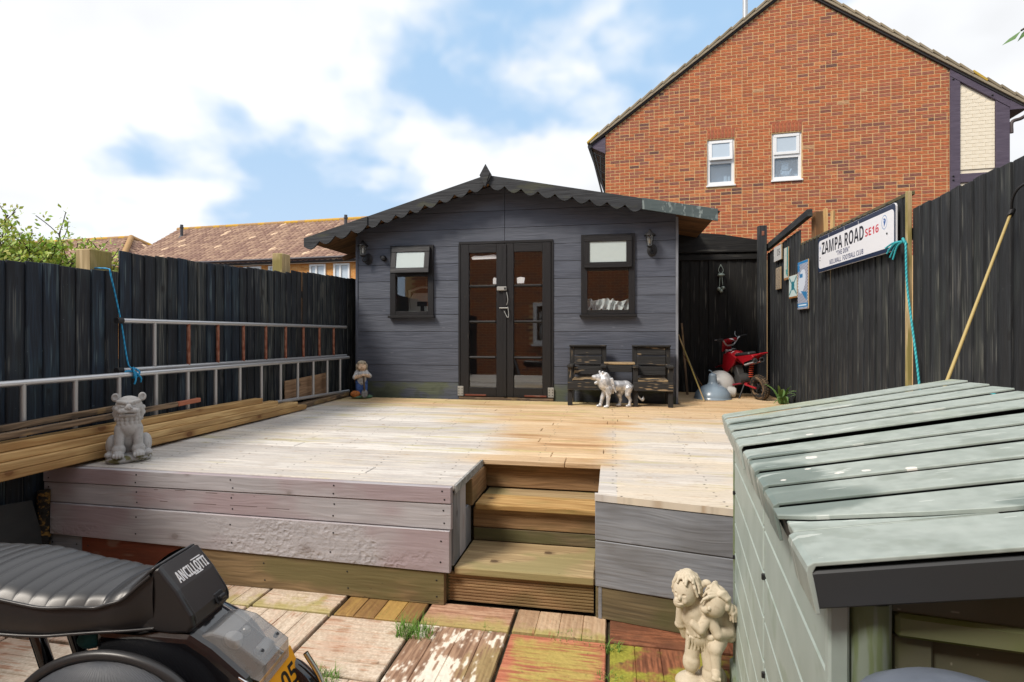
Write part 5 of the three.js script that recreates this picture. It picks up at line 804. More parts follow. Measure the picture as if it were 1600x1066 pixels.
// roaring silver lion
{
  const P = [['c', -.06, .225, 0, .062, .1, .225, 0, .052], ['e', -.075, .215, 0, .07, .075, .056], ['e', .12, .222, 0, .06, .058, .05],
    ['c', -.1, .24, 0, .06, -.15, .29, 0, .06], ['e', -.132, .275, 0, .074, .098, .08], ['e', -.1, .245, 0, .07, .098, .074], ['e', -.14, .33, 0, .05, .045, .055], ['e', -.09, .19, 0, .05, .06, .05],
    ['e', -.19, .312, 0, .046, .042, .044], ['c', -.205, .322, 0, .034, -.238, .322, 0, .027], ['e', -.258, .33, 0, .013, .012, .016], ['c', -.195, .278, 0, .028, -.228, .262, 0, .017], ['x', -.245, .29, 0, .034, .014, .026], ['x', -.226, .346, .026, .008, .006, .008], ['x', -.226, .346, -.026, .008, .006, .008], ['e', -.165, .372, .04, .014, .018, .01], ['e', -.165, .372, -.04, .014, .018, .01],
    ['c', .165, .235, .005, .018, .21, .2, .015, .012], ['c', .21, .2, .015, .012, .235, .12, .03, .01], ['c', .235, .12, .03, .01, .285, .07, .035, .01], ['e', .3, .082, .036, .014, .024, .012], ['c', .3, .085, .036, .009, .305, .115, .036, .003]];
  const leg = (x0, x1, x2, z, hind) => { if (hind) P.push(['c', x0, .2, z, .045, x1, .13, z * 1.1, .027], ['c', x1, .13, z * 1.1, .026, x2, .075, z * 1.1, .015], ['c', x2, .075, z * 1.1, .015, x2 - .012, .025, z * 1.1, .015], ['e', x2 - .022, .014, z * 1.1, .032, .015, .02]); else P.push(['c', x0, .2, z, .038, x1, .11, z, .021], ['c', x1, .11, z, .021, x2, .025, z, .017], ['e', x2 - .016, .014, z, .032, .016, .021]); };
  leg(-.1, -.105, -.11, .045); leg(-.09, -.13, -.155, -.045); leg(.13, .12, .15, .036, 1); leg(.12, .06, .075, -.038, 1);
  for (let i = 0; i < 44; i++) { const a = i * 2.4, y = .17 + .16 * hash2(i, 1, 3), x = -.15 + .1 * hash2(i, 2, 3) + (y - .25) * -.2; P.push(['c', x, y + .03, Math.sin(a) * .066, .014, x + .02, y - .035, Math.sin(a) * .078, .007]); }
  const t = (q, x, y, z) => mix(l3(170, 172, 176), l3(214, 215, 218), step(.3, .7, fbm3(x * 40, y * 40, z * 40, 17, 3)));
  const m = new THREE.MeshStandardMaterial({ vertexColors: true, roughness: .38, metalness: .35 });
  single('silver_lion_statue', 'silver painted roaring lion figure standing before the black bench', 'statue', nets(field(P, .011), [-.29, -.01, -.12], [.33, .41, .12], .0042, t), m, [.03, .6, -5.78], rad(24)).scale.setScalar(.98);
}
// boy leaning on a spade, painted
{
  const C = [l3(186, 174, 152), l3(226, 196, 166), l3(204, 206, 208), l3(72, 104, 168), l3(92, 76, 62), l3(186, 112, 56), l3(86, 116, 92), l3(140, 140, 142)];
  const P = [['e', 0, .02, 0, .13, .024, .1, 6], ['e', .06, .02, .02, .08, .026, .07, 6], ['e', -.08, .06, .05, .062, .04, .045, 5],
    ...mir([['c', .034, .2, -.005, .043, .036, .06, .0, .035, 3], ['e', .038, .035, .02, .032, .022, .05, 4]]), ['e', 0, .22, -.005, .068, .06, .05, 3], ['c', 0, .22, -.005, .062, 0, .3, 0, .055, 2],
    ['c', -.055, .315, 0, .032, -.088, .262, .035, .026, 2], ['c', -.088, .262, .035, .025, .01, .285, .085, .018, 1], ['c', .055, .315, 0, .032, .1, .275, .04, .026, 2], ['c', .1, .275, .04, .024, .03, .29, .085, .018, 1], ['e', .02, .29, .09, .032, .018, .02, 1],
    ['c', 0, .33, .005, .03, 0, .36, .01, .028, 1], ['e', 0, .392, .018, .056, .058, .054, 1], ['e', 0, .405, -.004, .066, .06, .058, 0], ['e', 0, .436, .015, .056, .03, .05, 0], ...mir([['e', .058, .4, .02, .017, .028, .022, 0], ['e', .03, .44, .045, .024, .02, .02, 0], ['e', .056, .36, -.012, .018, .03, .025, 0], ['e', .032, .375, .062, .016, .013, .01, 1]]), ['e', 0, .385, .074, .01, .01, .011, 1], ['e', 0, .365, .066, .014, .006, .008, 1], ...mir([['x', .022, .399, .073, .01, .006, .008]]), ['x', 0, .3735, .074, .014, .003, .006],
    ['c', .02, .275, .1, .012, .03, .1, .105, .013, 4], ['e', .032, .065, .108, .042, .05, .013, 7], ['c', -.07, .3, -.03, .03, -.06, .2, -.04, .03, 4]];
  const t = (q, x, y, z) => { const n = fbm3(x * 60, y * 60, z * 60, 21, 3); return mix(C[q].map(v => v * .62), C[q], step(.3, .6, n)); };
  single('gnome_boy_statue', 'painted garden boy in blue trousers leaning on a spade by the shed corner', 'statue', nets(field(P, .009), [-.16, -.01, -.12], [.16, .49, .14], .0046, t), M.stone, [-2.935, .6, -6.03], rad(28)).scale.set(.92, .96, .92);
}
// two children: a boy carrying a girl on his back, cream cast stone
{
  const P = [['e', -.0, .02, .01, .11, .032, .09], ['e', -.05, .03, .03, .06, .03, .055], ['e', .05, .035, -.03, .06, .05, .055],
    // boy's legs, rolled trousers, feet
    ['c', -.028, .2, .0, .036, -.04, .115, .012, .031], ['c', -.04, .105, .012, .037, -.041, .098, .012, .037], ['c', -.04, .1, .012, .022, -.045, .055, .02, .018], ['e', -.052, .044, .038, .024, .014, .036],
    ['c', .03, .2, .0, .04, .045, .1, .01, .038], ['c', .046, .068, .012, .042, .047, .06, .012, .043], ['c', .046, .06, .012, .028, .046, .04, .015, .024], ['e', .05, .034, .04, .026, .016, .04],
    // torso leaning forward
    ['e', -.0, .215, .0, .062, .04, .046], ['c', -.005, .215, .0, .055, -.03, .3, .012, .052], ['e', -.026, .282, .012, .058, .055, .046], ['c', -.045, .33, .015, .028, -.06, .35, .03, .026],
    ['c', -.03, .335, .01, .04, .02, .318, .0, .034],
    // his arms: one back and under her leg, other hooked at the waist
    ['c', -.078, .315, .01, .027, -.088, .25, .0, .022], ['c', -.088, .25, .0, .021, -.07, .19, -.02, .018], ['e', -.088, .235, .0, .026, .018, .02], ['c', .03, .3, .035, .026, .0, .255, .062, .02], ['c', .0, .255, .062, .02, -.032, .272, .066, .014],
    // her body, leg, arm round him
    ['c', .06, .315, -.035, .05, .07, .22, -.04, .052], ['c', .03, .305, .03, .028, .07, .24, .04, .022], ['c', .07, .24, .04, .022, .12, .235, .0, .02], ['c', .07, .2, .0, .042, .06, .185, .045, .032], ['c', .06, .18, .048, .026, .064, .12, .06, .02], ['e', .064, .105, .075, .021, .018, .034], ['c', .1, .28, -.03, .04, .12, .22, -.02, .03],
    ['e', .03, .312, .04, .032, .016, .018],
    // his head: face turned down left
    ['e', -.066, .385, .05, .05, .054, .05], ['e', -.088, .352, .075, .026, .022, .024], ['e', -.056, .4, .03, .055, .055, .052], ['e', -.086, .376, .097, .008, .01, .01], ['e', -.097, .362, .086, .012, .01, .009], ['e', -.065, .365, .092, .012, .012, .009], ['e', -.083, .352, .094, .013, .005, .006],
    ['x', -.104, .387, .083, .009, .005, .007], ['x', -.068, .388, .1, .009, .005, .007], ['x', -.087, .357, .1, .012, .0026, .005],
    // her head lying on his shoulder, hair drawn up in bunches
    ['e', .055, .355, .045, .05, .05, .05], ['e', .064, .37, .032, .054, .052, .054], ['e', .02, .34, .075, .02, .016, .018], ['e', .035, .352, .092, .008, .008, .008], ['e', .0, .415, .03, .022, .014, .018], ['e', .025, .42, .02, .02, .013, .016], ['e', .122, .345, .045, .016, .024, .016], ['e', .135, .325, .03, .02, .032, .018], ['e', .108, .358, .06, .014, .018, .012], ['x', .02, .358, .096, .007, .004, .006], ['x', .045, .345, .1, .007, .004, .006]];
  // hair: wavy locks combed from the crown over the skull
  const lock = (pts, r0, r1) => { for (let i = 0; i < pts.length - 1; i++) { const t0 = i / (pts.length - 1), t1 = (i + 1) / (pts.length - 1); P.push(['c', ...pts[i], r0 + (r1 - r0) * t0, ...pts[i + 1], r0 + (r1 - r0) * t1]); } };
  const sph = (C, Rr, p, a) => [C[0] + Rr * Math.sin(p) * Math.sin(a), C[1] + Rr * Math.cos(p), C[2] + Rr * Math.sin(p) * Math.cos(a)];
  for (let i = 0; i < 22; i++) { const a = -Math.PI + i / 22 * Math.PI * 2, front = Math.abs(a + .4) < .85, end = front ? .95 + .16 * Math.sin(i * 2.1) : 1.75 + .2 * Math.sin(i * 1.7), tw = front ? .28 : .12; lock([.12, .42, .72, 1].map((t, k) => sph([-.056, .398, .038], .061 + (k === 3 ? .004 : 0), end * t, a + tw * t + .08 * Math.sin(i * 3 + k * 2))), .0095, .0055); }
  for (let i = 0; i < 9; i++) { const t = i / 8, s0 = [.03 + .035 * t, .392 + .036 * Math.sin(t * 2.2), .09 - .085 * t], a = .2 + 1.2 * t; lock([s0, sph([.062, .365, .036], .06, .75 + .2 * Math.abs(t - .4), .35 + .9 * (1 - t)), sph([.064, .362, .036], .061, 1.15, .85 + .5 * (1 - t)), [.118, .35, .05]], .0068, .006); if (i % 2 === 0 && i < 6) lock([s0, [s0[0] - .016, s0[1] - .008, s0[2] + .002], [s0[0] - .028, s0[1] - .024, s0[2] + .002]], .007, .004); }
  for (let i = 0; i < 6; i++) lock([[.12, .348, .048], [.132 + .006 * Math.sin(i), .33, .04 + .012 * Math.cos(i)], [.134 + .012 * Math.sin(i), .3, .034 + .014 * Math.cos(i)]], .009, .005);
  // braces, folds, toes
  P.push(['c', -.055, .345, .035, .009, -.02, .225, .052, .008], ['c', .0, .33, .04, .009, -.005, .225, .055, .008], ['c', -.05, .222, .03, .012, .045, .222, .045, .012]);
  for (let i = 0; i < 5; i++) { P.push(['e', -.066 + i * .009, .04, .07 - Math.abs(i - 1) * .003, .005, .007, .008], ['e', .035 + i * .009, .033, .076 - Math.abs(i - 2) * .002, .005, .007, .008], ['e', .05 + i * .0075, .098, .106 - Math.abs(i - 2) * .002, .0046, .008, .007]); }
  for (let i = 0; i < 8; i++) P.push(['c', -.045 + i * .012, .21, .045, .006, -.05 + i * .014, .165, .036, .004]);
  const t = (q, x, y, z) => { const n = fbm3(x * 45, y * 45, z * 45, 27, 4), m = vn3(x * 160, y * 160, z * 160, 29); let c = mix(l3(184, 172, 150), l3(204, 194, 175), n); c = mix(c, l3(150, 134, 110), step(.68, .9, m) * .35); return c; };
  const s = single('children_statue', 'cream stone statue of a boy carrying a girl piggyback by the green store', 'statue', nets(field(P, .0035), [-.14, -.015, -.1], [.17, .48, .13], .003, t), M.stone, [.335, .0, -2.2], rad(-10)); s.scale.set(.86, .99, .86);
}
// ---------------------------------------------------------------- twin-seat bench
{
  const B = thing('twin_seat_bench', 'black wooden twin seat bench with a little table between, against the shed', 'bench', [.07, .6, -6.0]);
  const seat = (x0, x1, tilt) => {
    for (const x of [x0, x1 - .05]) { board('leg', M.bench, B, x, x + .05, .0, .41, .13, .175); const bp = board('back_post', M.bench, B, x, x + .05, .0, .62, -.17, -.12); board('arm', M.bench, B, x - .008, x + .058, .405, .435, -.14, .2, { b: .006 }); }
    for (let k = 0; k < 4; k++) board('seat_slat', M.benchWorn, B, x0 + .05, x1 - .05, .262, .284, -.12 + k * .075, -.05 + k * .075, { b: .005 });
    board('apron', M.bench, B, x0 + .0, x1, .17, .262, .175, .2); board('side_rail', M.bench, B, x0 + .012, x0 + .04, .19, .26, -.12, .13); board('side_rail', M.bench, B, x1 - .04, x1 - .012, .19, .26, -.12, .13);
    for (let k = 0; k < 3; k++) { const m = board('back_slat', M.bench, B, x0 + .05, x1 - .05, .31 + k * .11, .31 + k * .11 + .098, -.118, -.096, { b: .005 }); m.rotation.x = -.08; m.position.z -= k * .01; }
    board('top_rail', M.bench, B, x0 - .004, x1 + .004, .622, .642, -.175, -.09, { b: .005 });
  };
  seat(-.545, -.14); seat(.14, .545);
  for (let k = 0; k < 3; k++) board('table_slat', M.benchWorn, B, -.165, .165, .437, .457, -.11 + k * .085, -.035 + k * .085, { b: .005 }); board('table_apron', M.bench, B, -.13, .13, .36, .43, .12, .14); board('table_apron', M.bench, B, -.13, .13, .36, .43, -.1, -.08);
}
// ---------------------------------------------------------------- lamp shades, sticks and dirt bike in the corner
single('enamel_lamp_shade', 'blue grey enamel factory lamp shade resting on the deck', 'lamp shade', merged([lathe([[.212, 0], [.214, .012], [.2, .022], [.205, .03], [.19, .075], [.15, .125], [.1, .155], [.062, .168], [.05, .2], [.045, .265], [.04, .29], [.02, .298], [0, .3]], 36), tube([[0, .298, 0], [-.02, .325, 0], [-.045, .335, .01]], .006, 10, 5)]), std({ color: lin(.22, .29, .36), roughness: .25 }), [1.16, .6, -6.75]);
{ const m = single('white_lamp_shade', 'white enamel lamp shade tipped on its side behind the grey one', 'lamp shade', merged([lathe([[.17, 0], [.172, .01], [.155, .05], [.12, .1], [.07, .13], [.03, .14], [0, .14]], 30), lathe([[.165, .002], [.15, .048], [.115, .096], [.065, .125], [0, .134]], 30)]), std({ color: lin(.62, .62, .6), roughness: .35, side: THREE.DoubleSide }), [1.3, .76, -6.98]); m.rotation.set(1.0, .3, -.55); }
single('white_pot', 'small white pot lying beside the lamp shades', 'pot', tf(lathe([[0, 0], [.05, .0], [.062, .02], [.065, .09], [.05, .105], [0, .106]], 20), 0, 0, 0, 0, 0, 1.45), std({ color: lin(.5, .5, .48), roughness: .5 }), [1.44, .665, -6.86]);
const stick = (label, a, b, w, h, mat) => single('leaning_stick', label, 'stick', beam(a, b, w, h, .003), mat, [0, 0, 0], 0, 'sticks leaning by the shed corner');
stick('pale flat batten leaning against the shed corner', [1.02, .6, -6.45], [.74, 1.36, -6.5], .03, .014, M.postWood); stick('dark batten leaning just behind the pale one', [1.08, .6, -6.72], [.82, 1.22, -6.75], .03, .014, M.fenceBlack); stick('thin brown stick behind the leaning battens', [1.15, .6, -6.95], [.86, 1.1, -6.98], .014, .012, M.brownWood); stick('long thin split stick leaning deepest in the corner', [.92, .6, -7.1], [.86, 1.5, -7.2], .03, .012, M.oldWood);
{
  const B = thing('mini_dirt_bike', 'small red and white dirt bike parked in the far corner', 'motorbike', [1.566, .6, -6.99], rad(112)); B.scale.setScalar(.88); B.rotation.order = 'YXZ'; B.rotation.x = -.13; B.position.x += .0;
  // local: +x forward, z to its right
  const red = std({ roughness: .35, map: canvasTex(256, 256, (g, w, h) => { g.fillStyle = '#9c1420'; g.fillRect(0, 0, w, h); g.fillStyle = '#e8e6e6'; g.beginPath(); g.moveTo(20, 200); g.lineTo(90, 90); g.lineTo(130, 110); g.lineTo(230, 40); g.lineTo(160, 150); g.lineTo(110, 140); g.closePath(); g.fill(); g.fillStyle = '#1a1a1c'; g.fillRect(40, 210, 160, 12); g.fillRect(150, 60, 60, 10); }) }), blackP = std({ color: lin(.02, .02, .022), roughness: .5 }), muddy = std({ roughness: .9, map: tex(128, 128, (u, v) => mix([30, 28, 26], [112, 92, 70], step(.45, .65, fbm(u * 10, v * 10, 501, 3, 10, 10)))) });
  const wheel = (x, r, name) => { const W = new THREE.Group(); W.name = name; W.position.set(x, r, 0); B.add(W); mesh('tyre', new THREE.TorusGeometry(r - .042, .042, 12, 36), muddy, W); const kn = []; for (let i = 0; i < 30; i++) for (const s of [-1, 0, 1]) { const a = (i + (s === 0 ? .5 : 0)) / 30 * Math.PI * 2; const g = new THREE.BoxGeometry(.02, .014, .022); g.translate(0, r + .0, s * .024); if (s) g.translate(0, -.012, 0); g.rotateZ(a); kn.push(g); } mesh('tread', merged(kn), muddy, W); mesh('rim', new THREE.TorusGeometry(r - .078, .01, 8, 28), M.iron, W); const sp = []; for (let i = 0; i < 8; i++) { const a = i * Math.PI / 4; sp.push(bar([0, 0, 0], [Math.cos(a) * (r - .08), Math.sin(a) * (r - .08), 0], .008, .006, 6)); } sp.push(bar([0, 0, -.04], [0, 0, .04], .03, .03, 12)); mesh('spokes', merged(sp), M.iron, W); mesh('disc', new THREE.TorusGeometry(.05, .008, 6, 20).translate(0, 0, .035), M.chrome, W); return W; };
  wheel(-.36, .165, 'rear_wheel'); const fw = wheel(.38, .165, 'front_wheel'); fw.rotation.y = .35;
  mesh('frame', merged([tube([[.2, .62, 0], [.05, .5, 0], [-.2, .47, 0], [-.34, .5, 0]], .016, 20, 8), tube([[.2, .58, 0], [.14, .35, 0], [.04, .2, 0], [-.12, .19, 0]], .016, 20, 8), bar([-.12, .19, .05], [-.36, .165, .06], .013), bar([-.12, .19, -.05], [-.36, .165, -.06], .013)]), std({ color: lin(.35, .02, .03), roughness: .4 }), B);
  mesh('engine', merged([tf(new THREE.CylinderGeometry(.075, .075, .14, 18), 0, .25, 0, Math.PI / 2), tf(cbox(.1, .16, .1, .01), .06, .36, 0, 0, 0, -.3)]), std({ color: lin(.12, .12, .12), roughness: .5, metalness: .5 }), B);
  mesh('fork', merged([bar([.2, .66, .055], [.38, .165, .055], .016), bar([.2, .66, -.055], [.38, .165, -.055], .016), tf(cbox(.05, .03, .15, .006), .2, .64, 0, 0, 0, -.3)]), M.alu, B);
  mesh('shock', new THREE.TorusGeometry(.022, .007, 6, 14).translate(0, 0, 0), std({ color: lin(.4, .05, .02) }), B).geometry = merged(rg(0, 1, 6).map(t => tf(new THREE.TorusGeometry(.025, .007, 6, 14), -.2 - t * .04, .3 + t * .14, 0, Math.PI / 2)));
  // tank and plastics
  const pl = (pts, t, z, mat, name, by = .004) => { const m = mesh(name, plate(pts, t, .5, .3, by), mat, B); m.position.z = z; const uv = m.geometry.attributes.uv; for (let i = 0; i < uv.count; i++) uv.setXY(i, uv.getX(i) * 1.8, uv.getY(i) * 2.2); return m; };
  pl([[.22, .6], [.3, .4], [.2, .34], [.02, .46], [-.06, .56], [.1, .63]], .03, .1, red, 'tank_shroud'); pl([[.22, .6], [.3, .4], [.2, .34], [.02, .46], [-.06, .56], [.1, .63]], .03, -.07, red, 'tank_shroud');
  mesh('fuel_tank', tf(new THREE.SphereGeometry(1, 18, 12), .1, .57, 0, 0, 0, -.15, .13, .075, .085), red, B); mesh('fuel_cap', tf(new THREE.CylinderGeometry(.03, .03, .025, 14), .1, .65, 0), blackP, B);
  mesh('saddle', tf(cbox(.34, .05, .13, .02), -.13, .6, 0, 0, 0, -.1), blackP, B); pl([[-.02, .57], [-.36, .61], [-.4, .58], [-.2, .45]], .14, .07, red, 'tail_panel'); mesh('rear_fender', tf(cbox(.22, .02, .13, .008), -.42, .6, 0, 0, 0, -.25), red, B); mesh('front_fender', tf(cbox(.3, .018, .12, .008), .4, .42, 0, 0, 0, -.25), red, B);
  mesh('number_board', tf(cbox(.02, .15, .15, .008), .27, .7, 0, 0, 0, .3), red, B);
  mesh('exhaust', merged([bar([-.2, .48, .05], [-.4, .53, .05], .034, .036, 14), bar([-.2, .48, -.05], [-.4, .53, -.05], .034, .036, 14)]), M.chrome, B); mesh('exhaust_mouth', merged([bar([-.4, .53, .05], [-.412, .533, .05], .018, .018, 12), bar([-.4, .53, -.05], [-.412, .533, -.05], .018, .018, 12)]), M.dark, B);
  const hb = new THREE.Group(); hb.name = 'handlebar'; hb.position.set(.18, .7, 0); hb.rotation.y = .3; B.add(hb); mesh('bar_tube', tube([[-.05, .12, -.28], [-.02, .11, -.17], [0, .02, -.07], [0, .02, .07], [-.02, .11, .17], [-.05, .12, .28]], .011, 30, 8, false, .3), M.alu, hb); mesh('grip', bar([-.05, .12, -.29], [-.025, .112, -.18], .018), blackP, hb); mesh('grip', bar([-.05, .12, .29], [-.025, .112, .18], .018), blackP, hb); mesh('bar_pad', bar([0, .085, -.12], [0, .085, .12], .026, .026, 12), red, hb); mesh('lever', tube([[.0, .11, -.16], [.04, .115, -.2], [.03, .12, -.27]], .006, 10, 5), M.alu, hb); mesh('lever', tube([[.0, .11, .16], [.05, .14, .18], [.06, .19, .2]], .006, 10, 5), M.alu, hb);
  mesh('footpeg', merged([bar([-.05, .2, .05], [-.05, .2, .19], .012), bar([-.05, .2, -.05], [-.05, .2, -.19], .012)]), std({ color: lin(.3, .03, .05), roughness: .4 }), B); mesh('side_stand', bar([-.12, .19, -.06], [-.16, .0, -.2], .011), M.iron, B);
}
// weed at the fence foot
{
  const blades = [], r = rng(5); for (let i = 0; i < 16; i++) { const a = r() * 6.28, l = .16 + r() * .2, lean = .5 + r() * .9, pos = [], idx = [], n = 6, w = .012 + r() * .008; for (let k = 0; k <= n; k++) { const t = k / n, x = Math.sin(lean * t) * l * t, y = Math.cos(lean * t * 1.1) * l * t, ww = w * Math.sin(Math.PI * Math.min(1, t * .85 + .15)); pos.push(x, y, -ww, x, y + .003, 0, x, y, ww); if (k < n) { const o = k * 3; idx.push(o, o + 3, o + 1, o + 1, o + 3, o + 4, o + 1, o + 4, o + 2, o + 2, o + 4, o + 5); } } const g = new THREE.BufferGeometry(); g.setAttribute('position', new THREE.Float32BufferAttribute(pos, 3)); g.setIndex(idx); g.computeVertexNormals(); g.rotateY(a); g.translate((r() - .5) * .08, 0, (r() - .5) * .08); blades.push(g); }
  single('strap_leaf_weed', 'green strap leaved weed growing at the foot of the right fence', 'plant', merged(blades), new THREE.MeshPhysicalMaterial({ color: lin(.1, .2, .04), roughness: .7, transmission: .25, thickness: 0, side: THREE.DoubleSide }), [1.83, .595, -6.38]);
}
// grass tufts in the paving joints
{
  const gm = new THREE.MeshPhysicalMaterial({ color: lin(.13, .28, .03), roughness: .8, transmission: .25, thickness: 0, side: THREE.DoubleSide });
  const tuft = (label, x, z, n, h, sp, seed) => { const r = rng(seed), gs = []; for (let i = 0; i < n; i++) { const a = r() * 6.28, l = h * (.45 + r() * .6), b = .25 + r() * .9, w = .0016 + r() * .0012, pos = [], idx = []; for (let k = 0; k <= 4; k++) { const t = k / 4; pos.push(Math.sin(b * t) * l * t, Math.cos(b * t) * l * t, -w * (1 - t * .9), Math.sin(b * t) * l * t, Math.cos(b * t) * l * t, w * (1 - t * .9)); if (k < 4) { const o = k * 2; idx.push(o, o + 2, o + 1, o + 1, o + 2, o + 3); } } const g = new THREE.BufferGeometry(); g.setAttribute('position', new THREE.Float32BufferAttribute(pos, 3)); g.setIndex(idx); g.computeVertexNormals(); g.rotateY(a); g.translate((r() - .5) * sp, 0, (r() - .5) * sp * .6); gs.push(g); } single('grass_tuft', label, 'grass', merged(gs), gm, [x, -.012, z], 0, 'grass tufts in the paving'); };
  tuft('bushy grass tuft in the paving just left of the steps', -.885, -2.36, 190, .105, .16, 1); tuft('short round grass tuft beside the scooter tail', -1.14, -1.99, 150, .06, .13, 2); tuft('thin grass blades along the joint in front of the lowest step', -.19, -2.44, 40, .04, .18, 3); tuft('sparse grass at the joint right of the steps', -.01, -2.4, 46, .06, .09, 4); tuft('few grass blades in the joint at the bottom edge of the photo', -.02, -2.2, 26, .05, .1, 6); tuft('tiny grass sprig beside the bushy tuft', -.56, -2.45, 14, .04, .08, 7);
}
// ---------------------------------------------------------------- green plastic store
{
  const B = thing('garden_store', 'pale green plastic garden store with slatted sloping lid at right', 'storage box', [.4325, 0, -2.287], rad(-6.5));
  const W = .79, D = 1.46, yL = 1.04, tilt = Math.atan2(.16, .77);
  const lidMap = tex(1024, 1024, (u, v) => {
    const n = fbm(u * 5, v * 9, 601, 5), f = fbm(u * 40, v * 60, 602, 3), st = fbm(u * 4, v * 80, 603, 3);
    let c = mix([150, 162, 157], [168, 180, 175], step(.2, .8, n * .4 + f * .6)); c = mix(c, [182, 192, 188], step(.55, .75, st) * .2); c = mix(c, [128, 140, 132], step(.58, .75, fbm(u * 14, v * 30, 621, 4)) * .4);
    c = mix(c, [160, 168, 132], step(.55, .75, fbm(u * 3 + 5, v * 4, 604, 4)) * .45 * (1 - step(.3, .5, v)));        // algae film on the far slats
    // damp patches drying at the low ends of the middle slats
    const wob = (fbm(u * 9, v * 14, 605, 4) - .5) * .12; const wet = (cx, cv, rx, rv) => 1 - step(.7, 1.1, Math.hypot((u - cx) / rx, (v - cv) / rv) + wob * 7);
    const w = Math.max(wet(.03, .68, .17, .09), wet(.05, .80, .19, .05), wet(.06, .545, .14, .03), wet(.1, .19, .12, .03), wet(.55, .885, .2, .02)); c = mix(c, [98, 114, 110], w * .7);
    const sc = vn(u * 12 + v * 30, v * 160, 606); if (sc > .9) c = mix(c, [222, 228, 224], .5);
    const dr = Math.min(...[[.17, .585, .018], [.14, .645, .008], [.2, .695, .012], [.26, .7, .01], [.35, .715, .012], [.24, .43, .014], [.06, .7, .007]].map(q => Math.hypot(u - q[0], (v - q[1]) * 1.8) / q[2] + (fbm(u * 60, v * 60, 607, 2) - .5) * .9)); if (dr < 1) c = [226, 226, 220];      // bird droppings
    const g = vn(u * 300, v * 300, 608); if (g > .985) c = mix(c, [120, 128, 118], .6);
    return c;
  });
  M.lid = std({ map: lidMap, roughness: .42, bumpMap: bump(256, 256, (u, v) => fbm(u * 30, v * 30, 609, 3, 30, 30)), bumpScale: .001 });
  M.lidEnd = std({ roughness: .5, map: tex(256, 256, (u, v) => mix([128, 142, 138], [176, 190, 184], fbm(u * 6, v * 14, 610, 4))) });
  M.panel = std({ roughness: .55, map: (() => { const t = tex(512, 512, (u, v) => { let c = mix([150, 164, 158], [176, 189, 184], fbm(u * 10, v * 6, 611, 4, 10, 6)); return mix(c, [128, 146, 130], step(.62, .8, fbm(u * 12, v * 14, 612, 3, 12, 14)) * .4); }); return t; })() });
  M.panelMoss = std({ roughness: .7, map: (() => { const t = tex(256, 256, (u, v) => mix([122, 134, 122], [104, 118, 84], step(.4, .65, fbm(u * 14, v * 8, 613, 4, 14, 8)))); return t; })() });
  M.olive = std({ roughness: .7, map: (() => { const t = tex(512, 512, (u, v) => { let c = mix([76, 78, 62], [98, 98, 80], fbm(u * 8, v * 8, 614, 4, 8, 8)); c = mix(c, [88, 100, 46], step(.58, .75, fbm(u * 5, v * 7, 615, 4, 5, 7)) * .7); const s = vn(u * 160, v * 160, 616, 160, 160); return s > .97 ? [140, 138, 124] : c; }); return t; })() });
  M.oliveRail = std({ roughness: .7, map: (() => { const t = tex(256, 128, (u, v) => mix([112, 118, 86], [94, 108, 52], step(.4, .65, fbm(u * 8, v * 6, 617, 4, 8, 6)))); return t; })() });
  // lid: eleven slats with turned-down ends, two leaves
  const lid = new THREE.Group(); lid.name = 'lid'; lid.position.set(0, yL, 0); lid.rotation.z = tilt; B.add(lid);
  const n = 11, p = D / n;
  for (let i = 0; i < n; i++) {
    const z0 = i * p + .003; let z1 = (i + 1) * p - (i === 4 ? .012 : .007); const L = .785; let g; if (i === 10) z1 += .019;
    if (i === 9) { // cracked slat: its low corner has broken away and sprung down
      const pts = [[.0, z0], [L, z0], [L, z1], [.30, z1], [.22, z1 - .012], [.12, z1 - .035], [.05, z1 - .05], [.0, z1 - .075]]; g = plate(pts.map(q => [q[0], -q[1]]), .008, 0, 0, .001).rotateX(-Math.PI / 2);
      const ch = plate([[.012, -(z1)], [.30, -(z1)], [.215, -(z1 - .010)], [.115, -(z1 - .030)], [.045, -(z1 - .044)], [.012, -(z1 - .06)]], .02, 0, 0, .002).rotateX(-Math.PI / 2); ch.translate(0, -.007, 0); g = merged([g, ch]);
    } else { const pr = [[0, -.07], [0, -.012], [.003, -.004], [.012, 0], [L, 0], [L, -.006], [.014, -.006], [.008, -.014], [.006, -.07]]; g = new THREE.ExtrudeGeometry(new THREE.Shape(pr.map(q => new THREE.Vector2(...q))), { depth: z1 - z0 - .003, bevelEnabled: true, bevelThickness: .0015, bevelSize: .0015, bevelOffset: -.0015, bevelSegments: 2 }); g.translate(0, 0, z0 + .0015); }
    const ps = g.attributes.position, uv = g.attributes.uv; for (let k = 0; k < ps.count; k++) uv.setXY(k, clamp(ps.getX(k) / .8 + (ps.getY(k) < -.03 ? -ps.getY(k) * .3 : 0), .002, .998), clamp(ps.getZ(k) / 1.47, .002, .998));
    const m = mesh('lid_slat', g, M.lid, lid); m.rotation.x = -.045; m.position.y = -z0 * Math.sin(.045) + (i < 5 ? .007 : 0) + (R() - .5) * .002; if (i < 5) m.position.x = -.006;
  }
  board('lid_frame', M.iron, lid, .012, .77, -.05, -.014, .004, D - .004); const fz = D - .001; board('lid_edge', std({ color: lin(.034, .038, .042), roughness: .5 }), lid, .002, .79, -.058, -.006, fz, fz + .012, { b: .003 });
  // side with doors
  const xl = .04, yTop = (x) => yL - .035 + x * .208;
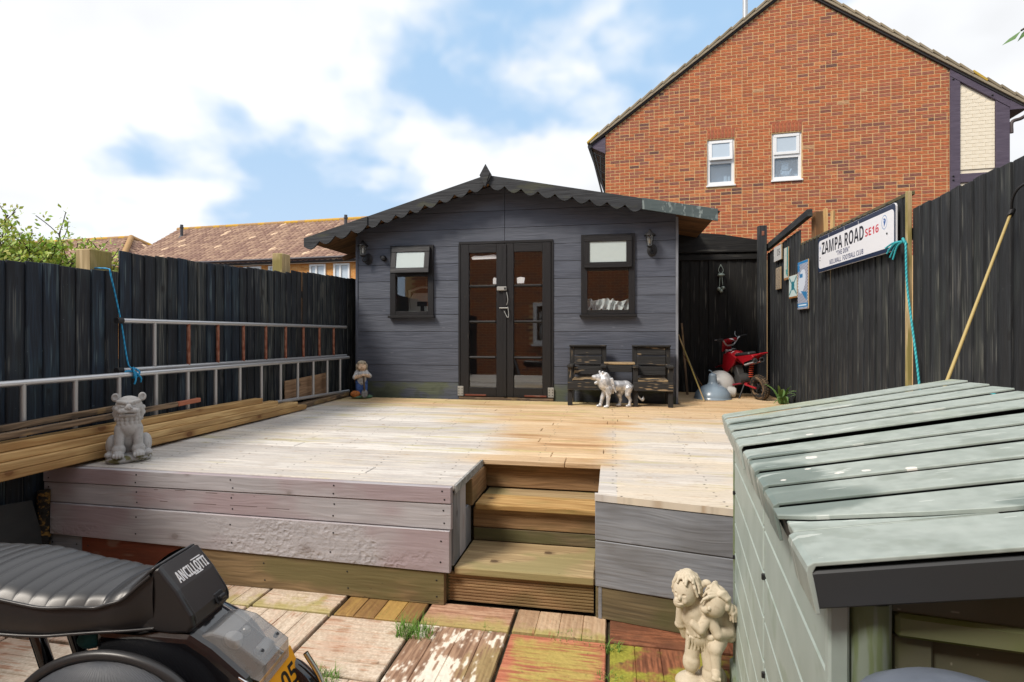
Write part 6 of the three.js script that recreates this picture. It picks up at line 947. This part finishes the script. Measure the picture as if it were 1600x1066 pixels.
  const door = (z0, z1) => { const d = new THREE.Group(); d.name = 'door'; B.add(d); const h = .117; for (let k = 0; k < 9; k++) { const y0 = .05 + k * h, y1 = Math.min(y0 + h - .004, yTop(xl) - .01); if (y1 - y0 < .02) continue; board('door_slat', M.panel, d, xl, xl + .022, y0, y1, z0, z1, { b: .003 }); } board('door_back', M.olive, d, xl + .022, xl + .03, .05, yTop(xl) - .02, z0 + .005, z1 - .005); for (const y of [.25, .5, .75]) mesh('hinge_pin', cbox(.012, .016, .008, .002), M.iron, d).position.set(xl - .002, y, z0 + .012); };
  door(.035, .775); door(.797, 1.405);
  board('base_skirt', M.panelMoss, B, xl - .018, xl + .04, 0, .1, .02, D - .03, { b: .01 }); board('corner_post', M.panelMoss, B, xl - .004, xl + .035, .05, yTop(xl) - .02, .012, .032);
  board('back_panel', M.olive, B, W - .06, W - .03, 0, yTop(W - .06) - .02, .03, D - .05); mesh('end_panel', plate([[xl + .03, 0], [W - .06, 0], [W - .06, yTop(W - .06) - .02], [xl + .03, yTop(xl + .03) - .02]], .02), M.olive, B).position.z = .03; board('floor', M.olive, B, xl + .03, W - .06, .0, .03, .03, D - .06);
  // near end: rounded corner post, recessed olive panel under a ledge
  mesh('corner_column', lathe([[.028, 0], [.028, .78], [.0265, .784], [.028, .788], [.028, .985]], 20), M.panelMoss, B).position.set(xl + .055, 0, D - .05); board('corner_post', M.panel, B, xl - .002, xl + .026, .03, yTop(xl) - .02, 1.408, D - .03, { b: .004 });
  mesh('near_panel', plate([[xl + .08, 0], [W - .06, 0], [W - .06, yTop(W - .06) - .03], [xl + .08, yTop(xl + .08) - .03]], .02), M.olive, B).position.z = D - .06;
  { const m = mesh('ledge', cbox(W - .16, .034, .022, .005, 0, 0), M.oliveRail, B); m.position.set(xl + .085 + (W - .16) / 2, .955, D - .046); } mesh('upper_panel', plate([[xl + .083, .972], [W - .06, .972], [W - .06, yTop(W - .06) - .03], [xl + .083, yTop(xl + .083) - .03]], .012), M.olive, B).position.z = D - .044;
  board('panel_stile', M.olive, B, xl + .085, xl + .135, .05, .936, D - .057, D - .05);
}
single('dustbin', 'grey dustbin with a domed lid at the bottom right, before the store', 'dustbin', merged([lathe([[0, .0], [.095, 0], [.115, .86], [.125, .86], [.125, .9], [.118, .918], [.09, .938], [.05, .95], [0, .955]], 36), tf(new THREE.TorusGeometry(.122, .008, 8, 36), 0, .868, 0, Math.PI / 2)]), std({ roughness: .5, map: tex(256, 256, (u, v) => mix([92, 100, 112], [120, 128, 142], fbm(u * 8, v * 8, 620, 4, 8, 8))) }), [.405, 0, -.70]);
// brass rod leaning from the store to the fence, tied with teal cord, bungee at the top
single('brass_rod', 'long brass rod leaning from the green store up against the right fence', 'rod', bar([1.16, 1.13, -2.21], [1.9, 1.965, -3.03], .0062, .0062, 10), M.brass);
single('tied_rope', 'short teal rope tied round the foot of the brass rod', 'rope', merged([tube([[1.15, 1.145, -2.22], [1.172, 1.152, -2.238], [1.188, 1.15, -2.215], [1.165, 1.142, -2.2], [1.15, 1.145, -2.22]], .006, 24, 7, true), tube([[1.18, 1.15, -2.212], [1.22, 1.162, -2.19], [1.28, 1.16, -2.15], [1.34, 1.14, -2.11]], .006, 24, 7)]), M.ropeTeal);
single('rod_binding', 'dark wire binding round the bottom of the brass rod', 'binding', merged(rg(0, 1, 5).map(t => tf(new THREE.TorusGeometry(.0115, .004, 6, 14), 1.163 + t * .018, 1.133 + t * .021, -2.213 - t * .02, Math.PI / 2 - .9, .3, 0))), M.iron);
single('bungee', 'black bungee hooked at the top of the brass rod', 'bungee', merged([...rg(0, 1, 5).map(t => tf(new THREE.TorusGeometry(.0125, .005, 6, 14), 1.875 + t * .02, 1.937 + t * .022, -3.0 - t * .022, Math.PI / 2 - .9, .3, 0)), tube([[1.89, 1.96, -3.02], [1.88, 2.02, -2.99], [1.885, 2.06, -2.95], [1.92, 2.08, -2.9], [1.935, 2.05, -2.86]], .006, 20, 6)]), M.iron);
// ---------------------------------------------------------------- scooter
{
  const S = thing('motor_scooter', 'black classic scooter with pleated seat at the bottom left corner', 'scooter', [-1.091, 0, -1.201], rad(7.1));
  const vinyl = new THREE.MeshPhysicalMaterial({ color: lin(.012, .012, .014), roughness: .4, ior: 1.5, clearcoat: .5, clearcoatRoughness: .42, bumpScale: .0006, bumpMap: bump(128, 128, (u, v) => vn(u * 64, v * 64, 701, 64, 64)) }), gloss = new THREE.MeshPhysicalMaterial({ color: lin(.008, .008, .01), roughness: .15, clearcoat: 1, clearcoatRoughness: .05 }), piping = std({ color: lin(.03, .03, .032), roughness: .35 });
  const grid = (nx, nz, f) => { const pos = [], idx = []; for (let i = 0; i <= nx; i++) for (let j = 0; j <= nz; j++) pos.push(...f(i / nx, j / nz)); for (let i = 0; i < nx; i++) for (let j = 0; j < nz; j++) { const a = i * (nz + 1) + j, b = a + nz + 1; idx.push(a, a + 1, b, b, a + 1, b + 1); } const g = new THREE.BufferGeometry(); g.setAttribute('position', new THREE.Float32BufferAttribute(pos, 3)); g.setAttribute('uv', new THREE.Float32BufferAttribute(pos.length / 3 * 2, 2)); g.setIndex(idx); g.computeVertexNormals(); return g; };
  const lerpT = (x, tb) => { for (let i = 0; i < tb.length - 1; i++) if (x <= tb[i + 1][0]) { const t = clamp((x - tb[i][0]) / (tb[i + 1][0] - tb[i][0])); return tb[i][1] + (tb[i + 1][1] - tb[i][1]) * sm(t); } return tb[tb.length - 1][1]; };
  const T = x => lerpT(x, [[-.75, .782], [-.45, .772], [-.2, .738], [-.12, .732], [-.07, .748], [0, .802]]), Wd = x => lerpT(x, [[-.75, .10], [-.5, .132], [-.25, .125], [-.1, .1], [0, .078]]);
  mesh('seat_top', grid(380, 24, (a, b) => { const x = -.75 + a * .737, s = b * 2 - 1, q = Math.abs(s), w = Wd(x); const ph = (x + .75) / .040, rib = Math.pow(Math.abs(Math.sin(ph * Math.PI)), .22) * .006 * (x < -.11 ? 1 : 0); const ed = q > .78 ? (q - .78) / .22 : 0; return [x, T(x) + .016 * (1 - s * s) + rib * (1 - ed * ed) - ed * ed * .012, s * w]; }), vinyl, S);
  const skirt = (sd) => grid(60, 8, (a, b) => { const x = -.75 + a * .75, w = Wd(x); const top = T(x) - .012, bot = .662 + (x < -.3 ? (-.3 - x) * .06 : 0); return [x, top + (bot - top) * b, sd * (w + .006 * Math.sin(b * Math.PI) - .006 * b)]; });
  mesh('seat_skirt', skirt(1), vinyl, S); mesh('seat_skirt', skirt(-1), vinyl, S);
  for (const sd of [1, -1]) { mesh('piping', tube(rg(-.75, -.005, 26).map(x => [x, T(x) - .010, sd * (Wd(x) + .002)]), .0042, 80, 7), piping, S); mesh('piping', tube(rg(-.75, .0, 14).map(x => [x, .662 + (x < -.3 ? (-.3 - x) * .06 : 0), sd * (Wd(x) - .002)]), .004, 40, 6), piping, S); }
  mesh('seat_base', tf(cbox(.7, .02, .13, .005), -.38, .668, 0), M.iron, S);
  // raised seat tail with the lettered rear panel
  const prof = [[-.06, .668], [-.06, .742], [0, .796], [.008, .798], [.05, .748], [.086, .692], [.09, .672], [.08, .66], [.04, .657]]; const tg = new THREE.ExtrudeGeometry(new THREE.Shape(prof.map(p => new THREE.Vector2(...p))), { depth: .128, bevelEnabled: true, bevelSize: .009, bevelThickness: .013, bevelSegments: 4 }); tg.translate(0, 0, -.064); const tail = mesh('seat_tail', tg, vinyl, S);
  for (const sd of [1, -1]) mesh('seam', tube([[.0, .806, sd * .066], [.05, .758, sd * .067], [.094, .695, sd * .067], [.098, .668, sd * .066]], .0022, 24, 5), piping, tail);
  mesh('crest_piping', tube([[-.055, .752, .079], [-.004, .803, .076], [0, .807, .05], [0, .808, 0], [0, .807, -.05], [-.004, .803, -.076]], .004, 40, 6), piping, tail);
  { // white block lettering on the rear panel, with the joined bars of the emblem
    const font = await new FontLoader().loadAsync('fonts/droid/droid_sans_bold.typeface.json');
    const tg2 = new TextGeometry('ANCILLOTTI', { font, size: .03, depth: .0012, curveSegments: 3, bevelEnabled: false }); tg2.computeBoundingBox(); const bb = tg2.boundingBox, tw = bb.max.x - bb.min.x; tg2.translate(-bb.min.x - tw / 2, -.015, 0); tg2.scale(.112 / tw, 1, 1);
    const g = merged([tg2, new THREE.BoxGeometry(.03, .003, .0012).translate(.012, -.0175, .0006), new THREE.BoxGeometry(.036, .003, .0012).translate(.03, .0195, .0006)]);
    const m = mesh('lettering', g, std({ color: lin(.78, .78, .8), roughness: .5 }), tail); const up = V(-.643, .766, 0), right = V(0, 0, -1), nn = right.clone().cross(up); m.quaternion.setFromRotationMatrix(new THREE.Matrix4().makeBasis(right, up, nn)); m.position.copy(V(.008, .798, 0).lerp(V(.05, .748, 0), .62).addScaledVector(nn, .0088)); m.position.z -= .004; }
  { const m = mesh('latch', merged([cbox(.034, .03, .006, .003), tf(cbox(.022, .012, .012, .003), 0, -.002, .007)]), M.iron, tail); const up = V(-.5, .86, 0), right = V(0, 0, -1), nn = right.clone().cross(up); m.quaternion.setFromRotationMatrix(new THREE.Matrix4().makeBasis(right, up, nn)); m.position.set(.097, .69, -.03); }
  // body
  const body = new THREE.ExtrudeGeometry(new THREE.Shape([[-.13, .64], [.08, .63], [.13, .6], [.21, .535], [.25, .44], [.26, .34], [.22, .3], [.1, .34], [-.08, .42], [-.13, .5]].map(p => new THREE.Vector2(...p))), { depth: .1, bevelEnabled: true, bevelSize: .025, bevelThickness: .03, bevelSegments: 4 }); body.translate(0, 0, -.05); mesh('rear_body', body, gloss, S);
  { const g = new THREE.SphereGeometry(1, 40, 24); const c = mesh('side_cowl', tf(g, -.075, .43, .125, 0, 0, .06, .235, .19, .085), new THREE.MeshPhysicalMaterial({ color: lin(.06, .068, .082), roughness: .5, bumpScale: .0006, bumpMap: (() => { const t = bump(512, 64, (u) => Math.sin(u * Math.PI * 2 * 110) * .5 + .5); return t; })() }), S); const pts = []; for (let i = 0; i < 40; i++) { const a = i / 40 * Math.PI * 2; pts.push([-.075 + Math.cos(a) * .242, .43 + Math.sin(a) * .198, .13]); } mesh('cowl_rim', tube(pts, .012, 80, 8, true), piping, c); mesh('side_cowl', tf(new THREE.SphereGeometry(1, 30, 18), -.05, .45, -.125, 0, 0, .06, .235, .19, .085), gloss, S); }
  // tail light
  const tl = new THREE.Group(); tl.name = 'tail_light'; S.add(tl); mesh('lamp_base', tf(cbox(.2, .03, .13, .008), .17, .553, 0, 0, 0, -.57), gloss, tl);
  const lensM = new THREE.MeshPhysicalMaterial({ color: lin(.62, .62, .62), roughness: .12, transmission: .75, thickness: 0, ior: 1.5 });
  mesh('lens', (() => { const g = new THREE.ExtrudeGeometry(new THREE.Shape([[.098, .612], [.102, .636], [.135, .642], [.178, .632], [.262, .572], [.264, .532], [.18, .562]].map(p => new THREE.Vector2(...p))), { depth: .108, bevelEnabled: true, bevelSize: .005, bevelThickness: .008, bevelSegments: 2 }); g.translate(0, 0, -.054); return g; })(), lensM, tl);
  mesh('reflector', merged([tf(cbox(.13, .01, .1, .003), .17, .578, 0, 0, 0, -.55), tf(new THREE.CylinderGeometry(.02, .026, .04, 16), .16, .6, .02, 0, 0, -.3), tf(new THREE.SphereGeometry(.012, 10, 8), .17, .608, -.025), tf(cbox(.03, .03, .05, .004), .22, .566, -.02, 0, 0, -.5)]), std({ color: lin(.45, .44, .43), metalness: .6, roughness: .3 }), tl);
  mesh('chrome_trim', tube([[.094, .624, .066], [.094, .624, -.066], [.17, .572, -.072], [.25, .522, -.07], [.256, .52, 0], [.25, .522, .07], [.17, .572, .072]], .0055, 90, 8, true, .08), M.chrome, tl);
  for (const z of [-.045, .03]) mesh('lens_screw', tf(new THREE.CylinderGeometry(.006, .006, .01, 10), .24, .588, z, 0, 0, -.5), M.iron, tl);
  // number plate
  const pt = canvasTex(256, 256, (g, w, h) => { g.fillStyle = '#f2a81c'; g.fillRect(0, 0, w, h); g.fillStyle = '#141414'; g.font = 'bold 96px sans-serif'; g.fillText('05', 132, 110); });
  { const P = mesh('number_plate', cbox(.19, .19, .004, .002), std({ color: lin(.75, .36, .02), roughness: .4 }), S); const up = V(-.42, .91, 0).normalize(), right = V(0, 0, -1), nn = right.clone().cross(up); P.quaternion.setFromRotationMatrix(new THREE.Matrix4().makeBasis(right, up, nn)); P.position.set(.292, .448, 0); const f = mesh('plate_print', new THREE.PlaneGeometry(.184, .184), std({ map: pt, roughness: .35 }), P); f.position.z = .0028; }
  mesh('rear_mudguard', tf(new THREE.CylinderGeometry(.26, .26, .12, 36, 1, true, Math.PI * .05, Math.PI * .8), .08, .26, 0, Math.PI / 2, 0, 0), new THREE.MeshPhysicalMaterial({ color: lin(.008, .008, .01), roughness: .2, side: THREE.DoubleSide }), S); mesh('chrome_strip', tube([[.3, .52, -.085], [.34, .45, -.088], [.355, .38, -.086]], .007, 16, 8), M.chrome, S); mesh('bumper', tf(new THREE.SphereGeometry(1, 20, 14), .3, .43, -.09, 0, 0, -.9, .09, .035, .03), gloss, S);
  const wheel = (x, n) => { const w = new THREE.Group(); w.name = n; w.position.set(x, .215, 0); S.add(w); mesh('tyre', new THREE.TorusGeometry(.165, .05, 14, 40), M.rubber, w); mesh('rim', tf(new THREE.CylinderGeometry(.12, .12, .06, 28), 0, 0, 0, Math.PI / 2), M.alu, w); }; wheel(.08, 'rear_wheel'); wheel(-1.2, 'front_wheel');
  mesh('seat_strut', merged([bar([-.36, .665, .03], [-.25, .35, .03], .016), bar([-.36, .665, -.06], [-.25, .35, -.06], .016)]), gloss, S); mesh('floor_board', tf(cbox(.75, .03, .34, .01), -.55, .27, 0), gloss, S); mesh('frame_tube', tube([[-.1, .35, 0], [-.5, .25, 0], [-.85, .3, 0], [-1.0, .6, 0], [-1.06, .95, 0]], .03, 30, 10), gloss, S);
  mesh('leg_shield', grid(20, 16, (a, b) => { const s = b * 2 - 1; return [-.92 - a * .14 + s * s * .06, .28 + a * .55, s * (.23 - .06 * a)]; }), gloss, S); mesh('handlebar', merged([bar([-1.06, .98, -.3], [-1.06, .98, .3], .018), tf(new THREE.SphereGeometry(.08, 16, 12), -1.1, .97, 0), bar([-1.06, .98, .18], [-1.06, .98, .32], .024), bar([-1.06, .98, -.18], [-1.06, .98, -.32], .024)]), gloss, S); mesh('front_mudguard', tf(new THREE.CylinderGeometry(.25, .25, .11, 30, 1, true, Math.PI * .3, Math.PI), -1.2, .23, 0, Math.PI / 2, 0, 0), gloss, S);
  mesh('rag', tf(new THREE.SphereGeometry(.03, 10, 8), -.17, .625, .06, 0, 0, .2, 1.2, .8, .7), std({ color: lin(.02, .12, .12), roughness: .8 }), S);
}
// ---------------------------------------------------------------- things seen inside the shed windows
{
  const wt = std({ color: lin(.62, .66, .6), roughness: .5 }); const C = thing('white_folding_chair', 'pale plastic folding chair standing inside the left shed window', 'chair', [-2.39, .585, -6.62]);
  mesh('back_panel', plate([[-.15, .97], [.15, .97], [.17, 1.22], [.12, 1.3], [-.12, 1.3], [-.17, 1.22]], .02, 0, 0, .004), wt, C); mesh('seat', cbox(.38, .03, .34, .01), wt, C).position.set(0, .98, .0); const fl = (s) => { mesh('leg', bar([s * .1, .0, .12], [s * .2, 1.34, -.06], .015), wt, C); mesh('leg', bar([s * .2, 0, -.16], [s * .12, 1.0, .1], .015), wt, C); }; fl(1); fl(-1); mesh('top_bar', tube([[-.2, 1.33, -.06], [0, 1.38, -.05], [.2, 1.33, -.06]], .015, 14, 8), wt, C); mesh('slot', cbox(.14, .06, .004, .001), M.dark, C).position.set(0, 1.16, .003); mesh('slot', cbox(.05, .1, .004, .001), M.dark, C).position.set(0, 1.09, .004);
  const pos = [], idx = []; const nx = 60; for (let i = 0; i <= nx; i++) for (let j = 0; j <= 4; j++) { const x = -.25 + .5 * i / nx; pos.push(x, -.11 * j / 4 + (vn(i * .3, j, 31) - .5) * .05 - (j === 4 ? Math.abs(Math.sin(i * .43)) * .03 : 0), Math.sin(i * .7 + j * .9 + 3 * vn(i * .2, j, 8)) * .022); } for (let i = 0; i < nx; i++) for (let j = 0; j < 4; j++) { const a = i * 5 + j; idx.push(a, a + 1, a + 5, a + 5, a + 1, a + 6); } const g = new THREE.BufferGeometry(); g.setAttribute('position', new THREE.Float32BufferAttribute(pos, 3)); g.setIndex(idx); g.computeVertexNormals(); single('frilled_cloth', 'white frilled cloth along the bottom of the right shed window', 'cloth', g, std({ color: lin(.55, .62, .62), roughness: .9, side: THREE.DoubleSide }), [-.055, 1.76, -6.36]); single('cloth_shelf', 'narrow shelf under the frilled cloth inside the shed', 'shelf', cbox(.6, .02, .12, .003), M.interior, [-.055, 1.62, -6.4]);
}
// ---------------------------------------------------------------- tree beyond the left fence, overhanging sprig top right
{
  const leafG = (() => { const g = new THREE.BufferGeometry(); g.setAttribute('position', new THREE.Float32BufferAttribute([0, 0, 0, .5, .06, .28, 1, 0, 0, .5, .06, -.28], 3)); g.setIndex([0, 1, 2, 0, 2, 3]); g.computeVertexNormals(); return g; })();
  const T = thing('green_tree', 'small leafy green tree with bare twigs beyond the left fence', 'tree', [-8.15, .18, -5.55]);
  const r = rng(314), br = [], tips = []; const grow = (p, d, len, rad0, lv) => { const e = p.clone().addScaledVector(d, len), mid = p.clone().lerp(e, .5).add(V((r() - .5) * len * .15, (r() - .5) * len * .1, (r() - .5) * len * .15)); br.push(new THREE.TubeGeometry(new THREE.CatmullRomCurve3([p, mid, e]), 5, rad0, 5)); if (lv >= 2) for (let q = 0; q < 3; q++) tips.push([p.clone().lerp(e, .3 + q * .33), d, lv]); if (lv >= 5) return; const n = lv < 1 ? 5 : lv < 3 ? 4 : 3; for (let i = 0; i < n; i++) { const nd = d.clone().add(V((r() - .5) * 1.7, (r() - .35) * 1.0, (r() - .5) * 1.7)).normalize(); grow(p.clone().lerp(e, .45 + .55 * r()), nd, len * (.6 + r() * .25), rad0 * .58, lv + 1); } };
  grow(V(0, 0, 0), V(.02, 1, 0), .95, .075, 0); grow(V(0, .5, 0), V(.5, .5, .25).normalize(), 1.0, .05, 1); grow(V(.0, .4, .1), V(.6, .6, -.35).normalize(), 1.1, .05, 1); grow(V(-.3, .3, 0), V(-.5, .8, .2).normalize(), 1.0, .05, 1);
  mesh('trunk', merged(br), std({ color: lin(.07, .055, .04), roughness: .95 }), T);
  const n = 30000, im = new THREE.InstancedMesh(leafG, new THREE.MeshPhysicalMaterial({ color: 0xffffff, roughness: .75, transmission: .35, thickness: 0, side: THREE.DoubleSide }), n); im.name = 'crown'; im.userData.kind = 'stuff'; const d = new THREE.Object3D(), col = new THREE.Color();
  for (let i = 0; i < n; i++) { const [p, dir, lv] = tips[Math.floor(r() * tips.length)]; d.position.copy(p).add(V((r() - .5) * .16, (r() - .5) * .12, (r() - .5) * .16)); d.rotation.set(r() * 6.3, r() * 6.3, r() * 6.3); d.scale.setScalar(.04 + r() * .045); d.updateMatrix(); im.setMatrixAt(i, d.matrix); col.setRGB(.30 + r() * .18, .42 + r() * .16, .05 + r() * .05); im.setColorAt(i, col); }
  T.add(im);
  const S = thing('overhanging_sprig', 'sprig of green leaves hanging into the top right corner', 'branch', [2.215, 3.06, -3.46]);
  mesh('twig', merged([tube([[1.2, .6, .1], [.6, .25, .05], [.2, .1, 0], [0, -.02, 0]], .006, 20, 6), tube([[.3, .14, 0], [.15, .2, .05], [.06, .3, .04]], .004, 12, 5)]), std({ color: lin(.08, .06, .04), roughness: .9 }), S);
  const lg = leafG.clone(); const lm = new THREE.MeshPhysicalMaterial({ color: lin(.09, .2, .04), roughness: .5, transmission: .3, thickness: 0, side: THREE.DoubleSide }); for (const [x, y, z, a, s] of [[0, -.02, 0, -2.4, .1], [.03, 0, .02, -2.0, .09], [.06, .02, -.01, -1.4, .1], [.12, .06, .02, -2.2, .1], [.06, .3, .04, 2.6, .09], [.1, .26, .04, 1.9, .08], [.2, .1, 0, -1.2, .11], [.35, .16, .02, -1.8, .1], [.5, .22, .03, -1.1, .1]]) { const m = mesh('leaf', lg, lm, S); m.position.set(x, y, z); m.rotation.set(.5, 0, a); m.scale.setScalar(s); }
}
renderer.render(scene, camera);
